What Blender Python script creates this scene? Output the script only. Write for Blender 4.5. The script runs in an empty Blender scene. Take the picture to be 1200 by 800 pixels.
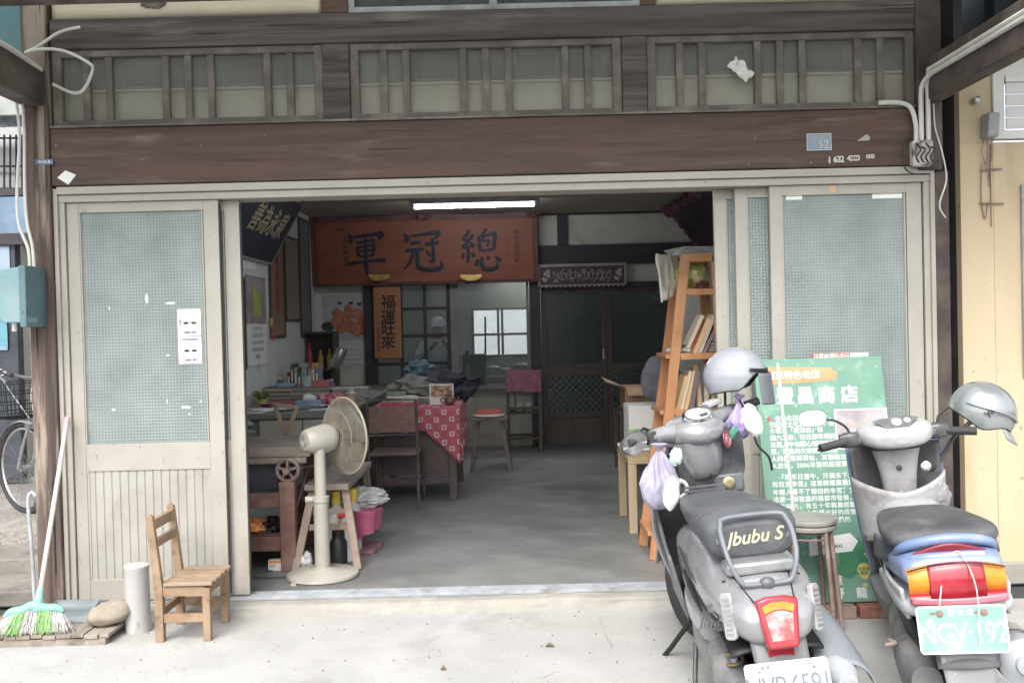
import bpy, math, random
from math import sin, cos, pi, radians
from mathutils import Vector, Matrix, Euler, noise
random.seed(7)
S = bpy.context.scene
COL = S.collection
# ---------------------------------------------------------------- camera
F_PX, PITCH, ROLL = 1130.0, radians(1.0), radians(1.4)
CAM = Vector((0, -5.02, 1.40))
fwd = Vector((0, cos(PITCH), -sin(PITCH)))
_r0 = Vector((1, 0, 0)); _u0 = _r0.cross(fwd)
rgt = cos(ROLL) * _r0 - sin(ROLL) * _u0
upv = sin(ROLL) * _r0 + cos(ROLL) * _u0
cam_d = bpy.data.cameras.new('camera'); cam = bpy.data.objects.new('camera', cam_d); COL.objects.link(cam)
cam_d.sensor_width = 36.0; cam_d.lens = 36.0 * F_PX / 1200.0
cam_d.clip_start = 0.05; cam_d.clip_end = 1000
mw = Matrix((rgt, upv, -fwd)).transposed().to_4x4(); mw.translation = CAM
cam.matrix_world = mw
S.camera = cam
# ---------------------------------------------------------------- light
SUN_EL, SUN_AZ = radians(50), radians(196)       # azimuth from +Y clockwise: high behind the camera
w = bpy.data.worlds.new('World'); S.world = w; w.use_nodes = True
nt = w.node_tree; bg = nt.nodes['Background']
sky = nt.nodes.new('ShaderNodeTexSky'); sky.sky_type = 'NISHITA'; sky.sun_disc = False
sky.sun_elevation = SUN_EL; sky.sun_rotation = SUN_AZ; sky.dust_density = 4.0; sky.air_density = 1.0
hs = nt.nodes.new('ShaderNodeHueSaturation'); hs.inputs['Saturation'].default_value = 0.35
nt.links.new(sky.outputs[0], hs.inputs['Color']); nt.links.new(hs.outputs[0], bg.inputs[0])
bg.inputs[1].default_value = 0.15
sd = bpy.data.lights.new('sun', 'SUN'); sd.energy = 1.0; sd.angle = radians(36); sd.color = (1, .97, .92)
so = bpy.data.objects.new('sun', sd); COL.objects.link(so)
sdir = Vector((sin(SUN_AZ) * cos(SUN_EL), cos(SUN_AZ) * cos(SUN_EL), sin(SUN_EL)))
so.rotation_euler = sdir.to_track_quat('Z', 'Y').to_euler(); so.location = sdir * 30
vs = S.view_settings; vs.view_transform = 'Standard'; vs.look = 'None'; vs.gamma = 1; vs.use_curve_mapping = False
vs.exposure = 1.28
S.cycles.max_bounces = 12; S.cycles.diffuse_bounces = 8; S.cycles.glossy_bounces = 4
S.cycles.transparent_max_bounces = 16; S.cycles.transmission_bounces = 6
S.cycles.use_denoising = True; S.cycles.caustics_reflective = False; S.cycles.caustics_refractive = False
S.cycles.sample_clamp_indirect = 6
# ---------------------------------------------------------------- helpers
def at(px, py, Y):
    d = fwd + rgt * ((px - 600) / F_PX) - upv * ((py - 400) / F_PX)
    return CAM + d * ((Y - CAM.y) / d.y)
def RX(a): return Matrix.Rotation(radians(a), 4, 'X')
def RY(a): return Matrix.Rotation(radians(a), 4, 'Y')
def RZ(a): return Matrix.Rotation(radians(a), 4, 'Z')
def T(*v): return Matrix.Translation(Vector(v if len(v) == 3 else v[0]))
def SC(x, y, z): return Matrix.Diagonal((x, y, z, 1))
FACE = RX(90)                                     # flat art: x right, y up, facing the street
STROKES = {
 '軍': [[(.10,.93,.02),(.16,.84,.05),(.13,.72,.035)],[(.17,.86,.02),(.5,.90,.03),(.86,.94,.045),(.90,.90,.05),(.80,.78,.012)],[(.27,.73,.03),(.55,.765,.025),(.74,.79,.035)],[(.30,.64,.03),(.31,.52,.035),(.33,.40,.03)],[(.30,.63,.02),(.55,.655,.025),(.70,.67,.04),(.69,.53,.035),(.665,.41,.03)],[(.35,.52,.02),(.66,.545,.022)],[(.34,.40,.025),(.66,.425,.025)],[(.06,.235,.045),(.35,.265,.03),(.70,.30,.028),(.97,.30,.05)],[(.51,.84,.03),(.50,.5,.035),(.50,.15,.045),(.52,-.06,.012)]],
 '冠': [[(.10,.92,.02),(.16,.82,.05),(.12,.72,.035)],[(.17,.85,.02),(.5,.89,.03),(.88,.93,.045),(.92,.89,.05),(.82,.77,.012)],[(.22,.69,.035),(.48,.715,.03)],[(.10,.51,.04),(.35,.535,.026),(.55,.55,.035)],[(.30,.52,.04),(.26,.35,.035),(.18,.20,.028),(.05,.08,.01)],[(.40,.52,.035),(.39,.30,.04),(.43,.11,.05),(.62,.05,.045),(.88,.06,.05),(.97,.13,.04),(.95,.27,.01)],[(.58,.655,.035),(.92,.70,.035)],[(.77,.80,.03),(.78,.5,.035),(.77,.24,.04),(.66,.28,.012)],[(.61,.50,.02),(.68,.42,.042),(.70,.37,.03)]],
 '總': [[(.25,.98,.03),(.19,.86,.035),(.10,.76,.03),(.22,.72,.02)],[(.34,.86,.03),(.22,.70,.03),(.08,.56,.03),(.32,.60,.025)],[(.27,.68,.02),(.33,.60,.04),(.35,.55,.025)],[(.21,.57,.035),(.21,.35,.035),(.19,.18,.02)],[(.11,.43,.02),(.06,.30,.04)],[(.31,.44,.03),(.35,.32,.04)],[(.66,1.0,.03),(.60,.90,.03),(.54,.84,.012)],[(.48,.82,.03),(.49,.62,.035),(.50,.46,.03)],[(.48,.81,.02),(.70,.85,.025),(.86,.87,.04),(.85,.68,.035),(.83,.48,.03)],[(.60,.80,.025),(.56,.70,.02),(.72,.72,.02),(.66,.58,.02)],[(.51,.47,.025),(.82,.50,.025)],[(.44,.28,.02),(.41,.18,.045),(.40,.10,.03)],[(.54,.33,.03),(.53,.16,.04),(.60,.04,.05),(.80,.03,.045),(.90,.09,.03),(.88,.2,.01)],[(.66,.34,.02),(.72,.26,.045)],[(.86,.34,.02),(.95,.24,.05),(.97,.19,.03)]]}
class MB:
    def __init__(s): s.v = []; s.f = []; s.m = []; s.mi = 0
    def add(s, vs, fs, M=None):
        o = len(s.v)
        for p in vs:
            p = Vector(p); s.v.append(M @ p if M is not None else p)
        for f in fs: s.f.append([i + o for i in f]); s.m.append(s.mi)
        return s
    def box(s, a, b, M=None):
        (x0, y0, z0), (x1, y1, z1) = tuple(map(min, a, b)), tuple(map(max, a, b))
        vs = [(x0,y0,z0),(x1,y0,z0),(x1,y1,z0),(x0,y1,z0),(x0,y0,z1),(x1,y0,z1),(x1,y1,z1),(x0,y1,z1)]
        return s.add(vs, [(0,3,2,1),(4,5,6,7),(0,1,5,4),(1,2,6,5),(2,3,7,6),(3,0,4,7)], M)
    def bar(s, p0, p1, w, h=None, up=(0,0,1), w1=None, h1=None):
        p0, p1 = Vector(p0), Vector(p1); h = h or w; w1 = w1 or w; h1 = h1 or h
        d = (p1 - p0).normalized(); u = Vector(up)
        if abs(d.dot(u)) > .98: u = Vector((0, 1, 0))
        x = d.cross(u).normalized(); y = x.cross(d)
        vs = [p0+x*a*w/2+y*b*h/2 for a, b in ((-1,-1),(1,-1),(1,1),(-1,1))] + [p1+x*a*w1/2+y*b*h1/2 for a, b in ((-1,-1),(1,-1),(1,1),(-1,1))]
        return s.add(vs, [(0,1,2,3),(7,6,5,4),(0,4,5,1),(1,5,6,2),(2,6,7,3),(3,7,4,0)])
    def tube(s, pts, r, n=8, closed=False, M=None, smooth=0, caps=True):
        pts = [Vector(p) for p in pts]
        rs = list(r) if isinstance(r, (list, tuple)) else [r] * len(pts)
        if smooth:
            q, rr = [], []; N = len(pts)
            for i in range(N if closed else N - 1):
                a, b, c, d = (pts[(i-1) % N], pts[i], pts[(i+1) % N], pts[(i+2) % N]) if closed else (pts[max(i-1,0)], pts[i], pts[i+1], pts[min(i+2,N-1)])
                for k in range(smooth):
                    t = k / smooth
                    q.append(.5*((2*b)+(c-a)*t+(2*a-5*b+4*c-d)*t*t+(3*b-a-3*c+d)*t**3)); rr.append(rs[i]*(1-t)+rs[(i+1) % N]*t)
            if not closed: q.append(pts[-1]); rr.append(rs[-1])
            pts, rs = q, rr
        N = len(pts); vs = []; nrm = None
        for i, p in enumerate(pts):
            d = (pts[(i+1) % N] - pts[i-1]) if closed else (pts[min(i+1,N-1)] - pts[max(i-1,0)])
            if d.length < 1e-9: d = Vector((0,0,1))
            d.normalize()
            if nrm is None: nrm = d.orthogonal().normalized()
            nrm = nrm - d * nrm.dot(d)
            nrm = nrm.normalized() if nrm.length > 1e-6 else d.orthogonal().normalized()
            b = d.cross(nrm)
            for k in range(n):
                a = 2*pi*k/n; vs.append(p + (nrm*cos(a) + b*sin(a))*rs[i])
        fs = []
        for i in range(N if closed else N-1):
            for k in range(n):
                fs.append((i*n+k, i*n+(k+1) % n, ((i+1) % N)*n+(k+1) % n, ((i+1) % N)*n+k))
        if not closed and caps:
            fs.append(tuple(range(n))[::-1]); fs.append(tuple((N-1)*n+k for k in range(n)))
        return s.add(vs, fs, M)
    def cyl(s, p0, p1, r, n=20, r1=None):
        return s.tube([p0, p1], [r, r1 if r1 is not None else r], n)
    def lathe(s, prof, M=None, n=28, a0=0, a1=2*pi):
        full = abs(a1-a0-2*pi) < 1e-6; m = n if full else n+1; vs = []
        for r, z in prof:
            for k in range(m):
                a = a0+(a1-a0)*k/n; vs.append((r*cos(a), r*sin(a), z))
        fs = []
        for i in range(len(prof)-1):
            for k in range(n):
                fs.append((i*m+k, i*m+(k+1) % m, (i+1)*m+(k+1) % m, (i+1)*m+k))
        if full:
            if prof[0][0] > 1e-6: fs.append(tuple(range(m))[::-1])
            if prof[-1][0] > 1e-6: fs.append(tuple((len(prof)-1)*m+k for k in range(m)))
        return s.add(vs, fs, M)
    def ell(s, c, r, M=None, n=20, m=12, jit=0, js=3.0):
        vs = []; fs = []
        for i in range(m+1):
            t = pi*i/m
            for k in range(n):
                a = 2*pi*k/n; d = Vector((sin(t)*cos(a), sin(t)*sin(a), cos(t))); q = 1.0
                if jit: q += jit*noise.noise(d*js+Vector(c)*7) + jit*.5*noise.noise(d*js*2.3)
                vs.append((c[0]+r[0]*d.x*q, c[1]+r[1]*d.y*q, c[2]+r[2]*d.z*q))
        for i in range(m):
            for k in range(n): fs.append((i*n+k, (i+1)*n+k, (i+1)*n+(k+1) % n, i*n+(k+1) % n))
        return s.add(vs, fs, M)
    def prism(s, out, d, M=None):                 # outline in x,y extruded to z = d
        n = len(out); vs = [(x, y, 0) for x, y in out] + [(x, y, d) for x, y in out]
        fs = [tuple(range(n))[::-1], tuple(range(n, 2*n))] + [(i, (i+1) % n, n+(i+1) % n, n+i) for i in range(n)]
        return s.add(vs, fs, M)
    def loft(s, secs, n=32, sub=4, M=None, cap=True):
        # sections (y, cx, cz, hw, hh_up, hh_down, exponent): super-ellipses across y
        secs = [tuple(t) for t in secs]; q = []; N = len(secs)
        for i in range(N-1):
            a, b, c, d = secs[max(i-1,0)], secs[i], secs[i+1], secs[min(i+2,N-1)]
            for k in range(sub):
                t = k/sub
                q.append(tuple(.5*((2*B)+(Cc-A)*t+(2*A-5*B+4*Cc-D)*t*t+(3*B-A-3*Cc+D)*t**3) for A, B, Cc, D in zip(a, b, c, d)))
        q.append(secs[-1]); vs = []
        for y, cx, cz, hw, hu, hd, e in q:
            for k in range(n):
                a = 2*pi*k/n; ca, sa = cos(a), sin(a)
                x = math.copysign(abs(ca)**(2/e), ca)*max(hw,.001); z = math.copysign(abs(sa)**(2/e), sa)*max(hu if sa > 0 else hd,.001)
                vs.append((cx+x, y, cz+z))
        fs = [(i*n+k, i*n+(k+1) % n, (i+1)*n+(k+1) % n, (i+1)*n+k) for i in range(len(q)-1) for k in range(n)]
        if cap: fs += [tuple(range(n)), tuple((len(q)-1)*n+k for k in range(n))[::-1]]
        return s.add(vs, fs, M)
    def grid(s, fn, nu, nv, M=None):
        vs = [fn(i/nu, j/nv) for i in range(nu+1) for j in range(nv+1)]
        return s.add(vs, [(i*(nv+1)+j, (i+1)*(nv+1)+j, (i+1)*(nv+1)+j+1, i*(nv+1)+j+1) for i in range(nu) for j in range(nv)], M)
    def brush(s, ch, size, M, wt=1.3):             # a brush-written character, centred
        for st_ in STROKES[ch]:
            s.tube([((x-.5)*size, (y-.45)*size, 0) for x, y, r in st_], [r*size*wt for x, y, r in st_], 8, M=M @ SC(1, 1, .09), smooth=5)
        return s
    def text(s, body, size, M, bold=0.0, ext=.0006, ax='CENTER', sp=1.0, line=1.0, shear=0):
        c = bpy.data.curves.new('t', 'FONT'); c.body = body; c.size = size; c.extrude = ext
        c.align_x = ax; c.align_y = 'CENTER'; c.space_character = sp; c.space_line = line; c.shear = shear; c.resolution_u = 3
        o = bpy.data.objects.new('t', c); COL.objects.link(o)
        me = bpy.data.meshes.new_from_object(o.evaluated_get(bpy.context.evaluated_depsgraph_get()))
        b = bold*size; fs = [tuple(p.vertices) for p in me.polygons]
        for k, (dx, dy) in enumerate(((0, 0), (b, b*.4), (-b, -b*.4), (b*.3, -b), (-b*.3, b)) if bold > .011 else (((b, 0), (-b, 0)) if bold else ((0, 0),))):
            s.add([v.co+Vector((dx, dy, k*.00006)) for v in me.vertices], fs, M)
        bpy.data.objects.remove(o); bpy.data.curves.remove(c); bpy.data.meshes.remove(me)
        return s
ROOT = {}
def mesh_obj(name, mb, mats, Minv, smooth=True, bevel=0, solid=0, subd=0, angle=38):
    me = bpy.data.meshes.new(name)
    me.from_pydata([tuple(Minv @ p) for p in mb.v], [], mb.f)
    mats = mats if isinstance(mats, (list, tuple)) else [mats]
    for m in mats: me.materials.append(m)
    if len(mats) > 1: me.polygons.foreach_set('material_index', mb.m)
    me.update()
    if smooth:
        me.polygons.foreach_set('use_smooth', [True]*len(me.polygons)); me.set_sharp_from_angle(angle=radians(angle))
    o = bpy.data.objects.new(name, me); COL.objects.link(o)
    if solid:
        md = o.modifiers.new('solid', 'SOLIDIFY'); md.thickness = solid; md.offset = 0
    if bevel:
        md = o.modifiers.new('bevel', 'BEVEL'); md.width = bevel; md.segments = 2; md.limit_method = 'ANGLE'; md.angle_limit = radians(40)
    if subd:
        md = o.modifiers.new('sub', 'SUBSURF'); md.levels = subd; md.render_levels = subd
    return o
def tag(o, label=None, cat=None, group=None, kind=None):
    if label: o['label'] = label
    if cat: o['category'] = cat
    if group: o['group'] = group
    if kind: o['kind'] = kind
    return o
def thing(name, label, cat, loc=(0,0,0), rot=None, group=None, kind='thing', local=False):
    o = bpy.data.objects.new(name, None); COL.objects.link(o); o.empty_display_size = .1
    M = T(Vector(loc)) @ (rot if rot is not None else Matrix())
    o.matrix_world = M
    ROOT[o.name] = Matrix() if local else M.inverted()
    return tag(o, label, cat, group, kind)
def part(name, mb, mats, parent, label=None, **k):
    o = mesh_obj(name, mb, mats, ROOT[parent.name], **k); o.parent = parent; ROOT[o.name] = ROOT[parent.name]
    if label: o['label'] = label
    return o
def single(name, mb, mats, label, cat, group=None, kind='thing', **k):
    xs, ys, zs = zip(*[tuple(p) for p in mb.v])
    loc = Vector(((min(xs)+max(xs))/2, (min(ys)+max(ys))/2, min(zs)))
    o = mesh_obj(name, mb, mats, T(-loc), **k); o.location = loc
    ROOT[o.name] = T(-loc)
    return tag(o, label, cat, group, kind)
def struct(name, mb, mats, **k):
    o = mesh_obj(name, mb, mats, Matrix(), **k); o['kind'] = 'structure'; return o
def copy_thing(root, loc, rot, label, group=None):
    c = root.copy(); COL.objects.link(c); c.matrix_world = T(Vector(loc)) @ rot
    tag(c, label, None, group)
    def rec(a, b):
        for ch in a.children:
            d = ch.copy(); COL.objects.link(d); d.parent = b; rec(ch, d)
    rec(root, c); return c
# ---------------------------------------------------------------- materials
def mat(name, c1, c2=None, rough=.6, scale=6, st=(1,1,1), lo=.35, hi=.65, metal=0, bump=0, bscale=None, bst=None, dirt=None, ds=2.2, dlo=.5, dhi=.75, dst=(1,1,1), coat=0, spec=.5, rvar=.12, speck=None, transl=0, crack=None, edges=None):
    m = bpy.data.materials.new(name); m.use_nodes = True; n = m.node_tree; L = n.links; P = n.nodes['Principled BSDF']
    N = lambda t: n.nodes.new(t)
    tc = N('ShaderNodeTexCoord')
    def noise_(sc, stv, det=6):
        mp = N('ShaderNodeMapping'); mp.inputs['Scale'].default_value = stv; L.new(tc.outputs['Object'], mp.inputs[0])
        q = N('ShaderNodeTexNoise'); q.inputs['Scale'].default_value = sc; q.inputs['Detail'].default_value = det; q.inputs['Roughness'].default_value = .62
        L.new(mp.outputs[0], q.inputs['Vector']); return q.outputs['Fac']
    def rng(f, a, b):
        r = N('ShaderNodeMapRange'); r.interpolation_type = 'SMOOTHSTEP'; r.inputs['From Min'].default_value = a; r.inputs['From Max'].default_value = b; L.new(f, r.inputs[0]); return r.outputs[0]
    def mix(f, a, b):
        x = N('ShaderNodeMix'); x.data_type = 'RGBA'; L.new(f, x.inputs[0])
        for i, cc in ((6, a), (7, b)):
            if isinstance(cc, tuple): x.inputs[i].default_value = (*cc, 1)
            else: L.new(cc, x.inputs[i])
        return x.outputs[2]
    c2 = c2 or tuple(min(1, c*1.22) for c in c1)
    f1 = noise_(scale, st); col = mix(rng(f1, lo, hi), c1, c2)
    if dirt: col = mix(rng(noise_(ds, dst, 8), dlo, dhi), col, dirt)
    if speck:
        sc_, sz, cc = speck; col = mix(rng(noise_(sc_, (1,1,1), 2), sz, sz+.03), col, cc)
    if crack:                                      # (scale, stretch, threshold, colour): thin drying splits or scratches
        col = mix(rng(noise_(crack[0], crack[1], 2), crack[2], crack[2]+.02), col, crack[3])
    if edges:                                      # (scale, width, colour): hairline cracks, broken up by noise
        vo = N('ShaderNodeTexVoronoi'); vo.feature = 'DISTANCE_TO_EDGE'; vo.inputs['Scale'].default_value = edges[0]
        ad = N('ShaderNodeVectorMath'); ad.operation = 'ADD'; nz = N('ShaderNodeTexNoise'); nz.inputs['Scale'].default_value = 2.2; nz.inputs['Detail'].default_value = 8
        L.new(tc.outputs['Object'], nz.inputs[0]); sc2 = N('ShaderNodeVectorMath'); sc2.operation = 'SCALE'; sc2.inputs['Scale'].default_value = .22; L.new(nz.outputs['Color'], sc2.inputs[0])
        L.new(tc.outputs['Object'], ad.inputs[0]); L.new(sc2.outputs[0], ad.inputs[1]); L.new(ad.outputs[0], vo.inputs['Vector'])
        e1 = rng(vo.outputs[0], edges[1], 0); e2 = rng(noise_(.9, (1,1,1), 3), .5, .62)
        mu = N('ShaderNodeMath'); mu.operation = 'MULTIPLY'; L.new(e1, mu.inputs[0]); L.new(e2, mu.inputs[1]); col = mix(mu.outputs[0], col, edges[2])
    L.new(col, P.inputs['Base Color'])
    P.inputs['Roughness'].default_value = rough; P.inputs['Metallic'].default_value = metal; P.inputs['Specular IOR Level'].default_value = spec
    if rvar:
        r = N('ShaderNodeMapRange'); L.new(f1, r.inputs[0]); r.inputs['To Min'].default_value = max(.02, rough-rvar); r.inputs['To Max'].default_value = min(1, rough+rvar); r.inputs['From Min'].default_value = .3; r.inputs['From Max'].default_value = .7
        L.new(r.outputs[0], P.inputs['Roughness'])
    if coat: P.inputs['Coat Weight'].default_value = coat; P.inputs['Coat Roughness'].default_value = .08
    if bump:
        b = N('ShaderNodeBump'); b.inputs['Strength'].default_value = 1; b.inputs['Distance'].default_value = bump
        L.new(noise_(bscale or scale*4, bst or st, 6), b.inputs['Height']); L.new(b.outputs[0], P.inputs['Normal'])
    if transl:
        tr = N('ShaderNodeBsdfTranslucent'); ms = N('ShaderNodeMixShader'); ms.inputs[0].default_value = transl
        L.new(col, tr.inputs[0]); L.new(P.outputs[0], ms.inputs[1]); L.new(tr.outputs[0], ms.inputs[2]); L.new(ms.outputs[0], n.nodes['Material Output'].inputs[0])
    return m
def glass(name, tint=(.85,.9,.9), film=(.5,.55,.55), opac=.15, rough=.05, grid=None, gcol=None, flat=0):
    # a pane: partly see-through, a film on it and a fresnel reflection; grid = cast pattern pitch
    m = bpy.data.materials.new(name); m.use_nodes = True; n = m.node_tree; L = n.links; N = lambda t: n.nodes.new(t)
    P = n.nodes['Principled BSDF']; P.inputs['Base Color'].default_value = (*film, 1); P.inputs['Roughness'].default_value = rough
    tr = N('ShaderNodeBsdfTransparent'); tr.inputs[0].default_value = (*tint, 1)
    ms = N('ShaderNodeMixShader'); tc = N('ShaderNodeTexCoord')
    no = N('ShaderNodeTexNoise'); no.inputs['Scale'].default_value = 3.5; no.inputs['Detail'].default_value = 7; L.new(tc.outputs['Object'], no.inputs[0])
    mr = N('ShaderNodeMapRange'); L.new(no.outputs[0], mr.inputs[0]); mr.inputs['From Min'].default_value = .3; mr.inputs['From Max'].default_value = .7
    dv = .06 if flat else .22; no.inputs['Detail'].default_value = 3 if flat else 7; mr.inputs['To Min'].default_value = opac*(1-dv); mr.inputs['To Max'].default_value = min(1, opac*(1+dv))
    fr = N('ShaderNodeFresnel'); fr.inputs[0].default_value = 1.45
    mx = N('ShaderNodeMath'); mx.operation = 'MAXIMUM'; L.new(mr.outputs[0], mx.inputs[0]); L.new(fr.outputs[0], mx.inputs[1])
    fac = mx.outputs[0]
    if grid:
        sp = N('ShaderNodeSeparateXYZ'); L.new(tc.outputs['Object'], sp.inputs[0]); hs_ = []
        for ax in ('X', 'Z'):
            a = N('ShaderNodeMath'); a.operation = 'MULTIPLY'; a.inputs[1].default_value = pi/grid; L.new(sp.outputs[ax], a.inputs[0])
            b = N('ShaderNodeMath'); b.operation = 'SINE'; L.new(a.outputs[0], b.inputs[0])
            c = N('ShaderNodeMath'); c.operation = 'ABSOLUTE'; L.new(b.outputs[0], c.inputs[0]); hs_.append(c.outputs[0])
        mn = N('ShaderNodeMath'); mn.operation = 'MULTIPLY'; L.new(hs_[0], mn.inputs[0]); L.new(hs_[1], mn.inputs[1])
        bp = N('ShaderNodeBump'); bp.inputs['Strength'].default_value = 1; bp.inputs['Distance'].default_value = .0025; L.new(mn.outputs[0], bp.inputs['Height'])
        L.new(bp.outputs[0], P.inputs['Normal'])
        cm = N('ShaderNodeMix'); cm.data_type = 'RGBA'; L.new(mn.outputs[0], cm.inputs[0])
        cm.inputs[6].default_value = (*gcol, 1); cm.inputs[7].default_value = (*film, 1); L.new(cm.outputs[2], P.inputs['Base Color'])
        P.inputs['Specular IOR Level'].default_value = .6
    L.new(fac, ms.inputs[0]); L.new(tr.outputs[0], ms.inputs[1]); L.new(P.outputs[0], ms.inputs[2])
    L.new(ms.outputs[0], n.nodes['Material Output'].inputs[0]); return m
X_, Z_, Y_ = (.12, 1, 1), (1, 1, .1), (1, .1, 1)
M = {}
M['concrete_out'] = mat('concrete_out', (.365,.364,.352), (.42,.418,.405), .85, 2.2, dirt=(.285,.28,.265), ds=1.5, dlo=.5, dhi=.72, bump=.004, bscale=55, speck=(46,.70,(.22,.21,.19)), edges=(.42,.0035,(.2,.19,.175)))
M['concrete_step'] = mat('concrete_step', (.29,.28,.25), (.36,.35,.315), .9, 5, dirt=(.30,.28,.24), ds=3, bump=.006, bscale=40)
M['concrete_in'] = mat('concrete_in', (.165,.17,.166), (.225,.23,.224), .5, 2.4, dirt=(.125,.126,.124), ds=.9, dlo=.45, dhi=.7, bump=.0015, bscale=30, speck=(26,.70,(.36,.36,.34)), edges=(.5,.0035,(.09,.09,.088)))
M['asphalt'] = mat('asphalt', (.05,.05,.052), (.07,.07,.07), .9, 30)
M['alu'] = mat('alu', (.335,.318,.278), (.38,.362,.32), .45, 3, speck=(34,.72,(.27,.23,.18)), crack=(46,(1,1,.4),.70,(.27,.235,.19)), dirt=(.30,.265,.21), ds=4, dlo=.56, dhi=.8, bump=.0004, bscale=60, dst=(1,1,.35))
M['alu_dim'] = mat('alu_dim', (.335,.322,.29), (.38,.366,.332), .5, 3, dirt=(.27,.245,.2), ds=4)
M['rubber'] = mat('rubber', (.03,.03,.03), (.05,.05,.05), .75, 8)
M['beam'] = mat('beam', (.052,.028,.021), (.098,.056,.043), .6, 24, st=(.06,1,1), lo=.34, hi=.66, dirt=(.16,.118,.095), ds=9, dlo=.55, dhi=.75, dst=(.16,1,1), crack=(55,(.02,1,1),.665,(.018,.012,.01)), bump=.004, bscale=60, bst=(.03,1,1), speck=(60,.74,(.3,.27,.24)))
M['beam_grey'] = mat('beam_grey', (.042,.033,.034), (.115,.098,.09), .75, 26, st=(.035,1,1), lo=.34, hi=.66, dirt=(.19,.165,.15), ds=9, dlo=.52, dhi=.74, dst=(.16,1,1), crack=(55,(.02,1,1),.66,(.016,.013,.012)), bump=.004, bscale=60, bst=(.03,1,1))
M['post'] = mat('post', (.055,.04,.034), (.13,.095,.08), .85, 24, st=(1,1,.04), lo=.36, hi=.64, dirt=(.30,.25,.20), ds=6, dlo=.47, dhi=.60, dst=(1.6,1.6,.16), crack=(50,(1,1,.02),.655,(.02,.015,.012)), bump=.004, bscale=50, bst=(1,1,.04))
M['post_dark'] = mat('post_dark', (.045,.034,.03), (.10,.078,.068), .8, 20, st=(.3,.3,.3), dirt=(.17,.145,.13), ds=5, dst=(.6,.3,.3), bump=.003, bscale=30)
M['sash'] = mat('sash', (.11,.095,.085), (.17,.15,.135), .8, 6, dirt=(.24,.22,.2), ds=6, bump=.001, bscale=30)
M['cream_plaster'] = mat('cream_plaster', (.55,.49,.38), (.62,.56,.45), .9, 3, dirt=(.35,.3,.22), ds=5, dlo=.58, dhi=.85, bump=.002)
M['plaster_in'] = mat('plaster_in', (.70,.70,.64), (.76,.76,.70), .9, 2, dirt=(.5,.5,.44), ds=2, bump=.001)
M['wall_left'] = mat('wall_left', (.62,.65,.62), (.68,.71,.68), .8, 2, dirt=(.33,.35,.32), ds=2)
M['wainscot'] = mat('wainscot', (.54,.50,.42), (.6,.56,.48), .8, 2, dirt=(.36,.33,.27), ds=2)
M['ceiling'] = mat('ceiling', (.40,.36,.31), (.46,.42,.36), .8, 3, st=(.2,1,1))
M['timber_in'] = mat('timber_in', (.045,.041,.05), (.07,.064,.075), .6, 6, st=X_)
M['timber_in2'] = mat('timber_in2', (.07,.057,.051), (.11,.092,.08), .55, 7, st=Z_, bump=.001)
M['rib_glass'] = glass('rib_glass', (.84,.90,.89), (.45,.51,.495), .56, .3, .0165, (.31,.365,.36))
M['old_glass'] = glass('old_glass', (.95,.95,.92), (.46,.46,.44), .22, .2)
M['pane'] = glass('pane', (.85,.88,.88), (.42,.46,.48), .2, .06, flat=1)  # film paled to imitate sky reflected in the partition windows
M['dark_pane'] = glass('dark_pane', (.30,.36,.36), (.075,.098,.098), .6, .2, flat=1)
M['frost'] = glass('frost', (.97,.98,1), (.7,.72,.75), .12, .3, flat=1)
M['white'] = mat('white', (.74,.74,.72), (.8,.8,.78), .55, 4, dirt=(.6,.58,.54), ds=4, dlo=.6, dhi=.85)
M['paper'] = mat('paper', (.72,.72,.69), (.78,.78,.75), .85, 5)
M['ink'] = mat('ink', (.02,.02,.025), (.03,.03,.035), .6)
M['reflection_beige'] = mat('reflection_beige', (.74,.72,.62), (.82,.80,.7), .9, 3)
M['gold'] = mat('gold', (.62,.42,.12), (.75,.55,.2), .35, 20, metal=.8)
M['gold_paint'] = mat('gold_paint', (.40,.33,.2), (.52,.44,.28), .5, 20)
M['steel'] = mat('steel', (.42,.42,.43), (.55,.55,.56), .35, 12, metal=.9)
M['grey_metal'] = mat('grey_metal', (.30,.32,.34), (.38,.40,.42), .45, 8, dirt=(.22,.2,.18), ds=6)
M['rust'] = mat('rust', (.17,.11,.085), (.26,.19,.16), .7, 14, dirt=(.33,.30,.28), ds=9, bump=.0006, bscale=90)
M['cable'] = mat('cable', (.55,.55,.52), (.62,.62,.58), .5, 6)
M['black'] = mat('black', (.012,.012,.014), (.02,.02,.022), .5, 8)
M['dark_plastic'] = mat('dark_plastic', (.045,.047,.05), (.07,.073,.077), .42, 9, dirt=(.14,.14,.14), ds=5, dlo=.5, dhi=.8)
# ================================================================ setting
struct('ground', MB().grid(lambda u, v: ((u-.5)*400, (v-.5)*400, -.075), 2, 2), M['asphalt'], smooth=False)
struct('apron', MB().box((-9, -5.6, -.25), (9, -.118, -.06)), M['concrete_out'], smooth=False)
def rough_step(u, v):
    x = -2.36+u*4.62
    j = noise.noise((x*2.1, v*3, 0))*.008+noise.noise((x*9, v*5, 2))*.004
    prof = [(-.02, -.002), (-.07, -.003), (-.10, -.006), (-.115, -.016), (-.124, -.035), (-.135, -.062)]
    k = v*(len(prof)-1); i = min(int(k), len(prof)-2); t = k-i
    y = prof[i][0]*(1-t)+prof[i+1][0]*t; z = prof[i][1]*(1-t)+prof[i+1][1]*t
    return (x, y+j*(1 if v > .3 else 0), z+j*.5)
struct('threshold_step', MB().grid(rough_step, 160, 15), M['concrete_step'])
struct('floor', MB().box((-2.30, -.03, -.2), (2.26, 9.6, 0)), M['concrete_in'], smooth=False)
cb_ = MB(); SX, SY0, SY1 = 1.9, 1.3, 3.5        # unseen opening added through ceiling and roof to brighten the room
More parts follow.
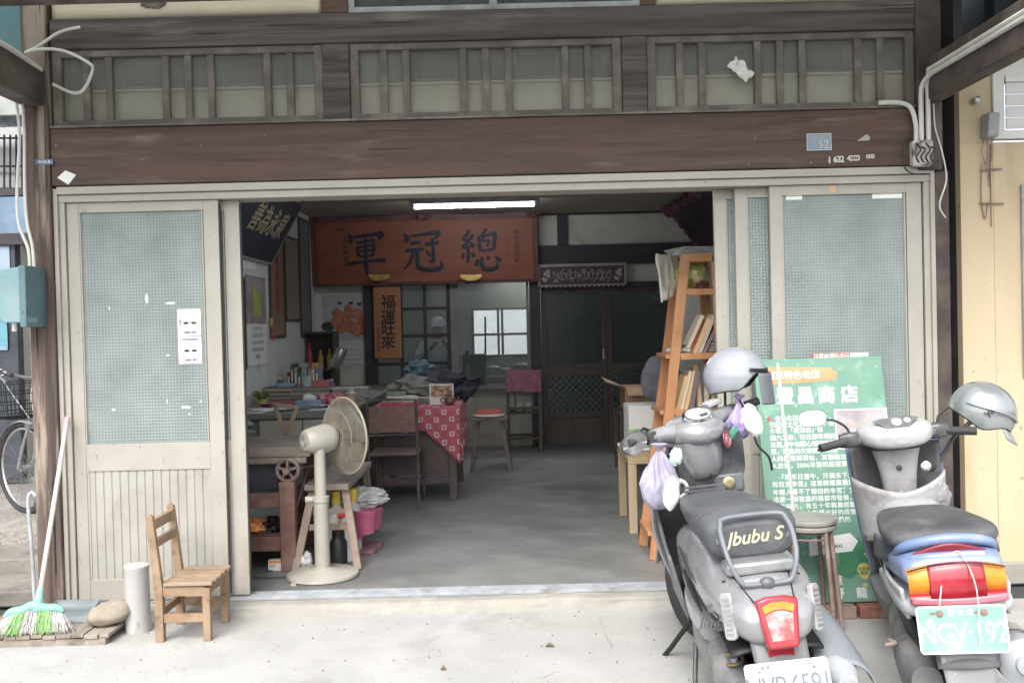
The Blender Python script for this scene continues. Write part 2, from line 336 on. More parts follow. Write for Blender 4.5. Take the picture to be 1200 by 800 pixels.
cb_.box((-2.3, .35, 2.665), (2.3, SY0, 2.73)).box((-2.3, SY1, 2.665), (2.3, 6.3, 2.73)).box((-2.3, SY0, 2.665), (-SX, SY1, 2.73)).box((SX, SY0, 2.665), (2.3, SY1, 2.73))
struct('ceiling', cb_, M['ceiling'], smooth=False)

# ================================================================ the shop building
H = thing('shop_house', 'weathered brown timber shop house front above the open sliding doors', 'building', (0, 0, 0))
m = MB().box((-2.345, -.055, 2.168), (2.105, .09, 2.462))
part('lintel_beam', m, M['beam'], H, bevel=.006)
part('upper_beam', MB().box((-2.335, -.045, 2.866), (2.11, .08, 3.02)), M['beam_grey'], H, bevel=.006)
part('corner_post', MB().box((-2.475, -.065, -.02), (-2.347, .10, 3.4)), M['post'], H, bevel=.006)
part('corner_post', MB().box((2.107, -.065, 2.14), (2.232, .10, 3.4)).box((2.20, -.03, -.06), (2.275, .10, 2.14)), M['post_dark'], H, bevel=.006)
for xa, xb in ((-.938, -.802), (.60, .727)):
    part('transom_post', MB().box((xa, -.042, 2.464), (xb, .07, 2.864)), M['beam_grey'], H, bevel=.004)
part('drip_ledge', MB().box((-2.335, -.068, 2.4625), (2.10, -.0, 2.472)), M['sash'], H)
dk_ = MB()
for xa, xb in ((-2.335, -.94), (-.80, .598), (.729, 2.105)):
    z0, z1 = 2.474, 2.864; fr = MB(); gl = MB(); y0, y1 = -.03, .012
    fr.box((xa, y0, z0), (xa+.045, y1, z1)).box((xb-.045, y0, z0), (xb, y1, z1)).box((xa+.045, y0, z1-.035), (xb-.045, y1, z1)).box((xa+.045, y0, z0), (xb-.045, y1, z0+.03))
    wd = [.115, .085, .27, .085, .085, .27, .085, .115]; tot = sum(wd); inner = xb-xa-.09-.036*7; x = xa+.045
    for k, q in enumerate(wd):
        ww = q/tot*inner
        gl.box((x-.004, -.004, z0+.026), (x+ww+.004, 0, z1-.031))
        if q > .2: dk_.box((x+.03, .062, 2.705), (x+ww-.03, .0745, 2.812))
        x += ww
        if k < 7: fr.box((x, y0+.006, z0+.03), (x+.036, y1-.006, z1-.035)); x += .036
    o = part('transom_window', fr, M['sash'], H, bevel=.003)
    part('pane', gl, M['old_glass'], o, smooth=False)
# boards added behind the transom glass, coloured to imitate a reflection in it
part('reflection_low_board', MB().box((-2.3, .045, 2.475), (2.1, .06, 2.66)), M['reflection_beige'], H)
part('reflection_dark_patches', dk_, mat('reflection_dark_blue', (.035,.045,.065), (.07,.085,.11), .5, 14), H)
part('reflection_pale_line', MB().box((-2.3, .03, 2.662), (2.1, .06, 2.674)), M['white'], H)
part('reflection_high_board', MB().box((-2.3, .075, 2.676), (2.1, .088, 2.862)), mat('reflection_blue', (.20,.23,.28), (.34,.36,.40), .7, 3), H)
def plaster_strip(xa, xb):
    return MB().grid(lambda u, v: (xa+(xb-xa)*u, -.012+noise.noise((u*9, v*2, 4))*.004, 3.021+v*.45), 60, 8)
part('plaster_wall', plaster_strip(-2.33, -.94), M['cream_plaster'], H, solid=.02)
part('plaster_wall', plaster_strip(.78, 2.10), M['cream_plaster'], H, solid=.02)
bh = MB().ell((-1.80, -.028, 3.10), (.06, .01, .03), jit=.5)
part('plaster_hole', bh, mat('hole', (.10,.09,.08), (.2,.18,.15), .9, 30), H)
for xa, xb in ((-.94, -.80), (.70, .78)):
    part('upper_post', MB().box((xa, -.04, 3.021), (xb, .07, 3.6)), M['beam'], H, bevel=.004)
f = MB(); f.box((-.80, -.03, 3.022), (.70, .03, 3.05)).box((-.80, -.03, 3.05), (-.77, .03, 3.6)).box((.67, -.03, 3.05), (.70, .03, 3.6)).box((-.075, -.025, 3.05), (-.035, .025, 3.6)).box((-.77, -.02, 3.56), (.67, .02, 3.6))
uw = part('upper_window', f, M['grey_metal'], H, bevel=.002)
part('pane', MB().box((-.77, -.004, 3.05), (.67, .004, 3.56)), M['dark_pane'], uw)
part('upper_wall', MB().box((-2.35, -.02, 3.47), (-.94, .08, 5.6)).box((.78, -.02, 3.47), (2.15, .08, 5.6)).box((-.94, -.02, 3.61), (.78, .08, 5.6)), M['beam_grey'], H)
for xa, xb in ((-2.472, -2.352), (2.145, 2.235)):      # bracket beams that carry the eave out over the apron
    m = MB().box((xa, -1.9, 2.575 if xa < 0 else 2.49), (xb, -.068, 2.765 if xa < 0 else 2.70))
    b = part('eave_bracket', m, M['post_dark'], H, bevel=.008)
part('eave_purlin', MB().box((-2.9, -1.02, 2.80), (-.62, -.90, 2.92)).box((-.62, -1.02, 2.822), (2.6, -.90, 2.94)), M['post_dark'], H, bevel=.008)
part('eave_roof', MB().grid(lambda u, v: (-3+6*u, -1.08+1.03*v, 2.965+.62*v+.012*sin(u*6/.076*2*pi/1.0)), 500, 4), mat('corrugated_plastic', (.72,.74,.72), (.8,.82,.8), .4, 4, transl=.75), H, solid=.006)  # eave sheet out of view, made translucent to light the facade below
part('side_wall', MB().box((-2.45, .11, -.05), (-2.25, 1.2, 5.5)).box((-2.45, 1.2, -.05), (-2.25, 9.6, 3.2)), M['wall_left'], H)
part('side_wall', MB().box((2.20, .125, -.05), (2.27, 1.2, 5.5)).box((2.20, 1.2, -.05), (2.27, 9.6, 3.2)), M['plaster_in'], H)
part('wainscot', MB().box((-2.249, .5, .002), (-2.238, 6.05, .86)), M['wainscot'], H)
part('roof', MB().box((-2.5, .1, 5.5), (2.3, 1.2, 5.62)).box((-2.25, 1.2, 3.1), (2.2, SY0, 3.16)).box((-2.25, SY1, 3.1), (2.2, 6.3, 3.16)).box((-2.25, SY0, 3.1), (-SX, SY1, 3.16)).box((SX, SY0, 3.1), (2.2, SY1, 3.16)).box((-2.25, 1.15, 3.16), (2.2, 1.2, 5.5)), M['grey_metal'], H)
lwm = mat('well_white', (.78,.78,.75), (.82,.82,.8), .8)
part('added_light_well', MB().box((-SX-.02, SY0, 2.735), (-SX, SY1, 3.09)).box((SX, SY0, 2.735), (SX+.02, SY1, 3.09)).box((-SX, SY0-.02, 2.735), (SX, SY0, 3.09)).box((-SX, SY1, 2.735), (SX, SY1+.02, 3.09)), lwm, H)  # white sides of the added ceiling opening that brightens the room
# partition across the room at 6.1 m
yp = 6.1
pl = MB().box((-2.25, yp, 0), (-1.68, yp+.1, 2.66)).box((-1.68, yp, 1.96), (.25, yp+.1, 2.66)).box((.25, yp+.01, 1.82), (2.2, yp+.1, 2.66))
part('partition_wall', pl, M['plaster_in'], H)
part('partition_skirt', MB().box((-1.68, yp+.005, 0), (-.60, yp+.1, .70)).box((-.60, yp+.005, .0), (.21, yp+.1, .66)), mat('pale_board', (.40,.39,.34), (.48,.47,.42), .7, 4, st=(3,1,.2)), H)
tb = MB()
tb.box((-2.25, yp-.045, 2.64), (2.2, yp-.005, 2.662)).box((.33, yp-.05, 2.065), (2.2, yp-.004, 2.295)).box((.30, yp-.05, 1.80), (2.2, yp-.004, 1.86))
tb.box((-1.69, yp-.05, 0), (-1.585, yp-.002, 1.98)).box((.21, yp-.055, 0), (.335, yp-.002, 2.639)).box((.55, yp-.03, 2.297), (.67, yp-.003, 2.639)).box((-1.585, yp-.05, 1.915), (.21, yp-.004, 1.99))
part('partition_timber', tb, M['timber_in'], H, bevel=.004)
f = MB(); x0, x1, z0, z1 = -1.585, -.705, .70, 1.915
f.box((x0, yp-.03, z0), (x0+.035, yp+.03, z1)).box((x1-.04, yp-.03, z0), (x1, yp+.03, z1)).box((x0, yp-.028, z1-.035), (x1, yp+.028, z1)).box((x0, yp-.028, z0), (x1, yp+.028, z0+.03))
for x in (-1.27, -.995): f.box((x-.018, yp-.02, z0), (x+.018, yp+.02, z1))
for z in (.98, 1.30, 1.61): f.box((x0, yp-.018, z-.016), (x1, yp+.018, z+.016))
o = part('partition_window', f, M['timber_in'], H, bevel=.002)
part('pane', MB().box((x0+.02, yp-.003, z0+.02), (x1-.02, yp+.003, z1-.02)), M['pane'], o)
f = MB(); x0, x1, z0, z1 = -.70, .205, .66, 1.915
f.box((x0, yp-.04, z0), (x0+.09, yp+.03, z1)).box((x1-.03, yp-.04, z0), (x1, yp+.03, z1)).box((x0, yp-.038, z1-.03), (x1, yp+.028, z1)).box((x0, yp-.07, z0), (x1, yp+.06, z0+.035))
o = part('serving_window', f, mat('grey_sash', (.22,.23,.21), (.3,.31,.29), .6), H, bevel=.003)
part('pane', MB().box((x0+.09, yp-.003, z0+.04), (x1-.03, yp+.003, z1-.03)), M['pane'], o)
# room behind it, closed by a wall with one frosted window
rw = MB(); yr = 9.4; wx0, wx1, wz0, wz1 = -.58, .24, .94, 1.64
rw.box((-2.25, yr, 0), (wx0, yr+.1, 2.68)).box((wx1, yr, 0), (2.2, yr+.1, 2.68)).box((wx0, yr, 0), (wx1, yr+.1, wz0)).box((wx0, yr, wz1), (wx1, yr+.1, 2.68))
part('kitchen_roof', MB().box((-2.3, 6.85, 2.70), (2.3, 8.7, 2.76)).box((-2.3, 8.7, 2.70), (-.4, 9.6, 2.76)), M['grey_metal'], H)  # gaps left in this unseen roof so sky light reaches the kitchen
part('rear_wall', rw, M['plaster_in'], H)
f = MB()
for x in (wx0, (wx0+wx1)/2-.03, (wx0+wx1)/2+.03, wx1): f.box((x-.018, yr-.02, wz0-.02), (x+.018, yr+.03, wz1+.02))
for z in (wz0, 1.26, wz1): f.box((wx0, yr-.018, z-.018), (wx1, yr+.028, z+.018))
o = part('rear_window', f, M['grey_metal'], H, bevel=.002)
part('pane', MB().box((wx0, yr-.002, wz0), (wx1, yr+.004, wz1)), M['frost'], o)
part('added_yard_wall', MB().box((-4, 12.2, -.07), (4, 12.4, 3.4)), mat('added_wall_white', (.72,.73,.74), (.78,.79,.8), .85), H)  # white wall added behind the rear window to make it look bright
struct('yard_paving', MB().box((-4, 9.6, -.2), (4, 12.19, -.02)), M['concrete_step'], smooth=False)
# two half-glazed doors in the partition
def inner_door(x0, x1, label, mesh):
    D = thing('partition_door_leaf', label, 'door', (x0, yp, 0))
    f = MB()
    for a, b in ((x0, x0+.06), (x1-.06, x1)): f.box((a, yp-.03, .01), (b, yp+.012, 1.80))
    for a, b in ((1.74, 1.80), (.80, .93), (.32, .37), (.01, .06)): f.box((x0+.06, yp-.028, a), (x1-.06, yp+.009, b))
    part('door_frame', f, M['timber_in2'], D, bevel=.003)
    part('pane', MB().box((x0+.06, yp-.008, .93), (x1-.06, yp-.002, 1.74)), M['dark_pane'], D)
    part('lower_panel', MB().box((x0+.06, yp-.012, .06), (x1-.06, yp, .32)), M['timber_in2'], D)
    t = MB(); a, b = x0+.06, x1-.06
    for s_ in (1, -1):
        n_ = 9
        for k in range(-n_, n_*2):
            c = k*.075; p = []
            xx0, zz0, xx1, zz1 = a, (.37+c if s_ > 0 else .80-c), b, (.37+c+(b-a) if s_ > 0 else .80-c-(b-a))
            def clip(xa, za, xb, zb):
                q = []
                for zc in (.37, .80):
                    pass
                t0, t1 = 0., 1.; dz = zb-za
                for lo_, hi_ in ((.37, .80),):
                    ta, tb_ = (lo_-za)/dz, (hi_-za)/dz
                    if ta > tb_: ta, tb_ = tb_, ta
                    t0, t1 = max(t0, ta), min(t1, tb_)
                return (t0, t1) if t1-t0 > .02 else None
            r_ = clip(xx0, zz0, xx1, zz1)
            if r_:
                P0 = (xx0+(xx1-xx0)*r_[0], yp-.016, zz0+(zz1-zz0)*r_[0]); P1 = (xx0+(xx1-xx0)*r_[1], yp-.016, zz0+(zz1-zz0)*r_[1])
                t.bar(P0, P1, .008, .004, (0, 1, 0))
    part('lattice_grille', t, mat('lattice', (.13,.17,.16), (.17,.21,.2), .5), D)
    part('lower_pane', MB().box((a, yp-.010, .37), (b, yp-.004, .80)), M['dark_pane'], D)
    part('pull_handle', MB().box((x1-.05, yp-.05, .98), (x1-.035, yp-.03, 1.10)), M['steel'], D)
inner_door(.34, 1.09, 'dark half glazed timber door beside the serving window, lattice fully in view', 1)
inner_door(1.092, 1.86, 'dark half glazed timber door partly hidden by the wooden ladder shelf', 1)

# ================================================================ aluminium sliding doors
FR = thing('sliding_door_surround', 'cream aluminium frame and floor track around the sliding doors', 'door frame', (-.08, .04, 0))
fx0, fx1 = -2.345, 2.195
part('jamb', MB().box((fx0, -.045, -.03), (fx0+.022, .14, 2.155)).box((fx0+.022, -.03, -.03), (fx0+.052, .14, 2.10)), M['alu'], FR, bevel=.002)
part('jamb', MB().box((fx1-.022, -.045, -.06), (fx1, .14, 2.155)).box((fx1-.052, -.03, -.06), (fx1-.022, .14, 2.10)), M['alu'], FR, bevel=.002)
part('header', MB().box((fx0+.022, -.05, 2.125), (fx1-.022, .14, 2.163)).box((fx0+.022, -.035, 2.085), (fx1-.022, .14, 2.120)).box((fx0+.03, -.03, 2.1195), (fx1-.03, .13, 2.126)), M['alu'], FR, bevel=.002)
tr = MB().box((fx0+.05, -.025, .0005), (fx1-.05, .135, .004))
for y in (0, .045, .09): tr.box((fx0+.05, y-.004, .003), (fx1-.05, y+.004, .014)).box((fx0+.05, y+.016, .003), (fx1-.05, y+.02, .009))
part('floor_track', tr, M['grey_metal'], FR)
def leaf(x0, y, label, stickers=None, w=.785):
    D = thing('sliding_door_leaf', label, 'sliding door', (x0+w/2, y, 0), group='aluminium sliding doors')
    x1 = x0+w; a, b = y-.016, y+.016; z0, z1 = .016, 2.084
    f = MB()
    f.box((x0, a, z0), (x0+.062, b, z1)).box((x1-.078, a, z0), (x1, b, z1))
    f.box((x0+.062, a+.001, z1-.052), (x1-.078, b-.001, z1)).box((x0+.062, a+.001, .69), (x1-.078, b-.001, .83)).box((x0+.062, a+.001, z0), (x1-.078, b-.001, .125))
    for xx in (x0+.062, x1-.078-.012): f.box((xx, a+.003, .12), (xx+.012, b-.003, .70)).box((xx, a+.003, .83), (xx+.008, b-.003, z1-.052))
    f.box((x0+.08, a-.002, z1-.045), (x0+.1, a+.002, z1-.032)); f.box((x1-.12, a-.002, z1-.045), (x1-.1, a+.002, z1-.032))
    part('door_frame', f, M['alu'], D, bevel=.0018)
    part('glass_pane', MB().box((x0+.06, y-.003, .825), (x1-.074, y+.003, z1-.05)), M['rib_glass'], D)
    n_ = 15; q = MB(); wd = (w-.14)/n_; pts = []
    for k in range(n_):
        xa = x0+.062+k*wd
        pts += [(xa, y-.004), (xa+.004, y-.009), (xa+wd-.006, y-.009), (xa+wd-.002, y-.004)]
    vs = [(px, py, zz) for zz in (.12, .70) for px, py in pts]; L_ = len(pts)
    q.add(vs, [(i, i+1, L_+i+1, L_+i) for i in range(L_-1)]); q.box((x0+.062, y-.002, .12), (x1-.074, y+.006, .70))
    part('lower_panel', q, M['alu_dim'], D, smooth=False)
    part('bumper_strip', MB().box((x1+.0005, a+.006, z0+.02), (x1+.006, b-.006, z1-.02)), M['rubber'], D)
    if stickers: stickers(D, x0, y)
    return D
def stickers_a(D, x0, y):
    yy = y-.0042
    for k, (z, lab, ring) in enumerate(((1.452, 'upper white sticker with pale orange ring and hands picture', 1), (1.308, 'lower white sticker with blue text and hands picture', 0))):
        m = MB().box((-1.735, yy-.0015, z-.07), (-1.615, yy, z+.07))
        st_ = part('sticker', m, M['paper'], D, label=lab, smooth=False)
        FM = lambda x, zz: T(x, yy-.0022, zz) @ FACE
        p_ = MB()
        for sx in (-1, 1): p_.prism([(-.016, 0), (-.004, .007), (.01, .004), (.016, -.002), (.006, -.007), (-.01, -.006)], .0006, FM(-1.672+sx*.02, z-.002) @ SC(sx, 1, 1))
        part('hands_picture', p_, M['ink'], st_)
        t = MB().text('請隨手關門', .014, FM(-1.668, z-.052), ax='CENTER')
        if ring: t.text('小\n心\n輕\n推', .012, FM(-1.722, z+.012), line=1.1)
        else: t.text('節約能源愛護', .013, FM(-1.672, z+.055))
        part('sticker_text', t, mat('sticker_ink%d' % k, (.05,.08,.25)), st_)
        if ring:
            rg = MB().tube([(-1.672+.04*cos(i*pi/20), yy-.0018, z+.01+.035*sin(i*pi/20)) for i in range(40)], .0016, 4, closed=True)
            part('ring_mark', rg, mat('pale_orange', (.7,.5,.25)), st_)
    tp = MB(); rr = random.Random(3)
    for (px, py, ww, hh) in ((200, 355, .075, .012), (197, 416, .03, .008), (218, 477, .07, .014), (133, 480, .03, .01), (222, 485, .018, .006), (172, 350, .022, .055), (128, 361, .008, .02), (235, 470, .012, .012), (196, 470, .006, .03), (222, 370, .005, .005)):
        c = at(px, py, yy); pts = []
        for i in range(10):
            a = 2*pi*i/10; pts.append((.72*cos(a)*ww/2*(.8+.35*rr.random()), sin(a)*hh/2*(.75+.45*rr.random())))
        tp.prism(pts, .0008, T(c.x, yy, c.z) @ FACE)
    part('tape_scraps', tp, mat('old_tape', (.66,.68,.66), (.75,.76,.74), .8), D)
leaf(-2.29, 0.0, 'leftmost front sliding door with two white stickers on its ribbed glass', stickers_a)
leaf(-2.195, .045, 'left sliding door standing behind the stickered one, only its stile in the opening')
def extras_f(D, x0, y):
    part('door_mark', MB().cyl(at(975, 222, y-.0165), at(975, 222, y-.0185), .021, 24), mat('tan_dot', (.52,.36,.17), (.62,.46,.25), .6), D)
    tp = MB()
    for px0, px1, py in ((921, 940, 231), (1022, 1057, 229)):
        a, b = at(px0, py-2, y-.0045), at(px1, py+3, y-.0045); tp.box((a.x, y-.0055, b.z), (b.x, y-.0042, a.z))
    part('tape_scraps', tp, M['paper'], D)
leaf(1.352, 0.0, 'rightmost front sliding door behind the leaning green sign board', extras_f)
leaf(1.182, .045, 'right sliding door in the middle of the stacked three')
leaf(1.082, .09, 'right sliding door at the opening edge beside the ladder shelf')

# ================================================================ fixings on the facade
FM = lambda x, y, z: T(x, y, z) @ FACE
P_ = thing('house_number_plate', 'blue grey enamel house number plate reading 52 on lintel beam', 'number plate', (1.596, -.056, 2.25))
part('plate_sheet', MB().box((1.535, -.0595, 2.253), (1.662, -.056, 2.340)), mat('enamel', (.20,.26,.31), (.26,.32,.37), .45, 9, dirt=(.35,.36,.36), ds=12), P_, bevel=.003)
b = MB().box((1.535, -.0615, 2.253), (1.539, -.0595, 2.34)).box((1.658, -.0615, 2.253), (1.662, -.0595, 2.34)).box((1.539, -.0613, 2.253), (1.658, -.0595, 2.257)).box((1.539, -.0613, 2.336), (1.658, -.0595, 2.34))
b.text('52', .056, FM(1.622, -.060, 2.281), .01, .0012); b.text('八 八', .02, FM(1.60, -.060, 2.321), .01, .0008)
part('plate_lettering', b, mat('worn_white', (.42,.46,.48), (.5,.53,.55)), P_)
single('stencil_numbers', MB().text('632', .044, FM(1.70, -.0555, 2.205), .03, .0006, 'CENTER', .8).text('40000', .038, FM(1.775, -.0555, 2.209), .03, .0006, 'CENTER', .62).text('000', .03, FM(1.862, -.0555, 2.216), .03, .0006, 'CENTER', .95).text('1', .045, FM(1.652, -.0555, 2.202), .03, .0006), mat('stencil_white', (.55,.54,.52), (.62,.61,.6)), 'white stencilled digits 632 on the lintel below number plate', 'stencil')
c = at(78, 208, -.056)
single('diamond_plate', MB().prism([(-.048, 0), (-.005, .036), (.05, .012), (.008, -.038)], .002, FM(c.x, -.0552, c.z)), M['white'], 'small white diamond shaped plate at left end of lintel', 'plate', bevel=.001)
c = at(52, 190, -.066)
m = thing('post_tag', 'small blue tag nailed across the left timber post', 'tag', (c.x, -.066, c.z-.02))
part('tag_sheet', MB().box((c.x-.044, -.0685, c.z-.013), (c.x+.044, -.0655, c.z+.013)), mat('tag_blue', (.12,.17,.28), (.16,.21,.33), .5), m)
part('tag_lettering', MB().text('W101 B', .018, FM(c.x, -.069, c.z), .02, .0006), M['paper'], m)
c = at(1012, 162, -.056)
single('torn_label', MB().prism([(-.035, -.014), (.03, -.012), (.034, .004), (.015, .02), (-.004, .006)], .0012, FM(c.x, -.0555, c.z)), mat('grey_label', (.34,.33,.32)), 'torn grey paper label right of the number plate', 'label')
c = at(868, 82, -.036)
def crumple(u, v):
    return (c.x+(u-.5)*.09+(v-.5)*.05+.015*noise.noise((u*4, v*4, 1)), -.045+.02*noise.noise((u*5, v*5, 3)), c.z-(u-.5)*.09+(v-.5)*.04+.02*noise.noise((u*5, v*5, 8)))
single('paper_scrap', MB().grid(crumple, 14, 10), M['paper'], 'torn white paper scrap stuck on right transom window', 'paper', solid=.001)
# junction box with conduits, right corner
J = thing('junction_box', 'grimy white cable junction box on beam at right post', 'junction box', (2.115, -.09, 2.15))
part('box_shell', MB().box((2.06, -.11, 2.155), (2.165, -.057, 2.285)), mat('grimy_white', (.45,.44,.41), (.55,.54,.5), .6, 20, dirt=(.12,.1,.09), ds=18, dlo=.48, dhi=.6), J, bevel=.008)
wires = MB()
for k in range(4):
    x = 2.075+k*.024
    wires.tube([(x, -.112, 2.27-.02*(k % 2)), (x+.018, -.122, 2.235), (x-.004, -.120, 2.20), (x+.012, -.113, 2.17)], .004, 6, smooth=4)
wires.tube([(2.055, -.08, 2.31), (2.02, -.09, 2.26), (2.02, -.09, 2.16), (2.06, -.09, 2.12), (2.14, -.085, 2.115)], .004, 6, smooth=5)
part('wire_loops', wires, M['black'], J)
a1 = [(2.085, -.085, 2.28), (2.085, -.085, 2.37), (2.06, -.085, 2.455), (2.0, -.083, 2.482), (1.9, -.081, 2.484)]
single('short_conduit', MB().tube(a1, .012, 8, smooth=6), M['cable'], 'grey conduit bending from junction box along transom sill', 'conduit')
for dx, lab in ((0, 'inner grey conduit running along the right eave beam'), (.035, 'outer grey conduit running along the right eave beam')):
    pts = [(2.112+dx, -.09, 2.28-dx), (2.112+dx, -.09, 2.50), (2.118+dx*.6, -.10, 2.57), (2.132, -.16, 2.602+dx*.7), (2.134, -.3, 2.606+dx*.7), (2.134, -1.85, 2.606+dx*.7)]
    single('conduit_pipe', MB().tube(pts, .0125, 8, smooth=6), M['cable'], lab, 'conduit', group='conduits on the right eave beam')
lw = [at(1094, 122, -.08), at(1096, 150, -.08), at(1104, 178, -.08), at(1109, 210, -.08), at(1101, 240, -.08), at(1108, 255, -.05)]
single('loose_wire', MB().tube(lw, .004, 6, smooth=6), M['cable'], 'thin loose grey wire dangling beside right corner post', 'wire')
lw = [at(94, 32, -.09), at(70, 38, -.10), at(44, 55, -.10), at(30, 62, -.12), at(48, 58, -.13), at(75, 60, -.14), at(104, 74, -.14), at(108, 84, -.13), at(98, 105, -.12), at(85, 109, -.10), at(62, 99, -.09)]
single('loose_cable', MB().tube(lw, .008, 8, smooth=8), M['cable'], 'looping pale cable loose over top left beam end', 'cable')
lw = [(-2.34, -1.85, 2.765), (-2.345, -.8, 2.765), (-2.345, -.42, 2.765), (-2.36, -.10, 2.75)]
single('beam_conduit', MB().tube(lw, .014, 8, smooth=4), M['cable'], 'pale conduit lying on top edge of left eave beam', 'conduit')
for dx, lab in ((0, 'left white cable hanging down into the teal electric box'), (9, 'right white cable hanging beside the left timber post')):
    pts = [at(19+dx*.8, 118, -.12), at(23+dx*.6, 160, -.13), at(20+dx, 220, -.13), at(22+dx*1.1, 262, -.13), at(33+dx*.6, 292, -.13), at(35+dx*.7, 318 if dx == 0 else 345, -.13)]
    single('hanging_cable', MB().tube(pts, .008, 8, smooth=6), M['cable'], lab, 'cable', group='white cables beside the left post')
# teal electric box
E_ = thing('electric_box', 'teal painted steel electric box on the left post', 'electric box', (-2.5, -.1, 1.44))
pts = [at(x, y, -.16) for x, y in ((1, 319), (40, 313), (44, 378), (16, 378), (0, 363))]
teal = mat('teal_paint', (.16,.27,.29), (.20,.32,.34), .5, 5, dirt=(.28,.33,.33), ds=7)
part('box_cover', MB().prism([(p.x, p.z) for p in pts], .10, T(0, -.16, 0) @ FACE), teal, E_, bevel=.004)
a, b = at(34, 316, -.16), at(44, 383, -.16)
part('mount_plate', MB().box((a.x, -.268, b.z), (b.x, -.05, a.z+.015)), mat('teal_dark', (.08,.15,.17), (.11,.19,.21), .5, 6), E_, bevel=.003)
part('outlet_pipe', MB().cyl(at(17, 376, -.2), at(17, 388, -.2), .012), M['white'], E_)
part('keyhole', MB().cyl(at(30, 366, -.259), at(30, 366, -.264), .012), M['black'], E_)
single('downpipe', MB().tube([at(38, 100, -.03), at(37.5, 250, -.03), at(45, 430, -.03)], .012, 8), mat('teal_pipe', (.22,.36,.42), (.3,.45,.5), .5), 'thin teal pipe running down beside left timber post', 'pipe')
# ================================================================ neighbour on the left: raised porch
NL = thing('neighbour_house', 'neighbour house with raised porch and teal boarding left of shop', 'building', (-3.6, 1.5, -.06))
pebble = mat('pebble_wash', (.20,.18,.165), (.34,.31,.28), .85, 60, lo=.42, hi=.58, dirt=(.42,.40,.37), ds=3)
stp = mat('step_concrete', (.19,.175,.155), (.27,.25,.22), .9, 5, dirt=(.11,.10,.088), ds=3, dlo=.48, dhi=.7, bump=.006, bscale=30)
part('porch_floor', MB().box((-6, .95, -.06), (-2.46, 4.0, .185)), pebble, NL)
part('porch_step', MB().box((-6, .55, -.06), (-2.47, .948, .115)), stp, NL, bevel=.012)
part('porch_step', MB().box((-6, .16, -.06), (-2.47, .548, .03)), stp, NL, bevel=.012)
yb = 2.9
def R(px0, py0, px1, py1, Y, d=.03, mb=None):
    a, b = at(px0, py0, Y), at(px1, py1, Y); return (mb or MB()).box((a.x, Y, b.z), (b.x, Y+d, a.z))
part('back_wall', MB().box((-6, yb+.12, .18), (-2.46, yb+.25, 4.4)), mat('neigh_wall', (.42,.43,.42), (.5,.51,.5), .8), NL)
part('upper_boarding', MB().box((-6, .2, 2.72), (-2.48, .26, 4.4)), mat('teal_board', (.06,.15,.17), (.08,.19,.21), .6, 3), NL)
aw = MB(); 
for k, (y0, y1) in enumerate(((133, 139), (142, 147))): R(-60, y0, 36, y1, yb-.2, .05, aw)
part('awning_rail', aw, M['steel'], NL)
part('awning_sheet', R(-60, 108, 40, 134, yb-.3, .04), mat('awning', (.30,.33,.31), (.4,.43,.41), .6), NL)
part('grille_backing', R(-60, 160, 36, 222, yb+.08, .02), mat('neigh_white', (.62,.63,.64), (.68,.69,.7), .6), NL)
g = MB()
for k in range(-8, 6):
    a, b = at(5+k*7, 158, yb+.03), at(5+k*7, 224, yb+.03); g.bar(a, b, .012, .012, (0, 1, 0))
for y in (162, 195, 221):
    a, b = at(-60, y, yb+.02), at(36, y, yb+.02); g.bar(a, b, .014, .014)
part('window_grille', g, M['black'], NL)
part('dark_rail', R(-60, 222, 38, 230, yb-.02, .1), M['timber_in'], NL)
part('blue_panel', R(-60, 231, 38, 274, yb-.02, .1), mat('blue_panel', (.18,.27,.38), (.24,.34,.46), .45), NL)
part('door_head', R(-60, 275, 40, 286, yb-.03, .12), M['timber_in'], NL)
dr = part('porch_door', R(-60, 287, 26, 560, yb, .08), mat('neigh_door', (.05,.06,.075), (.08,.09,.11), .4), NL)
part('door_pane', R(-60, 290, 12, 330, yb-.01, .008), mat('sky_pane', (.30,.42,.55), (.4,.5,.62), .3), dr)
part('door_post', R(24, 287, 33, 560, yb-.04, .1), M['alu_dim'], NL)
pp = thing('wall_poster', 'blue and pink poster on the neighbour porch door', 'poster', at(5, 400, yb-.02))
part('poster_sheet', R(-30, 322, 9, 410, yb-.016, .004), mat('poster_blue', (.12,.35,.5), (.3,.5,.62), .6, 8), pp)
part('poster_patch', R(-30, 345, 6, 372, yb-.019, .002), mat('poster_pink', (.6,.3,.38), (.7,.45,.5), .6, 12), pp)
part('poster_footer', R(-30, 386, 9, 404, yb-.019, .002), mat('poster_teal', (.16,.42,.5), (.2,.5,.58), .6, 12), pp)
sh = thing('worn_shoe', 'dark worn shoe left on the porch behind the bicycle', 'shoe', (-3.36, 2.0, .185))
prof = [(0, 0, .03, .045, .045, .03, 2.4)]
part('shoe_upper', MB().loft([(-.13, 0, .045, .028, .05, .04, 2.4), (-.08, 0, .05, .04, .07, .045, 2.4), (0, 0, .045, .042, .05, .04, 2.4), (.08, 0, .04, .048, .03, .035, 2.4), (.13, 0, .035, .03, .015, .03, 2.2)], M=T(-3.36, 2.0, .187) @ RZ(140)), mat('shoe', (.10,.08,.1), (.16,.13,.15), .7), sh)
part('shoe_sole', MB().loft([(-.135, 0, .01, .032, .01, .01, 4), (0, 0, .01, .042, .01, .01, 4), (.09, 0, .01, .05, .01, .01, 4), (.14, 0, .01, .03, .01, .01, 3)], M=T(-3.36, 2.0, .187) @ RZ(140)), M['rubber'], sh)
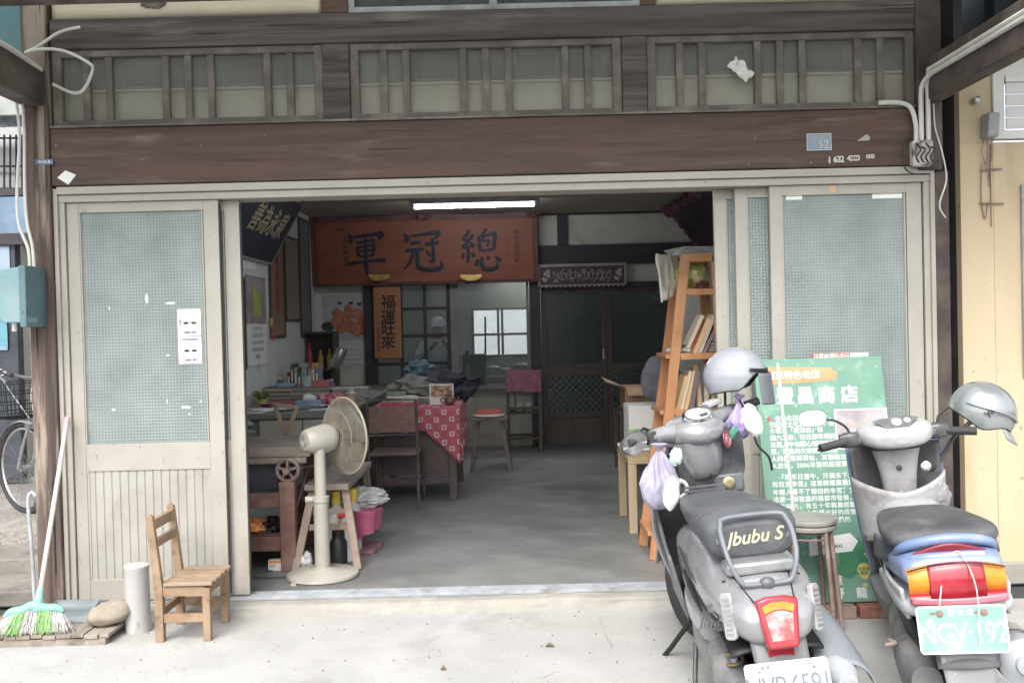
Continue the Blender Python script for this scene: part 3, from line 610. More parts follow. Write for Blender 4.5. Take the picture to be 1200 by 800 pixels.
# bicycle, front end in view
bl = T(-3.38, 1.62, .185) @ RZ(200-90+38)          # local +x forward
def bicycle():
    B = thing('bicycle', 'grey city bicycle with a wire front basket on porch', 'bicycle', (0,0,0), bl @ Matrix(), local=True)
    r = .30
    def wheel(x):
        t = MB().tube([(x+r*cos(a*pi/24), 0, r+.01+r*sin(a*pi/24)) for a in range(48)], .018, 8, closed=True)
        W_ = part('wheel', t, M['rubber'], B)
        q = MB().tube([(x+(r-.028)*cos(a*pi/24), 0, r+.01+(r-.028)*sin(a*pi/24)) for a in range(48)], .010, 6, closed=True)
        part('rim', q, M['steel'], W_)
        q = MB().cyl((x, -.035, r+.01), (x, .035, r+.01), .022)
        for k in range(18):
            a = 2*pi*k/18; q.tube([(x+.02*cos(a+1.2), .02*(-1)**k, r+.01+.02*sin(a+1.2)), (x+(r-.03)*cos(a), 0, r+.01+(r-.03)*sin(a))], .0012, 4)
        part('spokes', q, M['steel'], W_)
    wheel(.0); wheel(-1.02)
    fp = mat('bike_paint', (.20,.24,.28), (.26,.30,.34), .35)
    f = MB().tube([(-.18, 0, .78), (-.14, 0, .62), (-.22, 0, .54), (-.42, 0, .33)], .018, 10, smooth=4).tube([(-.16, 0, .68), (-.5, 0, .42), (-.48, 0, .33)], .016, 8, smooth=4)
    f.tube([(-.45, 0, .32), (-.58, 0, .78)], .016).tube([(-.45, .05, .31), (-1.02, .06, .31)], .009).tube([(-.45, -.05, .31), (-1.02, -.06, .31)], .009).tube([(-.56, .03, .70), (-1.02, .06, .31)], .008).tube([(-.56, -.03, .70), (-1.02, -.06, .31)], .008)
    part('frame', f, fp, B)
    k = MB()
    for s in (-1, 1): k.tube([(-.13, s*.045, .60), (-.06, s*.05, .46), (0, s*.05, .31)], .011, 8, smooth=3)
    k.box((-.16, -.06, .59), (-.11, .06, .62)); part('fork', k, M['steel'], B)
    k = MB()
    for i in range(13): pass
    k.grid(lambda u, v: ((r+.03)*cos(radians(20+u*150)), (v-.5)*.055, r+.01+(r+.03)*sin(radians(20+u*150))-.012*(2*v-1)**2), 24, 4)
    part('mudguard', k, M['grey_metal'], B, solid=.002)
    k = MB().tube([(-.185, 0, .78), (-.20, 0, .90), (-.20, .0, .93)], .014).tube([(-.38, .30, .97), (-.25, .27, .99), (-.17, .12, .95), (-.19, 0, .93), (-.17, -.12, .95), (-.25, -.27, .99), (-.38, -.30, .97)], .011, 8, smooth=5)
    hb = part('handlebar', k, M['steel'], B)
    for s in (-1, 1): part('grip', MB().tube([(-.24, s*.272, .99), (-.39, s*.302, .968)], .017, 10), M['rubber'], hb)
    for s in (-1, 1): part('brake_lever', MB().tube([(-.22, s*.24, .975), (-.20, s*.27, .955), (-.33, s*.31, .93)], .006, 6, smooth=3), M['steel'], hb)
    k = MB()
    for s in (-1, 1): k.tube([(-.22, s*.22, .98), (-.04, s*.20, 1.0), (.02, s*.08, .85), (-.10, s*.02, .66)], .004, 6, smooth=6)
    part('brake_cable', k, M['cable'], B)
    k = MB()
    def ringp(z, ex): return [(.02-.0+ex*.0+ (.15+ex)*cx+.03, (.17+ex)*cy, z) for cx, cy in ((-1,-1),(1,-1),(1,1),(-1,1))]
    for z, ex in ((.90, .02), (.83, .012), (.76, .004), (.70, -.004), (.66, -.012)):
        p = ringp(z, ex); k.tube(p+[p[0]], .0035, 5)
    for i in range(13):
        t = i/12
        for (c0, c1) in ((0, 1), (1, 2), (2, 3), (3, 0)):
            A, B2 = ringp(.90, .02), ringp(.66, -.012)
            pa = Vector(A[c0]).lerp(Vector(A[c1]), t); pb = Vector(B2[c0]).lerp(Vector(B2[c1]), t); k.tube([pa, pb], .002, 4)
    bt = ringp(.66, -.012)
    for i in range(9):
        t = i/8; k.tube([Vector(bt[0]).lerp(Vector(bt[1]), t), Vector(bt[3]).lerp(Vector(bt[2]), t)], .002, 4)
    part('basket', k, M['black'], B)
    part('pedal_crank', MB().cyl((-.45, -.08, .31), (-.45, .08, .31), .03).box((-.47, .08, .13), (-.44, .10, .31)).box((-.51, .1, .11), (-.40, .19, .135)).box((-.47, -.10, .31), (-.44, -.08, .48)).box((-.51, -.19, .47), (-.40, -.10, .495)), M['dark_plastic'], B)
    part('saddle', MB().loft([(-.14, 0, .84, .08, .03, .03, 2.2), (-.05, 0, .845, .075, .035, .03, 2.2), (.05, 0, .84, .035, .03, .025, 2.2), (.12, 0, .84, .02, .02, .02, 2.2)], M=T(-.6, 0, 0) @ RZ(-90)), M['black'], B)
bicycle()
# ================================================================ yellow house on the right
NR = thing('yellow_house', 'cream yellow boarded house wall right of shop with white louvre window', 'building', (3.4, .3, -.06))
yel = mat('yellow_board', (.55,.445,.285), (.60,.495,.335), .7, 2.5, st=(1,1,.3), dirt=(.44,.34,.20), ds=3, dlo=.5, dhi=.75, dst=(1.5,1.5,.22), speck=(22,.71,(.36,.28,.17)), bump=.0012, bscale=20, bst=(1,1,.15))
yw = MB(); y0 = .15
for k, (xa, xb) in enumerate(((2.418, 2.593), (2.5945, 2.80), (2.8015, 3.02), (3.0215, 3.3), (3.3015, 3.7), (3.7015, 4.2), (4.2, 5.2))):
    yw.box((xa, y0+.0005*(k % 2), .06), (xb, y0+.06, 2.31))
yw.box((2.418, y0, 2.3105), (2.588, y0+.06, 2.80))
part('boarding', yw, yel, NR, bevel=.0015)
part('side_return', MB().box((2.422, y0+.061, -.06), (2.47, 3.5, 3.3)), M['timber_in'], NR)
part('base_course', MB().box((2.40, y0-.02, -.06), (5.2, y0+.07, .06)), M['concrete_step'], NR, bevel=.01)
uw2 = part('upper_wall', MB().box((2.60, y0-.03, 2.955), (5.2, y0+.08, 5)).box((2.28, y0+.3, 2.70), (3.1, y0+.36, 5)), mat('navy_timber', (.022,.03,.04), (.04,.05,.06), .6, 5), NR)
part('upper_sash', MB().box((2.72, y0-.05, 2.98), (2.76, y0-.031, 4)).box((2.76, y0-.05, 3.2), (4.6, y0-.031, 3.24)).box((3.2, y0-.05, 2.98), (3.24, y0-.031, 3.199)), M['post_dark'], uw2)
f = MB(); a = at(1162, 158, y0); xw, zw = 2.592, 2.325
f.box((xw, y0-.02, zw), (3.6, y0+.05, zw+.045)).box((xw, y0-.018, zw+.045), (xw+.06, y0+.05, 2.95)).box((xw+.06, y0-.018, 2.66), (3.6, y0+.05, 2.95))
o = part('louvre_window', f, M['white'], NR, bevel=.003)
sl = MB()
for k in range(5): sl.box((xw+.075, y0-.005+.0, zw+.055+k*.062), (3.6, y0+.008, zw+.113+k*.062))
part('louvre_panels', sl, M['white'], o, bevel=.002)
f = MB().box((2.735, y0-.02, 1.05), (2.765, y0+.02, 2.08)).box((2.765, y0-.02, 2.045), (3.8, y0+.02, 2.08)).box((2.765, y0-.02, 1.05), (3.8, y0+.02, 1.09))
o = part('side_window', f, M['grey_metal'], NR, bevel=.002)
part('pane', MB().box((2.765, y0-.012, 1.09), (3.8, y0-.006, 2.045)), M['dark_pane'], o)
G = MB().box((2.29, .8, -.06), (2.41, .9, 5.0))
part('gap_boarding', MB().box((2.275, 1.2, -.06), (2.42, 1.25, 5)), M['timber_in'], NR)
uh = MB(); 
part('eave_soffit', MB().box((2.30, -1.6, 3.35), (5.0, .14, 3.40)), M['timber_in'], NR)
mb_ = thing('meter_box', 'small grey meter box with loose wires on yellow wall', 'meter box', (2.555, .12, 2.3))
part('box_shell', MB().box((2.528, .06, 2.325), (2.588, .148, 2.452), T(2.555, .1, 2.39) @ RY(4) @ T(-2.555, -.1, -2.39)), M['grey_metal'], mb_, bevel=.006)
ww = MB()
for k in range(4):
    x = 2.532+k*.016
    ww.tube([(x, .11, 2.33), (x-.012+.012*(k % 3), .12, 2.26), (x+.014-.01*k, .135, 2.19-.04*k)], .0025, 5, smooth=4)
ww.tube([(2.515, .135, 2.16), (2.635, .135, 2.165)], .004, 5).tube([(2.51, .135, 1.985), (2.64, .135, 1.98)], .004, 5).tube([(2.575, .14, 2.30), (2.575, .14, 1.86)], .003, 5).tube([(2.53, .138, 2.2), (2.522, .138, 2.02), (2.54, .138, 1.90), (2.556, .138, 1.99)], .003, 5, smooth=4)
part('loose_wires', ww, M['rust'], mb_)
single('wall_fixture', MB().cyl((2.495, .148, 2.53), (2.495, .11, 2.53), .016).ell((2.495, .108, 2.53), (.02, .012, .02)), M['steel'], 'small round metal knob high on the yellow wall', 'knob')

# ================================================================ left foreground
WB = mat('bare_wood', (.25,.165,.10), (.35,.25,.165), .8, 6, st=(1,1,1), dirt=(.15,.10,.065), ds=12, dlo=.47, dhi=.75, bump=.0012, bscale=40)
WB2 = mat('bare_wood_slat', (.26,.185,.12), (.37,.28,.20), .8, 7, st=X_, dirt=(.15,.105,.07), ds=13, dlo=.47, dhi=.75, bump=.0012, bscale=40)
C = thing('wooden_chair', 'small bare wood slatted child chair by the sliding door', 'chair', (-1.585, -.33, -.06))
g = -.06; bx, fx, ny, fy = -1.70, -1.475, -.47, -.19
sz = .205
for (x, y, lab) in ((fx, ny, 0), (fx, fy, 0)): part('leg', MB().bar((x, y, g), (x, y, sz-.012), .036, .034, (0, 1, 0)), WB, C, bevel=.003)
for y in (ny, fy):
    part('back_leg', MB().bar((bx, y, g), (bx, y, sz), .04, .036, (0, 1, 0)).bar((bx, y, sz-.01), (bx-.035, y, .535), .04, .034, (0, 1, 0), .034, .03).ell((bx-.036, y, .535), (.017, .015, .012)), WB, C, bevel=.003)
s_ = MB()
for k in range(5):
    y = ny+.005+k*(fy-ny-.01)/4
    s_.box((bx+.025, y-.0265, sz), (fx+.03, y+.0255, sz+.017))
part('seat', s_, WB2, C, bevel=.003)
r_ = MB()
for y in (ny, fy): r_.box((bx+.015, y-.011, sz-.05), (fx-.01, y+.011, sz-.004)).box((bx+.015, y-.01, .03), (fx-.01, y+.01, .07))
for x in (bx, fx): r_.box((x-.01, ny+.012, sz-.05), (x+.01, fy-.012, sz-.004)).box((x-.01, ny+.012, .055), (x+.01, fy-.012, .09))
part('stretcher', r_, WB, C, bevel=.002)
part('back_rail', MB().box((bx-.036, ny+.015, .47), (bx-.012, fy-.015, .52)).box((bx-.026, ny+.015, .385), (bx-.004, fy-.015, .425)), WB, C, bevel=.003)
single('white_canister', MB().lathe([(.0, 0), (.058, 0), (.06, .006), (.058, .31), (.061, .314), (.061, .326), (.052, .33), (0, .328)], T(-1.872, -.30, -.06), 40), mat('canister', (.47,.47,.46), (.53,.53,.52), .5, 4, dirt=(.30,.285,.26), ds=9, dlo=.55, dhi=.72, dst=(1,1,.5)), 'plain white plastic canister standing behind the small chair', 'canister')
pw = mat('pallet_wood', (.25,.21,.175), (.36,.32,.275), .88, 7, st=(1,.14,1), dirt=(.17,.14,.115), ds=7, dlo=.48, dhi=.7, dst=(1,.2,1), bump=.002, bscale=40, bst=(1,.1,1))
Pb = thing('slatted_board', 'weathered grey slatted wooden board on ground under the broom', 'board', (-2.3, -.3, -.06))
s_ = MB(); x = -2.62; k = 0
while x < -1.99:
    ww = .052+.02*((k*7) % 5)/5; j = .012*noise.noise((k*1.7, 0, 0))
    s_.box((x, -.505+j, -.028+.003*(k % 3)), (x+ww, -.05+j, -.010+.003*(k % 3))); x += ww+.004; k += 1
s_.box((x, -.50, -.026), (x+.045, -.04, -.008))
part('slats', s_, pw, Pb, bevel=.002)
part('battens', MB().box((-2.63, -.50, -.06), (x+.03, -.455, -.029)).box((-2.63, -.12, -.06), (x+.03, -.08, -.029)), pw, Pb, bevel=.002)
c = at(103, 738, -.33)
single('river_stone', MB().ell((-1.985, -.36, .050), (.105, .075, .056), T(-1.985, -.36, .05) @ RZ(14) @ RY(-8) @ T(1.985, .36, -.05), 32, 20, jit=.10, js=1.6), mat('stone', (.25,.215,.165), (.36,.32,.26), .85, 7, dirt=(.30,.25,.2), ds=14, bump=.0015, bscale=60), 'smooth oval tan river stone lying on the slatted board', 'stone')
# broom
Bm = thing('broom', 'mint and white plastic broom leaning on the left door jamb', 'broom', (-2.24, -.40, -.005))
top = Vector((-2.335, -.062, 1.0)); top = at(79, 490, -.065); bot = at(45, 706, -.43); hb = bot+Vector((0, 0, 0))
part('handle', MB().tube([bot-(top-bot)*.02, bot.lerp(top, .5), top], .0115, 12), mat('broom_handle', (.50,.40,.39), (.56,.47,.46), .4, 2, st=(1,1,.6), dirt=(.58,.56,.55), ds=1.5, dlo=.4, dhi=.6), Bm)
part('grip_end', MB().tube([top-(top-bot)*.02, top+(top-bot)*.006], .014, 12), mat('broom_pink', (.60,.36,.36), (.66,.42,.42), .5), Bm)
d = (top-bot).normalized(); Rm = T(bot) @ d.to_track_quat('Z', 'Y').to_matrix().to_4x4()
mint = mat('mint', (.20,.43,.36), (.25,.48,.41), .45)
lx = at(6, 722, -.46); rx = at(74, 716, -.42)
hd = MB()
hd.tube([bot+d*.07, bot], [.016, .02], 12).tube([bot+Vector((0,0,.02)), bot+Vector((0, 0, -.03))], [.022, .034], 14)
hv = (rx-lx); n_ = 18
hp = []
for k in range(n_+1):
    t = k/n_; p = lx.lerp(rx, t); p.z += .034*(1-(2*t-1)**2)+.006*math.sin(t*pi*5); hp.append(p)
hd.tube(hp, [.012+.012*sin(pi*min(1, max(0, k/n_)))**.5 for k in range(n_+1)], 10)
part('broom_head', hd, mint, Bm)
rr = random.Random(5)
for nm, colr, sel in (('white_bristles', mat('bristle_white', (.36,.35,.33), (.54,.53,.51), .6, 40), (0, 2, 4)), ('green_bristles', mat('bristle_green', (.22,.42,.13), (.30,.52,.20), .6), (1, 3)), ):
    b = MB()
    for k in range(900):
        t = (k+rr.random())/900; seg = min(4, int(t*5))
        if seg not in sel: continue
        p = lx.lerp(rx, t); p.z += .034*(1-(2*t-1)**2)-.006; yy = rr.uniform(-.016, .016)
        e = Vector((p.x+(t-.5)*.10+rr.gauss(0, .014), p.y+yy*2.2-.045+rr.uniform(-.012, .012), rr.uniform(-.008, .012)+.004))
        mid = (p+e)/2+Vector((rr.uniform(-.004, .004), -.004, 0)); b.tube([p+Vector((0, yy, 0)), mid, e], [.0016, .0015, .001], 4, caps=False)
    part(nm, b, colr, Bm)
# dustpan with a hooked rod
Dp = thing('long_dustpan', 'blue grey dustpan with hooked grey rod behind the broom', 'dustpan', (-2.30, -.2, -.01))
p0 = at(41, 708, -.22); pts = [p0, at(37, 640, -.20), at(33, 592, -.19), at(34, 580, -.185), at(38, 577, -.18), at(42, 581, -.18)]
part('rod', MB().tube(pts, .0095, 10, smooth=5), M['grey_metal'], Dp)
pm = mat('dustpan', (.17,.20,.215), (.21,.24,.255), .5)
q = MB(); a = at(38, 728, -.2); bz = -.005
q.add([(-2.38, -.33, bz), (-2.10, -.33, bz), (-2.13, -.13, bz), (-2.35, -.13, bz), (-2.37, -.32, bz+.05), (-2.11, -.32, bz+.035), (-2.13, -.13, bz+.06), (-2.35, -.13, bz+.06)], [(0,1,2,3), (0,3,7,4), (1,5,6,2), (3,2,6,7)])
part('pan', q, pm, Dp, solid=.004)
def degrees_(a): return a*180/pi
# ================================================================ interior: left side
def P3(px, py, Y): return at(px, py, Y)
wood_red = mat('old_red_wood', (.13,.065,.05), (.20,.11,.085), .6, 6, st=(1,1,1), dirt=(.25,.19,.16), ds=6, dlo=.52, dhi=.75, bump=.001)
wood_grey = mat('old_grey_wood', (.19,.155,.13), (.28,.24,.205), .75, 6, dirt=(.34,.31,.28), ds=5, bump=.001)
W = thing('old_workbench', 'old red brown wooden workbench with iron pulley wheel on post', 'workbench', (-1.7, .95, 0))
part('top_slab', MB().box((-2.15, .62, .655), (-1.20, 1.25, .715)).box((-2.15, .60, .62), (-1.22, .64, .655)), wood_grey, W, bevel=.006)
part('post', MB().box((-1.375, .56, 0), (-1.285, .64, .52)), wood_red, W, bevel=.005)
part('post', MB().box((-1.375, 1.22, 0), (-1.285, 1.30, .655)), wood_red, W, bevel=.005)
part('post', MB().box((-2.15, .57, 0), (-2.07, .64, .655)).box((-2.15, 1.22, 0), (-2.07, 1.30, .655)), wood_red, W, bevel=.005)
part('rail', MB().box((-2.07, .575, .37), (-1.375, .625, .455)).box((-2.07, .575, .115), (-1.375, .625, .20)).box((-2.07, 1.24, .115), (-1.375, 1.28, .2)).box((-1.35, .64, .38), (-1.31, 1.22, .44)), wood_red, W, bevel=.004)
part('dark_drawer', MB().box((-2.07, .66, .47), (-1.40, 1.2, .615)), M['timber_in'], W)
iron = mat('pulley_iron', (.16,.12,.11), (.26,.2,.18), .55, 14, metal=.3)
q = MB(); cx_, cz_ = -1.325, .585
q.tube([(cx_+.062*cos(a*pi/20), .585, cz_+.062*sin(a*pi/20)) for a in range(40)], .0125, 8, closed=True).cyl((cx_, .54, cz_), (cx_, .63, cz_), .02)
for k in range(5):
    a = 2*pi*k/5+.3; q.bar((cx_+.015*cos(a), .583, cz_+.015*sin(a)), (cx_+.058*cos(a), .583, cz_+.058*sin(a)), .014, .018, (0, 1, 0))
q.cyl((cx_, .60, cz_), (cx_, .60, cz_), .01) if False else None
q.tube([(cx_+.05, .59, cz_+.006), (cx_+.16, .75, cz_+.01)], .004, 6)
part('pulley_wheel', q, iron, W)
Pn = single('round_pan', MB().lathe([(0, 0), (.09, .004), (.13, .03), (.145, .035), (.147, .03), (.10, -.004), (0, -.01)], T(-1.50, .78, .315) @ RX(62) @ T(0, 0, 0), 32), M['grey_metal'], 'round grey metal pan propped under the workbench', 'pan')
single('white_carton', MB().box((-1.60, .92, .205), (-1.39, 1.1, .36)), M['white'], 'white carton on the lower shelf behind the round pan', 'carton', bevel=.003)
sb = struct if False else None
part('lower_shelf', MB().box((-2.07, .63, .19), (-1.36, 1.24, .204)), wood_red, W)
single('orange_bag', MB().ell((-1.56, .70, .245), (.09, .06, .04), None, 24, 14, jit=.5, js=2.5), mat('orange_plastic', (.62,.20,.07), (.75,.32,.12), .35, 10), 'crumpled orange bag on lower shelf of the workbench', 'bag')
single('black_bag', MB().ell((-1.445, .72, .245), (.075, .06, .042), None, 24, 14, jit=.6, js=2.5), M['black'], 'crumpled black bag beside the orange bag on workbench shelf', 'bag')
Mb = thing('medicine_box', 'white and orange medicine box on floor under the workbench', 'box', (-1.405, .59, 0))
part('carton', MB().box((-1.452, .575, .002), (-1.372, .62, .062)), M['paper'], Mb, bevel=.001)
part('orange_side', MB().box((-1.3715, .5755, .002), (-1.345, .6195, .062)).box((-1.452, .5742, .046), (-1.372, .5748, .060)), mat('orange_card', (.68,.26,.08), (.74,.32,.12), .5), Mb)
part('box_print', MB().text('軟膏', .016, FM(-1.425, .5744, .03)).text('20g', .010, FM(-1.39, .5744, .02)), mat('print_orange', (.6,.25,.1)), Mb)
single('white_pouch', MB().ell((-1.235, .60, .05), (.035, .05, .052), T(-1.235, .6, .05) @ RX(-25) @ T(1.235, -.6, -.05), 20, 14, jit=.35), mat('pouch', (.6,.62,.64), (.7,.72,.74), .4, 12, dirt=(.35,.38,.42), ds=20), 'small crumpled white foil pouch beside bench post', 'pouch')
# pedestal fan
fan_w = mat('fan_plastic', (.34,.325,.28), (.40,.382,.335), .4, 4, dirt=(.33,.30,.24), ds=7, dlo=.58, dhi=.85)
FN = thing('pedestal_fan', 'yellowed white pedestal fan turned away on the shop floor', 'fan', (-1.105, .43, 0))
fx_, fy_ = -1.105, .43
part('base', MB().lathe([(0, 0), (.195, .0), (.203, .008), (.20, .022), (.16, .036), (.06, .046), (.045, .055), (0, .056)], T(fx_, fy_, 0), 48).box((fx_-.14, fy_-.19, .0), (fx_-.11, fy_-.17, .012)), fan_w, FN)
part('pole', MB().lathe([(.043, .04), (.042, .42), (.047, .425), (.047, .455), (.033, .46), (.031, .76), (0, .765)], T(fx_, fy_, 0), 24), fan_w, FN)
part('collar_knob', MB().cyl((fx_-.045, fy_-.01, .44), (fx_-.085, fy_-.02, .44), .019, 16), fan_w, FN)
ax = Vector((.73, .68, .03)).normalized(); hub = at(404, 510, .58); 
Q = T(hub) @ ax.to_track_quat('Z', 'Y').to_matrix().to_4x4()
part('neck', MB().tube([(fx_, fy_, .74), (fx_+.005, fy_, .80), tuple(hub-ax*.17+Vector((0, 0, -.05)))], [.026, .03, .028], 14), fan_w, FN)
mo = part('motor_housing', MB().lathe([(0, -.27), (.052, -.268), (.066, -.256), (.076, -.21), (.084, -.13), (.076, -.095), (.05, -.07), (0, -.068)], Q, 32), fan_w, FN)
vn = MB()
for rr_ in (.012, .022, .032): vn.tube([(rr_*cos(a*pi/16), rr_*sin(a*pi/16), -.2715) for a in range(32)], .002, 5, closed=True, M=Q)
part('motor_vent', vn, M['grey_metal'], mo)
gu = MB(); Rg = .222
gu.tube([(Rg*cos(a*pi/32), Rg*sin(a*pi/32), 0) for a in range(64)], .0065, 8, closed=True, M=Q)
for rr_, z in ((.075, -.062), (.15, -.052), (.075, .07), (.15, .055)): gu.tube([(rr_*cos(a*pi/24), rr_*sin(a*pi/24), z) for a in range(48)], .002, 5, closed=True, M=Q)
for k in range(96):
    a = 2*pi*k/96; c_, s2 = cos(a), sin(a)
    for sg in (-1, 1): gu.tube([(rr_*c_, rr_*s2, sg*z) for rr_, z in ((.05, .066), (.12, .062), (.18, .042), (.21, .018), (Rg, .0))], .0011, 4, M=Q, caps=False)
gu.lathe([(0, .074), (.05, .072), (.05, .066), (0, .066)], Q, 24)
part('wire_guard', gu, mat('guard_wire', (.33,.295,.225), (.40,.365,.29), .4), FN)
bl_ = MB()
for k in range(3):
    a0 = 2*pi*k/3+.5
    bl_.grid(lambda u, v, a0=a0: ((.03+.165*u)*cos(a0+(v-.5)*(1.0+.75*sin(pi*u))), (.03+.165*u)*sin(a0+(v-.5)*(1.0+.75*sin(pi*u))), (v-.5)*.05), 12, 12, Q)
bl_.lathe([(0, -.04), (.035, -.04), (.035, .03), (0, .045)], Q, 20)
part('blades', bl_, mat('blade', (.13,.122,.108), (.17,.16,.142), .3), FN, solid=.002)
part('power_cord', MB().tube([(fx_-.10, fy_+.0, .03), (fx_-.22, fy_-.04, .012), (fx_-.40, fy_-.02, .008), (fx_-.46, fy_+.03, .008), (fx_-.36, fy_+.12, .008), (fx_-.24, fy_+.2, .02), (fx_-.20, fy_+.21, .30), (fx_-.13, fy_+.3, .57)], .0045, 6, smooth=6), M['dark_plastic'], FN)
# low bench with splayed legs
Bn = thing('splayed_bench', 'narrow grey wooden bench with splayed legs behind the fan', 'bench', (-1.10, 1.08, 0))
part('seat', MB().box((-1.24, .62, .455), (-.98, 1.56, .49)), wood_grey, Bn, bevel=.004)
lw_ = mat('bench_leg', (.24,.175,.14), (.33,.26,.215), .75, 6, st=Z_, dirt=(.16,.11,.09), ds=7, bump=.001)
for (xa, ya, xb, yb_) in ((-1.01, .68, -.925, .56), (-1.02, 1.50, -.975, 1.62), (-1.20, .68, -1.29, .56), (-1.21, 1.50, -1.27, 1.62)):
    part('leg', MB().bar((xb, yb_, 0), (xa, ya, .457), .046, .036, (0, 1, 0)), lw_, Bn, bevel=.004)
part('stretcher', MB().box((-1.24, .625, .22), (-.985, .645, .255)).box((-1.25, 1.55, .22), (-.98, 1.57, .255)).box((-1.25, .60, .30) if False else (-1.245, .66, .31), (-.99, .675, .34)), lw_, Bn, bevel=.003)
# boots, bottles and bag below it
pk = mat('boot_pink', (.42,.10,.19), (.50,.14,.24), .42, 6, dirt=(.33,.12,.18), ds=6)
def boot(loc, rot, label, h):
    B = thing('rubber_boot', label, 'boot', loc, rot, group='pink rubber boots', local=True)
    s = MB()
    s.loft([(-.0, 0, 0, .055, .05, .05, 2)]) if False else None
    rings = []
    def ring(cx, cz, rx, ry, tilt):
        return [(cx+rx*cos(2*pi*k/24)*cos(tilt), ry*sin(2*pi*k/24), cz-rx*cos(2*pi*k/24)*sin(tilt)) for k in range(24)]
    for cx, cz, rx, ry, tl in ((0, h, .078, .07, 0), (0, h-.012, .075, .067, 0), (.0, h*.7, .066, .06, .0), (.0, h*.45, .06, .052, .1), (.006, .115, .062, .05, .35), (.03, .085, .07, .05, .75), (.075, .06, .058, .05, 1.2), (.13, .045, .04, .05, 1.5), (.175, .036, .026, .042, 1.55), (.20, .03, .012, .022, 1.57)): rings.append(ring(cx, cz, rx, ry, tl))
    vs = [p for r_ in rings for p in r_]; n_ = 24
    fs = [(i*n_+k, i*n_+(k+1) % n_, (i+1)*n_+(k+1) % n_, (i+1)*n_+k) for i in range(len(rings)-1) for k in range(n_)]
    fs.append(tuple((len(rings)-1)*n_+k for k in range(n_)))
    s.add(vs, fs)
    part('boot_shaft', s, pk, B, solid=.004)
    q = MB(); out = [(-.068, -.03), (-.06, -.045), (0, -.05), (.06, -.046), (.13, -.056), (.18, -.048), (.208, -.02), (.208, .02), (.18, .048), (.13, .056), (.06, .046), (0, .05), (-.06, .045), (-.068, .03)]
    q.prism(out, .026); part('boot_sole', q, mat('boot_sole', (.20,.10,.12), (.28,.15,.17), .7), B, bevel=.004)
boot((-.945, .98, 0), RZ(168), 'nearer pink rubber boot with toe pointing to the fan', .27)
boot((-.93, 1.14, 0), RZ(176), 'farther pink rubber boot holding a white plastic bag', .26)
def bag_mesh(c, r, jit=.35, js=2.6, n=36, m=24, M_=None): return MB().ell(c, r, M_, n, m, jit, js)
plw = mat('plastic_white', (.66,.66,.66), (.76,.76,.77), .3, 8, bump=.004, bscale=24, transl=.25)
single('white_carrier_bag', bag_mesh((-.985, 1.16, .315), (.15, .12, .062), .4), plw, 'crumpled white carrier bag lying over the pink boots', 'bag')
def bottle(c, r, h, body, cap, label, neck=.35):
    B = thing('plastic_bottle', label, 'bottle', c, group='bottles under the bench')
    x, y, z = c
    part('bottle_body', MB().lathe([(0, 0), (r, .002), (r, h*.62), (r*.8, h*.72), (r*neck, h*.8), (r*neck, h*.86), (0, h*.86)], T(x, y, z), 20), body, B)
    part('cap', MB().lathe([(0, h*.8), (r*neck*1.25, h*.8), (r*neck*1.2, h), (0, h)], T(x, y, z), 16), cap, B)
yc = mat('yellow_cap', (.72,.52,.03), (.8,.6,.06), .4)
bottle((-1.10, .86, 0), .055, .41, plw, yc, 'tall white bottle with a yellow cap below the bench', .4)
bottle((-1.02, 1.0, 0), .05, .40, plw, yc, 'white bottle with yellow cap farther under the bench', .4)
bottle((-1.07, .74, 0), .052, .20, M['black'], M['black'], 'squat black bottle low beside the fan pole', .6)
rb = thing('red_cap_bottle', 'white bottle with red cap and yellow label under bench', 'bottle', (-1.03, .80, 0), group='bottles under the bench')
part('bottle_body', MB().lathe([(0, 0), (.05, .002), (.05, .2), (.03, .25), (.018, .27), (0, .27)], T(-1.03, .80, 0), 20), plw, rb)
part('cap', MB().cyl((-1.075, .77, .275), (-1.03, .79, .275), .014), mat('red_cap', (.6,.05,.04), (.7,.08,.06), .4), rb)
part('label_band', MB().lathe([(.0505, .19), (.0505, .235), (.05, .235)], T(-1.03, .80, 0), 20), yc, rb)
# long cluttered desk along the left wall
dk = mat('desk_green', (.15,.16,.14), (.21,.22,.20), .6, 5)
dkp = mat('desk_drawer', (.42,.41,.34), (.48,.47,.40), .6, 5, dirt=(.33,.31,.25), ds=5)
D_ = thing('long_desk', 'long green grey desk with pale drawers along left wall', 'desk', (-1.7, 3.2, 0))
part('desk_slab', MB().box((-2.23, 2.2, .735), (-1.25, 5.6, .775)), dk, D_, bevel=.004)
part('drawer_front', MB().box((-1.92, 2.24, .55), (-1.60, 2.27, .725)), dkp, D_, bevel=.004)
part('drawer_front', MB().box((-1.592, 2.24, .55), (-1.28, 2.27, .725)), dkp, D_, bevel=.004)
part('desk_body', MB().box((-2.2, 2.275, .02), (-1.27, 2.33, .732)).box((-1.32, 2.335, .02), (-1.27, 5.5, .732)), dk, D_)
def book_stack(x, y, z, n, wx, wy, cols, label, name='book_stack', grp='piles of books on the long desk', seed=1):
    rr_ = random.Random(seed); zz = z
    for k in range(n):
        t = rr_.uniform(.025, .045); a = rr_.uniform(-8, 8)
        Mx = T(x+rr_.uniform(-.015, .015), y+rr_.uniform(-.015, .015), zz) @ RZ(a)
        B = thing('book', label[k % len(label)], 'book', (x, y, zz), group=grp)
        part('cover', MB().box((-wx/2, -wy/2, 0), (wx/2, wy/2, .004), Mx).box((-wx/2, -wy/2, t-.004), (wx/2, wy/2, t), Mx).box((-wx/2, -wy/2, .004), (-wx/2+.004, wy/2, t-.004), Mx), cols[k % len(cols)], B)
        part('page_block', MB().box((-wx/2+.0045, -wy/2+.004, .0042), (wx/2-.004, wy/2-.004, t-.0042), Mx), M['paper_old'], B)
        zz += t+.001
    return zz
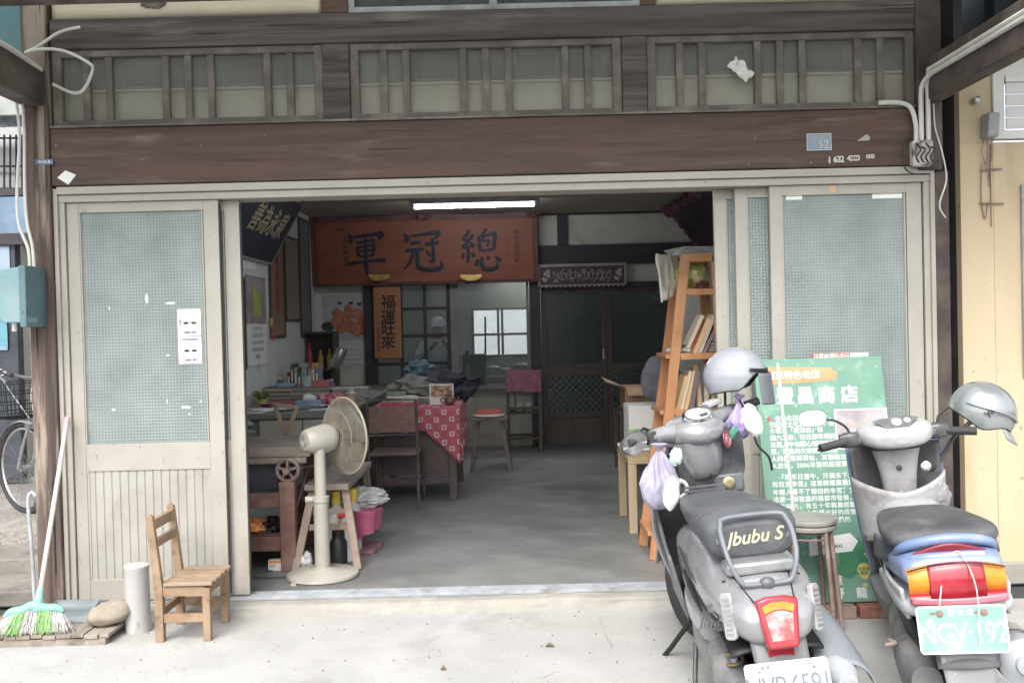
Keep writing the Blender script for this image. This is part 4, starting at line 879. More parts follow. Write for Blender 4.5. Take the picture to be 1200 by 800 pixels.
M['paper_old'] = mat('paper_old', (.42,.36,.26), (.5,.44,.34), .85, 40, st=(.2,.2,4))
bkb = mat('book_brown', (.20,.12,.08), (.26,.17,.12), .6); bkt = mat('book_teal', (.08,.14,.16), (.12,.19,.21), .6); bkd = mat('book_dark', (.04,.045,.06), (.07,.075,.09), .6)
zt = book_stack(-1.75, 3.35, .776, 4, .34, .26, [bkb, bkb, bkt, bkt], ['lowest brown book of the pile on the long desk', 'second brown book of the pile on the long desk', 'teal book third from the bottom of desk pile', 'teal topmost book of the brown pile on the long desk'], seed=4)
book_stack(-2.02, 3.3, .776, 4, .24, .22, [bkd, bkt, bkd, bkd], ['bottom dark book of the wall side pile', 'teal book within the dark wall side pile', 'third dark book of the wall side pile', 'top dark book of the wall side pile'], seed=9)
rr = random.Random(11)
cc = [mat('clut%d' % i, c, None, .5) for i, c in enumerate(((.45,.5,.5), (.45,.12,.12), (.2,.3,.4), (.55,.5,.4), (.1,.12,.16), (.4,.38,.36)))]
pc_ = thing('pencil_cup', 'grey cup of pens standing on the brown books', 'cup', (-1.80, 3.4, zt))
part('cup', MB().lathe([(0, 0), (.038, 0), (.042, .09), (.038, .09), (.035, .006), (0, .006)], T(-1.80, 3.4, zt), 20), cc[0], pc_)
for k in range(7):
    a = k*.9; part('pen', MB().cyl((-1.80+.015*cos(a), 3.4+.015*sin(a), zt+.01), (-1.80+.05*cos(a), 3.4+.04*sin(a), zt+.16+.02*(k % 3)), .005, 8), cc[k % 6], pc_)
for k, (x, y, wx, wy, h, ci, lab) in enumerate(((-1.66, 3.32, .13, .10, .055, 1, 'red patterned tin on the pile of brown books'), (-1.98, 3.33, .16, .13, .03, 2, 'blue folded packet on the dark books by the wall'), (-1.56, 3.6, .12, .12, .11, 4, 'black box standing behind the brown books'))):
    z0 = zt if k == 0 else (.91 if k == 1 else .776)
    single('small_box', MB().box((x-wx/2, y-wy/2, z0), (x+wx/2, y+wy/2, z0+h), T(x, y, 0) @ RZ(10*k+6) @ T(-x, -y, 0)), cc[ci], lab, 'box', bevel=.003)
pr = MB()
for k in range(4):
    Mx = T(-1.98+.04*k, 2.42+.05*k, .777+.003*k) @ RZ(-20+17*k); pr.box((-.11, -.14, 0), (.11, .14, .0022), Mx)
single('paper_sheets', pr, M['paper'], 'loose white sheets of paper near front of the long desk', 'papers')
rp = mat('red_pattern', (.33,.05,.08), (.55,.30,.32), .6, 26, lo=.5, hi=.54)
single('red_pouch', MB().ell((-1.47, 2.75, .83), (.13, .08, .055), None, 28, 18, .18, 2.2), rp, 'red patterned cloth pouch on the desk behind the fan', 'pouch')
single('maroon_cloth', MB().ell((-1.85, 2.7, .795), (.17, .1, .03), None, 28, 16, .5, 2.6), mat('maroon', (.2,.05,.09), (.28,.09,.13), .8), 'maroon folded cloth on the desk beside the paper sheets', 'cloth')
pt = thing('potted_cactus', 'small yellow green plant in a pot against left wall', 'plant', (-2.08, 2.95, .776))
part('pot', MB().lathe([(0, 0), (.035, 0), (.045, .06), (.038, .06), (.03, .05), (0, .05)], T(-2.08, 2.95, .776), 18), mat('pot_yellow', (.42,.40,.1), (.5,.48,.14), .5), pt)
lf = MB(); rr = random.Random(2)
for k in range(40):
    a = rr.uniform(0, 2*pi); t = rr.uniform(.02, .08)
    p = Vector((-2.08+.02*cos(a), 2.95+.02*sin(a), .83)); e = p+Vector((t*cos(a)*.8, t*sin(a)*.8, .09-t*.4)); lf.bar(p, e, .012, .002, (cos(a+1.5), sin(a+1.5), 0), .003)
part('leaves', lf, mat('leaf', (.13,.16,.03), (.22,.24,.06), .6, 20), pt)
gb = mat('grey_green_bag', (.13,.17,.16), (.19,.24,.22), .5, 8)
single('green_grey_bag', MB().ell((-1.83, 1.55, .80), (.20, .14, .085), None, 36, 22, .45, 2.0), gb, 'slumped grey green bag lying on end of workbench', 'bag') if False else single('green_grey_bag', MB().ell((-1.86, 1.06, .785), (.20, .14, .07), None, 36, 22, .35, 2.0), gb, 'slumped grey green bag lying on end of workbench', 'bag')
# wooden spade with a D handle
Sp = thing('wooden_spade', 'upright wooden spade with D shaped grip behind workbench', 'spade', (-1.52, 1.45, 0))
ph = at(335, 512, 1.45); l_, r_ = at(322, 474, 1.45), at(348, 477, 1.45)
sw = mat('spade_wood', (.30,.22,.15), (.40,.31,.22), .6, 8, st=Z_)
part('shaft', MB().bar((ph.x+.03, 1.40, .30), tuple(ph), .036, .03, (0, 1, 0)), sw, Sp, bevel=.004)
part('grip', MB().bar(tuple(ph), tuple(l_), .026, .024, (0, 1, 0)).bar(tuple(ph), tuple(r_), .026, .024, (0, 1, 0)).bar(tuple(l_-Vector((.012, 0, 0))), tuple(r_+Vector((.012, 0, 0))), .026, .024, (0, 1, 0)), sw, Sp, bevel=.003)
part('blade', MB().prism([(-.10, 0), (.10, 0), (.10, .22), (.06, .30), (-.06, .30), (-.10, .22)], .012, T(ph.x+.035, 1.40, .01) @ FACE), sw, Sp, bevel=.003)
# desk lamp and bottle rack in the corner
L_ = thing('desk_lamp', 'silver cylinder desk lamp tilted on the long desk', 'lamp', (-1.55, 4.0, .776))
a, b = at(392, 431, 3.9), at(401, 407, 3.9)
part('lamp_shade', MB().tube([a, a.lerp(b, .1), a.lerp(b, .9), b], [.036, .05, .058, .05], 24), mat('silver', (.35,.35,.36), (.45,.45,.46), .3, 6, metal=.9), L_)
part('stem', MB().tube([a, (a.x-.03, 3.9, a.z-.12), (a.x, 3.92, .79)], .011, 8, smooth=4), M['black'], L_)
part('lamp_base', MB().lathe([(0, 0), (.09, 0), (.09, .02), (.02, .035), (0, .035)], T(a.x, 3.92, .777), 24), M['black'], L_)
Rk = thing('bottle_rack', 'dark little shelf of bottles in the back left corner', 'shelf', (-2.0, 5.5, .776))
k0, k1 = at(353, 438, 5.4), at(393, 388, 5.4)
q = MB().box((k0.x, 5.35, .777), (k0.x+.025, 5.6, k1.z)).box((k1.x-.025, 5.35, .777), (k1.x, 5.6, k1.z)).box((k0.x+.025, 5.355, k1.z-.025), (k1.x-.025, 5.6, k1.z)).box((k0.x+.025, 5.355, .95), (k1.x-.025, 5.6, .975)).box((k0.x+.025, 5.58, .777), (k1.x-.025, 5.6, k1.z-.026))
part('rack_frame', q, M['timber_in2'], Rk)
for k, (dx, h, cc_, lab) in enumerate(((.09, .30, mat('bot_red', (.40,.06,.08), (.5,.1,.12), .3), 'slim red bottle on the corner rack'), (.21, .22, mat('bot_amber', (.45,.30,.08), (.55,.38,.12), .3), 'amber bottle in the middle of the corner rack'), (.31, .24, mat('bot_yel', (.5,.36,.14), (.6,.45,.2), .4), 'yellow labelled bottle at right of corner rack'))):
    B = thing('rack_bottle', lab, 'bottle', (k0.x+dx, 5.42, .976), group='bottles on the corner rack')
    part('bottle_body', MB().lathe([(0, 0), (.032, 0), (.032, h*.55), (.013, h*.72), (.013, h), (0, h)], T(k0.x+dx, 5.42, .976), 16), cc_, B)
    part('cap', MB().lathe([(.015, h*.92), (.015, h*1.05), (0, h*1.05)], T(k0.x+dx, 5.42, .976), 12), M['black'], B)
rr = random.Random(41)
q = MB()
for k in range(14): q.box((-.15, -.11, k*.008), (.15, .11, k*.008+.0065), T(-1.42, 3.4, .777) @ RZ(rr.uniform(-14, 14)))
single('newspaper_stack', q, mat('news_mix', (.30,.30,.28), (.52,.5,.46), .8, 7), 'ragged stack of newspapers on the desk behind the fan', 'newspapers')
for k, (x, y, r, h, c1, lab) in enumerate(((-2.12, 3.75, .035, .2, (.08,.16,.09), 'green glass bottle against the left wall'), (-1.95, 3.75, .045, .13, (.5,.48,.42), 'pale jar behind the dark books on long desk'), (-1.66, 3.75, .04, .17, (.12,.10,.16), 'dark round canister behind the brown books'), (-1.36, 3.05, .04, .12, (.46,.40,.28), 'tan jar near the right edge of long desk'))):
    B = thing('desk_jar', lab, 'jar', (x, y, .776), group='jars and bottles on the long desk')
    part('jar_body', MB().lathe([(0, 0), (r, .002), (r, h*.7), (r*.6, h*.84), (r*.6, h*.9), (0, h*.9)], T(x, y, .777), 20), mat('jar%d' % k, c1, None, .3), B)
    part('lid', MB().lathe([(r*.66, h*.88), (r*.66, h), (0, h*1.01)], T(x, y, .777), 20), cc[k], B)
tb2 = thing('tissue_box', 'blue tissue box with a tuft of tissue on long desk', 'tissue box', (-1.62, 2.62, .776))
part('carton', MB().box((-1.72, 2.56, .777), (-1.52, 2.68, .84)), mat('tissue_blue', (.16,.24,.36), (.3,.38,.5), .5, 12), tb2, bevel=.003)
part('tissue', MB().ell((-1.62, 2.62, .855), (.05, .02, .03), None, 18, 12, .5), M['paper'], tb2)
q = MB()
for k in range(16):
    a = rr.uniform(0, 2*pi); x, y = rr.uniform(-2.0, -1.35), rr.uniform(2.3, 2.9)
    q.box((-.07, -.05, 0), (.07, .05, .0015), T(x, y, .777+.0022*k) @ RZ(degrees_(a)))
single('loose_notes', q, mat('notes', (.40,.38,.34), (.62,.6,.56), .8, 4), 'scattered notes and receipts over front of the long desk', 'notes')
for k in range(9):
    c1 = ((.30,.06,.05), (.06,.12,.2), (.42,.36,.24), (.08,.16,.1), (.4,.38,.36), (.22,.1,.06), (.1,.1,.12), (.46,.3,.1), (.2,.24,.3))[k]
    x = -2.16+.034*k; h = .22+.04*((k*5) % 3)
    B = thing('binder', ['red', 'navy', 'tan', 'green', 'pale grey', 'brown', 'black', 'ochre', 'slate'][k]+' binder in the upright row by the left wall', 'binder', (x, 4.3, .777), group='upright binders on the long desk')
    part('cover', MB().box((x, 4.2, .777), (x+.029, 4.42, .777+h)), mat('binder%d' % k, c1, None, .5, 9), B, bevel=.002)
    part('spine_label', MB().box((x+.006, 4.1975, .777+h*.45), (x+.023, 4.1995, .777+h*.8)), M['paper'], B)
# things on the left wall (x = -2.25)
xw = -2.248
LW = lambda y, z: T(xw, y, z) @ RZ(90) @ FACE       # art on the left wall, x runs into the depth
def wall_frame(name, y0, y1, z0, z1, label, cat, mats_bg, frame=M['timber_in2'], fw=.02, d=.02):
    W_ = thing(name, label, cat, (xw, (y0+y1)/2, z0))
    part('backing', MB().box((xw, y0+fw, z0+fw), (xw+d*.5, y1-fw, z1-fw)), mats_bg, W_)
    part('frame', MB().box((xw, y0, z0), (xw+d, y0+fw, z1)).box((xw, y1-fw, z0), (xw+d, y1, z1)).box((xw, y0+fw, z0), (xw+d, y1-fw, z0+fw)).box((xw, y0+fw, z1-fw), (xw+d, y1-fw, z1)), frame, W_)
    return W_
sc1 = mat('scroll_grey', (.22,.20,.18), (.28,.26,.24), .6, 4)
o = wall_frame('framed_scroll', 3.95, 4.52, 1.33, 2.30, 'dark framed hanging scroll nearest on the left wall', 'framed scroll', mat('scroll_red', (.25,.15,.12), (.30,.2,.16), .6, 4))
part('scroll_lettering', MB().text('敬\n祝\n冠\n軍', .15, LW(4.23, 1.85) @ T(0, 0, .012), .01, line=1.0), mat('red_ink', (.3,.04,.04)), o)
wall_frame('framed_scroll', 4.56, 5.2, 1.49, 2.35, 'grey framed scroll in the middle of the left wall', 'framed scroll', sc1)
wall_frame('framed_scroll', 5.24, 5.75, 1.32, 2.60, 'tall narrow framed scroll beside the back corner', 'framed scroll', mat('scroll_blue', (.14,.17,.19), (.19,.22,.24), .5, 3))
o = wall_frame('red_couplet', 2.86, 3.08, 1.08, 1.85, 'narrow framed red couplet at opening edge of left wall', 'couplet', mat('couplet_red', (.35,.07,.10), (.42,.1,.13), .6))
part('couplet_lettering', MB().text('五\n穀\n豐\n登', .13, LW(2.97, 1.47) @ T(0, 0, .012), .01), M['ink'], o)
o = thing('fruit_calendar', 'wall calendar with green papayas picture on left wall', 'calendar', (xw, 3.47, 1.1))
part('date_sheet', MB().box((xw, 3.16, 1.10), (xw+.006, 3.80, 1.46)), M['paper'], o)
part('picture_sheet', MB().box((xw, 3.16, 1.462), (xw+.007, 3.80, 1.88)), mat('cal_bg', (.24,.18,.2), (.4,.36,.36), .6, 5), o)
part('papayas', MB().ell((xw+.009, 3.42, 1.66), (.004, .075, .14)).ell((xw+.009, 3.54, 1.63), (.004, .07, .13)), mat('papaya', (.30,.38,.05), (.45,.5,.1), .5, 8), o)
t = MB()
for r_ in range(5): t.text(' '.join('%2d' % (r_*7+c_+1) for c_ in range(7) if r_*7+c_+1 <= 31), .045, LW(3.48, 1.42-r_*.062) @ T(0, 0, .0072))
part('dates', t, mat('date_ink', (.2,.2,.24)), o)
single('wall_notice', MB().box((xw, 2.95, 1.93), (xw+.004, 3.5, 2.2)), M['paper'], 'plain white sheet pinned under the blue plaque', 'notice')
tsl = thing('gold_tassel', 'gold charm with red tassel hanging beside framed scroll', 'charm', (-2.2, 3.98, 1.3))
a = at(318, 378, 3.9)
part('charm', MB().ell(tuple(a), (.018, .018, .05)), M['gold'], tsl)
part('tassel', MB().tube([a-Vector((0, 0, .05)), a-Vector((0, 0, .16))], [.006, .012], 8), mat('tassel_red', (.5,.05,.05)), tsl)
# tilted blue plaque
bp = thing('blue_plaque', 'dark blue plaque with gold calligraphy tilted out from left wall', 'plaque', (-2.2, 3.0, 2.02))
QM = T(-2.215, 2.05, 2.03) @ RZ(90) @ RX(90) @ RX(30)   # x into depth, y up along the tilted board
part('board', MB().box((0, 0, -.012), (1.86, .60, .012), QM), mat('plaque_blue', (.018,.030,.050), (.03,.045,.07), .4), bp)
part('pale_edge', MB().box((1.861, 0, -.014), (1.875, .60, .014), QM).box((0, -.014, -.014), (1.875, -.001, .014), QM), mat('pale_edge', (.4,.38,.38), (.5,.48,.48)), bp)
part('calligraphy', MB().text('善為永泉', .27, QM @ T(1.12, .33, .0125), .012, sp=1.0, shear=.25).text('民國七十年', .06, QM @ T(.3, .12, .0125), .01), M['gold_paint'], bp)
cor = MB()
for k in range(5): cor.tube([(1.86+.04*cos(a)*(1-k*.15)+k*.012, .60+.035*sin(a), 0) for a in [i*pi/8 for i in range(16)]], .008, 6, closed=True, M=QM @ T(0, .0, .004*k))
part('carved_corner', cor, mat('carved_pink', (.25,.12,.13), (.33,.18,.18), .5), bp)
# ================================================================ interior: back wall
sgn = mat('sign_orange', (.27,.085,.048), (.335,.115,.068), .5, 4, st=X_, bump=.001)
crv = mat('sign_carving', (.12,.05,.05), (.18,.08,.08), .5, 10)
SB = thing('champion_signboard', 'large orange red wooden signboard with three big dark blue characters', 'signboard', (-.97, 5.95, 1.98))
tl, br = at(369, 258, 5.92), at(626, 327, 5.96)
W_, H_ = br.x-tl.x, tl.z-br.z
QS = T(tl.x, 5.97, br.z) @ FACE @ RX(6)
part('board', MB().box((0, 0, -.02), (W_, H_, .012), QS), sgn, SB, bevel=.004)
def carve(u, v):
    x = -.04+(W_+.08)*u; sag = .05*abs(sin(u*2*pi))**.8
    return (x, H_+.0-.03+v*(.085-sag*.6), .03+.006*sin(u*41))
q = MB().grid(carve, 160, 4, QS)
for cx in (0, W_/2, W_):
    for k in range(5):
        q.ell((cx+.07*cos(k*1.3), H_+.025+.035*sin(k*1.3), .03), (.035, .03, .02), QS, 12, 8, .4, 3)
q.box((-.05, -.02, -.02), (-.002, H_-.03, .03), QS).box((W_+.002, -.02, -.02), (W_+.05, H_-.03, .03), QS).box((-.05, -.025, -.02), (W_+.05, -.002, .03), QS)
part('carved_frame', q, crv, SB)
t = MB()
for ch, px in (('軍', 428), ('冠', 494), ('總', 563)):
    x = (px-369)/(626-369)*W_; t.brush(ch, .47, QS @ T(x, H_*.45, .0125))
part('lettering', t, mat('letter_navy', (.015,.022,.045), (.025,.035,.06), .5), SB)
t = MB().text('鹿\n野\n鄉\n農\n會', .062, QS @ T(.34, H_*.48, .0125), .01, .001, line=1.1).text('敬贈', .05, QS @ T(.29, H_*.84, .0125), .01, .001).text('稻\n米\n品\n質\n競\n賽', .062, QS @ T(W_-.19, H_*.52, .0125), .01, .001, line=1.02).text('第四屆全國冠軍米', .02, QS @ T(W_-.30, H_*.52, .0125) @ RZ(-90), .01, .001, sp=1.8)
part('small_lettering', t, mat('letter_brown', (.09,.03,.025)), SB)
for px in (445, 552):
    b = MB(); c = at(px, 326, 5.9)
    for k in range(9):
        a = pi*k/8; b.bar((c.x, 5.89, c.z+.035), (c.x+.12*cos(a+pi), 5.89-.01, c.z+.03-.06*sin(a)), .006, .02, (0, 1, 0), .026, .01)
    b.lathe([(0, 0), (.12, 0), (.12, .01), (.10, .014)], T(c.x, 5.90, c.z+.035) @ RX(90) @ SC(1, .55, 1), 24, pi, 2*pi)
    part('gold_bracket', b, M['gold'], SB)
oc = thing('orange_scroll', 'narrow orange wooden plaque with four vertical brush characters', 'plaque', at(454, 420, 6.0))
tl, br = at(437, 336, 6.0), at(471, 419, 6.0)
part('board', MB().box((tl.x, 5.995, br.z), (br.x, 6.02, tl.z)), mat('plaque_orange', (.46,.20,.09), (.54,.26,.13), .5, 5, st=Z_), oc, bevel=.003)
t = MB()
for ch, py in (('福', 355), ('運', 372), ('旺', 386), ('來', 402)): t.text(ch, .17, FM(at(455, py, 5.994).x, 5.994, at(455, py, 5.994).z), .014, .002)
t.text('戊子年冬月吉日', .04, FM(at(443, 398, 5.994).x, 5.994, at(443, 398, 5.994).z) @ RZ(-90), .01, .001)
part('lettering', t, M['ink'], oc)
pcal = thing('peach_calendar', 'wall calendar with a peaches picture on the back wall', 'calendar', at(405, 430, 6.08))
a, b, c = at(379, 346, 6.08), at(433, 398, 6.08), at(433, 429, 6.08)
part('picture_sheet', MB().box((a.x, 6.088, b.z), (b.x, 6.097, a.z)), mat('cal_pic', (.50,.52,.54), (.58,.6,.62), .7, 5), pcal)
pe = MB()
for (px, py, r) in ((395, 367, 6), (405, 372, 7.5), (418, 368, 7), (424, 377, 7), (412, 383, 7.5), (400, 384, 7), (393, 377, 6), (408, 362, 5), (425, 388, 5), (418, 389, 6)):
    q = at(px, py, 6.087); rr_ = r*.0098; pe.ell((q.x, 6.087, q.z), (rr_, .004, rr_), None, 20, 8)
part('peaches', pe, mat('peach', (.50,.16,.10), (.60,.28,.18), .7, 9), pcal)
lf = MB()
for (px, py, r) in ((384, 382, 8), (386, 390, 6), (411, 355, 3), (398, 355, 3), (421, 356, 3), (430, 370, 4), (432, 384, 5)):
    q = at(px, py, 6.085); rr_ = r*.009; lf.ell((q.x, 6.0865, q.z), (rr_, .003, rr_*.7), None, 14, 6, .4)
part('peach_leaves', lf, mat('peach_leaf', (.05,.07,.06), (.1,.13,.1), .7, 20), pcal)
part('date_sheet', MB().box((a.x+.05, 6.088, c.z), (c.x, 6.096, b.z-.003)), M['paper'], pcal)
t = MB(); 
for r_ in range(5): t.text(' '.join('%2d' % (r_*6+k+1) for k in range(6)), .036, FM((a.x+c.x)/2+.03, 6.0875, b.z-.05-r_*.058))
part('dates', t, mat('date_ink2', (.15,.15,.18)), pcal)
dc = thing('carved_frieze', 'dark carved offering panel with pale pattern above inner doors', 'carved panel', (.81, 6.0, 1.85))
a, b = at(631, 312, 6.0), at(733, 334, 6.0)
part('panel_board', MB().box((a.x, 5.99, b.z), (b.x, 6.03, a.z)), mat('carved_dark', (.07,.05,.055), (.1,.075,.08), .5), dc)
q = MB().box((a.x-.01, 5.975, a.z-.012), (b.x+.01, 6.03, a.z+.018)).box((a.x-.01, 5.978, b.z+.012), (a.x+.012, 6.03, a.z-.013)).box((b.x-.012, 5.978, b.z+.012), (b.x+.01, 6.03, a.z-.013)).box((a.x+.013, 5.978, b.z+.008), (b.x-.013, 6.03, b.z+.02))
for k in range(18):
    x = a.x+.03+(b.x-a.x-.06)*k/17; q.ell((x, 5.985, b.z), (.016, .01, .014), None, 8, 6)
part('pale_rim', q, mat('pale_rim', (.38,.35,.34), (.46,.43,.42), .5), dc)
q = MB(); rr = random.Random(21); hh = a.z-b.z
for x, w_ in ((a.x+.085, .09), (b.x-.085, .09)): q.box((x-w_/2, 5.984, b.z+.05), (x+w_/2, 5.989, a.z-.04)) if False else [q.ell((x+.03*cos(k), 5.986, b.z+hh*.52+.05*sin(k*1.3)), (.02, .006, .022), None, 8, 6, .4) for k in range(9)]
for k in range(13):
    cx = a.x+.19+(b.x-a.x-.38)*k/12
    for j in range(9):
        q.ell((cx+rr.uniform(-.03, .03), 5.986, b.z+.05+(hh-.09)*rr.random()), (rr.uniform(.004, .011), .005, rr.uniform(.004, .012)), None, 6, 4)
    q.tube([(cx+.024*cos(i*pi/8), 5.986, b.z+hh*.5+.04*sin(i*pi/8)) for i in range(16)], .0035, 4, closed=True)
part('relief_pattern', q, mat('relief', (.40,.36,.35), (.5,.46,.45), .6, 20), dc)
cl = thing('ceiling_light', 'lit fluorescent tube light fixture on the shop ceiling', 'ceiling light', (-.36, 4.5, 2.66))
a, b = at(480, 241, 4.5), at(632, 240, 4.5)
part('housing', MB().box((a.x, 4.44, 2.60), (b.x, 4.56, 2.664)).box((a.x+.02, 4.47, 2.565), (a.x+.05, 4.53, 2.60)).box((b.x-.05, 4.47, 2.565), (b.x-.02, 4.53, 2.60)), M['grey_metal'], cl, bevel=.006)
tm = bpy.data.materials.new('lit_tube'); tm.use_nodes = True; tp_ = tm.node_tree.nodes['Principled BSDF']
tp_.inputs['Emission Color'].default_value = (.92, .96, 1, 1); tp_.inputs['Emission Strength'].default_value = 30.0
part('tube', MB().cyl((a.x+.05, 4.50, 2.573), (b.x-.05, 4.50, 2.573), .011, 16), tm, cl)
# person put behind the left window in place of a reflection in its glass
def skin(name, joints, edges, mats, parent, sub=2, label=None):
    me = bpy.data.meshes.new(name); Mi = ROOT[parent.name]
    me.from_pydata([tuple(Mi @ Vector(j[0])) for j in joints], edges, []); me.materials.append(mats)
    o = bpy.data.objects.new(name, me); COL.objects.link(o)
    o.modifiers.new('skin', 'SKIN').use_smooth_shade = True
    if not me.skin_vertices: me.skin_vertices.new()
    for i, j in enumerate(joints):
        me.skin_vertices[0].data[i].radius = (j[1], j[2] if len(j) > 2 else j[1]); me.skin_vertices[0].data[i].use_root = (i == 0)
    md = o.modifiers.new('sub', 'SUBSURF'); md.levels = sub; md.render_levels = sub
    o.parent = parent; ROOT[o.name] = Mi
    return o
px0 = Vector((-.90, 6.75, 0))
PR = thing('person', 'person in white shirt and cap raising hands, standing in for a reflection in left window', 'person', tuple(px0))
def pj(x, y, z, r, r2=None): return ((px0.x+x, px0.y+y, z), r, r2 or r)
jb = [pj(0, 0, .80, .13, .10), pj(0, 0, 1.0, .14, .10), pj(0, 0, 1.16, .15, .10), pj(0, 0, 1.24, .055), pj(0, -.01, 1.32, .075, .085), pj(0, -.01, 1.43, .07, .08),
      pj(.17, 0, 1.18, .05), pj(.24, -.12, 1.02, .042), pj(.10, -.27, 1.20, .03), pj(.07, -.30, 1.26, .035),
      pj(-.17, 0, 1.18, .05), pj(-.24, -.10, 1.0, .042), pj(-.03, -.27, 1.18, .03), pj(.0, -.30, 1.24, .035),
      pj(.09, 0, .70, .085), pj(.10, 0, .42, .06), pj(.10, .02, .06, .045), pj(.10, -.12, .035, .04),
      pj(-.09, 0, .70, .085), pj(-.10, 0, .42, .06), pj(-.10, .02, .06, .045), pj(-.10, -.12, .035, .04)]
eb = [(0,1),(1,2),(2,3),(3,4),(4,5),(2,6),(6,7),(7,8),(8,9),(2,10),(10,11),(11,12),(12,13),(0,14),(14,15),(15,16),(16,17),(0,18),(18,19),(19,20),(20,21)]
skin('body', jb, eb, mat('skin_tone', (.42,.26,.20), (.48,.31,.25), .6), PR)
js = [pj(0, 0, .74, .16, .125), pj(0, 0, 1.0, .16, .12), pj(0, 0, 1.17, .16, .115), pj(0, 0, 1.235, .07), pj(.18, 0, 1.18, .068), pj(.245, -.12, 1.02, .058), pj(.13, -.24, 1.16, .045), pj(-.18, 0, 1.18, .068), pj(-.245, -.10, 1.0, .058), pj(-.07, -.24, 1.15, .045)]
skin('shirt', js, [(0,1),(1,2),(2,3),(2,4),(4,5),(5,6),(2,7),(7,8),(8,9)], mat('shirt_white', (.72,.72,.74), (.78,.78,.8), .8), PR)
jt = [pj(0, 0, .78, .15, .12), pj(.09, 0, .68, .10), pj(.10, 0, .42, .078), pj(.10, .02, .10, .065), pj(-.09, 0, .68, .10), pj(-.10, 0, .42, .078), pj(-.10, .02, .10, .065)]
skin('trousers', jt, [(0,1),(1,2),(2,3),(0,4),(4,5),(5,6)], mat('trousers', (.05,.06,.09), (.08,.09,.12), .8), PR)
part('cap', MB().lathe([(.098, 0), (.095, .035), (.07, .085), (.03, .108), (0, .112)], T(px0.x, px0.y-.01, 1.41), 24).grid(lambda u, v: (px0.x+(u-.5)*.16, px0.y-.09-.09*v*(1-(2*u-1)**2*.5), 1.418-.015*v), 8, 4), mat('cap_white', (.7,.7,.74), (.76,.76,.8), .7), PR, solid=.003)
fc = MB()
for s in (-1, 1): fc.ell((px0.x+s*.028, px0.y-.083, 1.365), (.009, .004, .006), None, 10, 6)
fc.ell((px0.x, px0.y-.082, 1.29), (.02, .004, .004), None, 10, 6); part('face_features', fc, mat('face_dark', (.08,.05,.05)), PR)
part('nose', MB().ell((px0.x, px0.y-.092, 1.335), (.011, .016, .02), None, 10, 8), mat('skin_nose', (.44,.27,.21)), PR)
# kitchen things seen through the serving window
KC = thing('kitchen_counter', 'pale counter in the back kitchen under the frosted window', 'counter', (-.2, 7.6, 0))
part('counter_slab', MB().box((-1.2, 7.2, .70), (1.2, 7.9, .75)), M['grey_metal'], KC, bevel=.004)
part('counter_body', MB().box((-1.15, 7.26, 0), (1.15, 7.85, .70)), M['plaster_in'], KC)
for k, (px, r, h, lab) in enumerate(((575, .12, .12, 'steel pot with lid on kitchen counter, leftmost'), (590, .09, .09, 'small steel pot on kitchen counter between the others'), (611, .11, .14, 'shiny steel kettle on counter under the bright window'))):
    p = at(px, 440, 7.45); B = thing('cooking_pot', lab, 'pot', (p.x, 7.45, .751), group='pots on the kitchen counter')
    part('pot_body', MB().lathe([(0, 0), (r, 0), (r*1.03, h*.8), (r*1.06, h*.82), (0, h*.82)], T(p.x, 7.45, .751), 24), M['steel'], B)
    part('lid', MB().lathe([(r*1.05, h*.82), (r*.8, h), (.02, h*1.08), (.02, h*1.25), (0, h*1.27)], T(p.x, 7.45, .7525), 24), M['steel'], B)
yb_ = at(548, 440, 6.4); B = thing('tall_bottle', 'tall yellow labelled bottle by the serving window', 'bottle', (yb_.x, 6.45, .75))
part('bottle_body', MB().lathe([(0, 0), (.06, 0), (.06, .24), (.02, .32), (.02, .38), (0, .38)], T(yb_.x, 6.45, .70), 18), mat('oil_yellow', (.32,.26,.08), (.4,.33,.12), .35), B)
part('cap', MB().lathe([(.022, .36), (.022, .40), (0, .40)], T(yb_.x, 6.45, .70), 12), M['black'], B)
SHf = thing('kitchen_ledge', 'narrow wooden ledge inside the serving window', 'ledge', (-.4, 6.4, .69))
part('plank', MB().box((-1.5, 6.21, .665), (.9, 6.6, .695)), M['timber_in2'], SHf)
part('support', MB().box((-1.4, 6.5, 0), (-1.34, 6.56, .664)).box((.7, 6.5, 0), (.76, 6.56, .664)), M['timber_in2'], SHf)
bx_ = at(556, 414, 6.5)
single('black_radio', MB().box((bx_.x-.14, 6.4, .70), (bx_.x+.13, 6.55, 1.06)), M['black'], 'black box on the ledge left of the bright window', 'box', bevel=.01)
st = at(569, 380, 6.6); st2 = at(569, 440, 6.6)
single('standing_rod', MB().cyl((st2.x, 6.55, .695), (st.x, 6.55, 1.5), .012), M['black'], 'thin dark rod upright before the bright rear window', 'rod')
for px, h, lab in ((543, .12, 'left white candle on the dark ledge box'), (550, .11, 'right white candle on the dark ledge box')):
    p = at(px, 412, 6.47); single('candle', MB().cyl((p.x, 6.47, 1.061), (p.x, 6.47, 1.061+h), .016), M['white'], lab, 'candle')
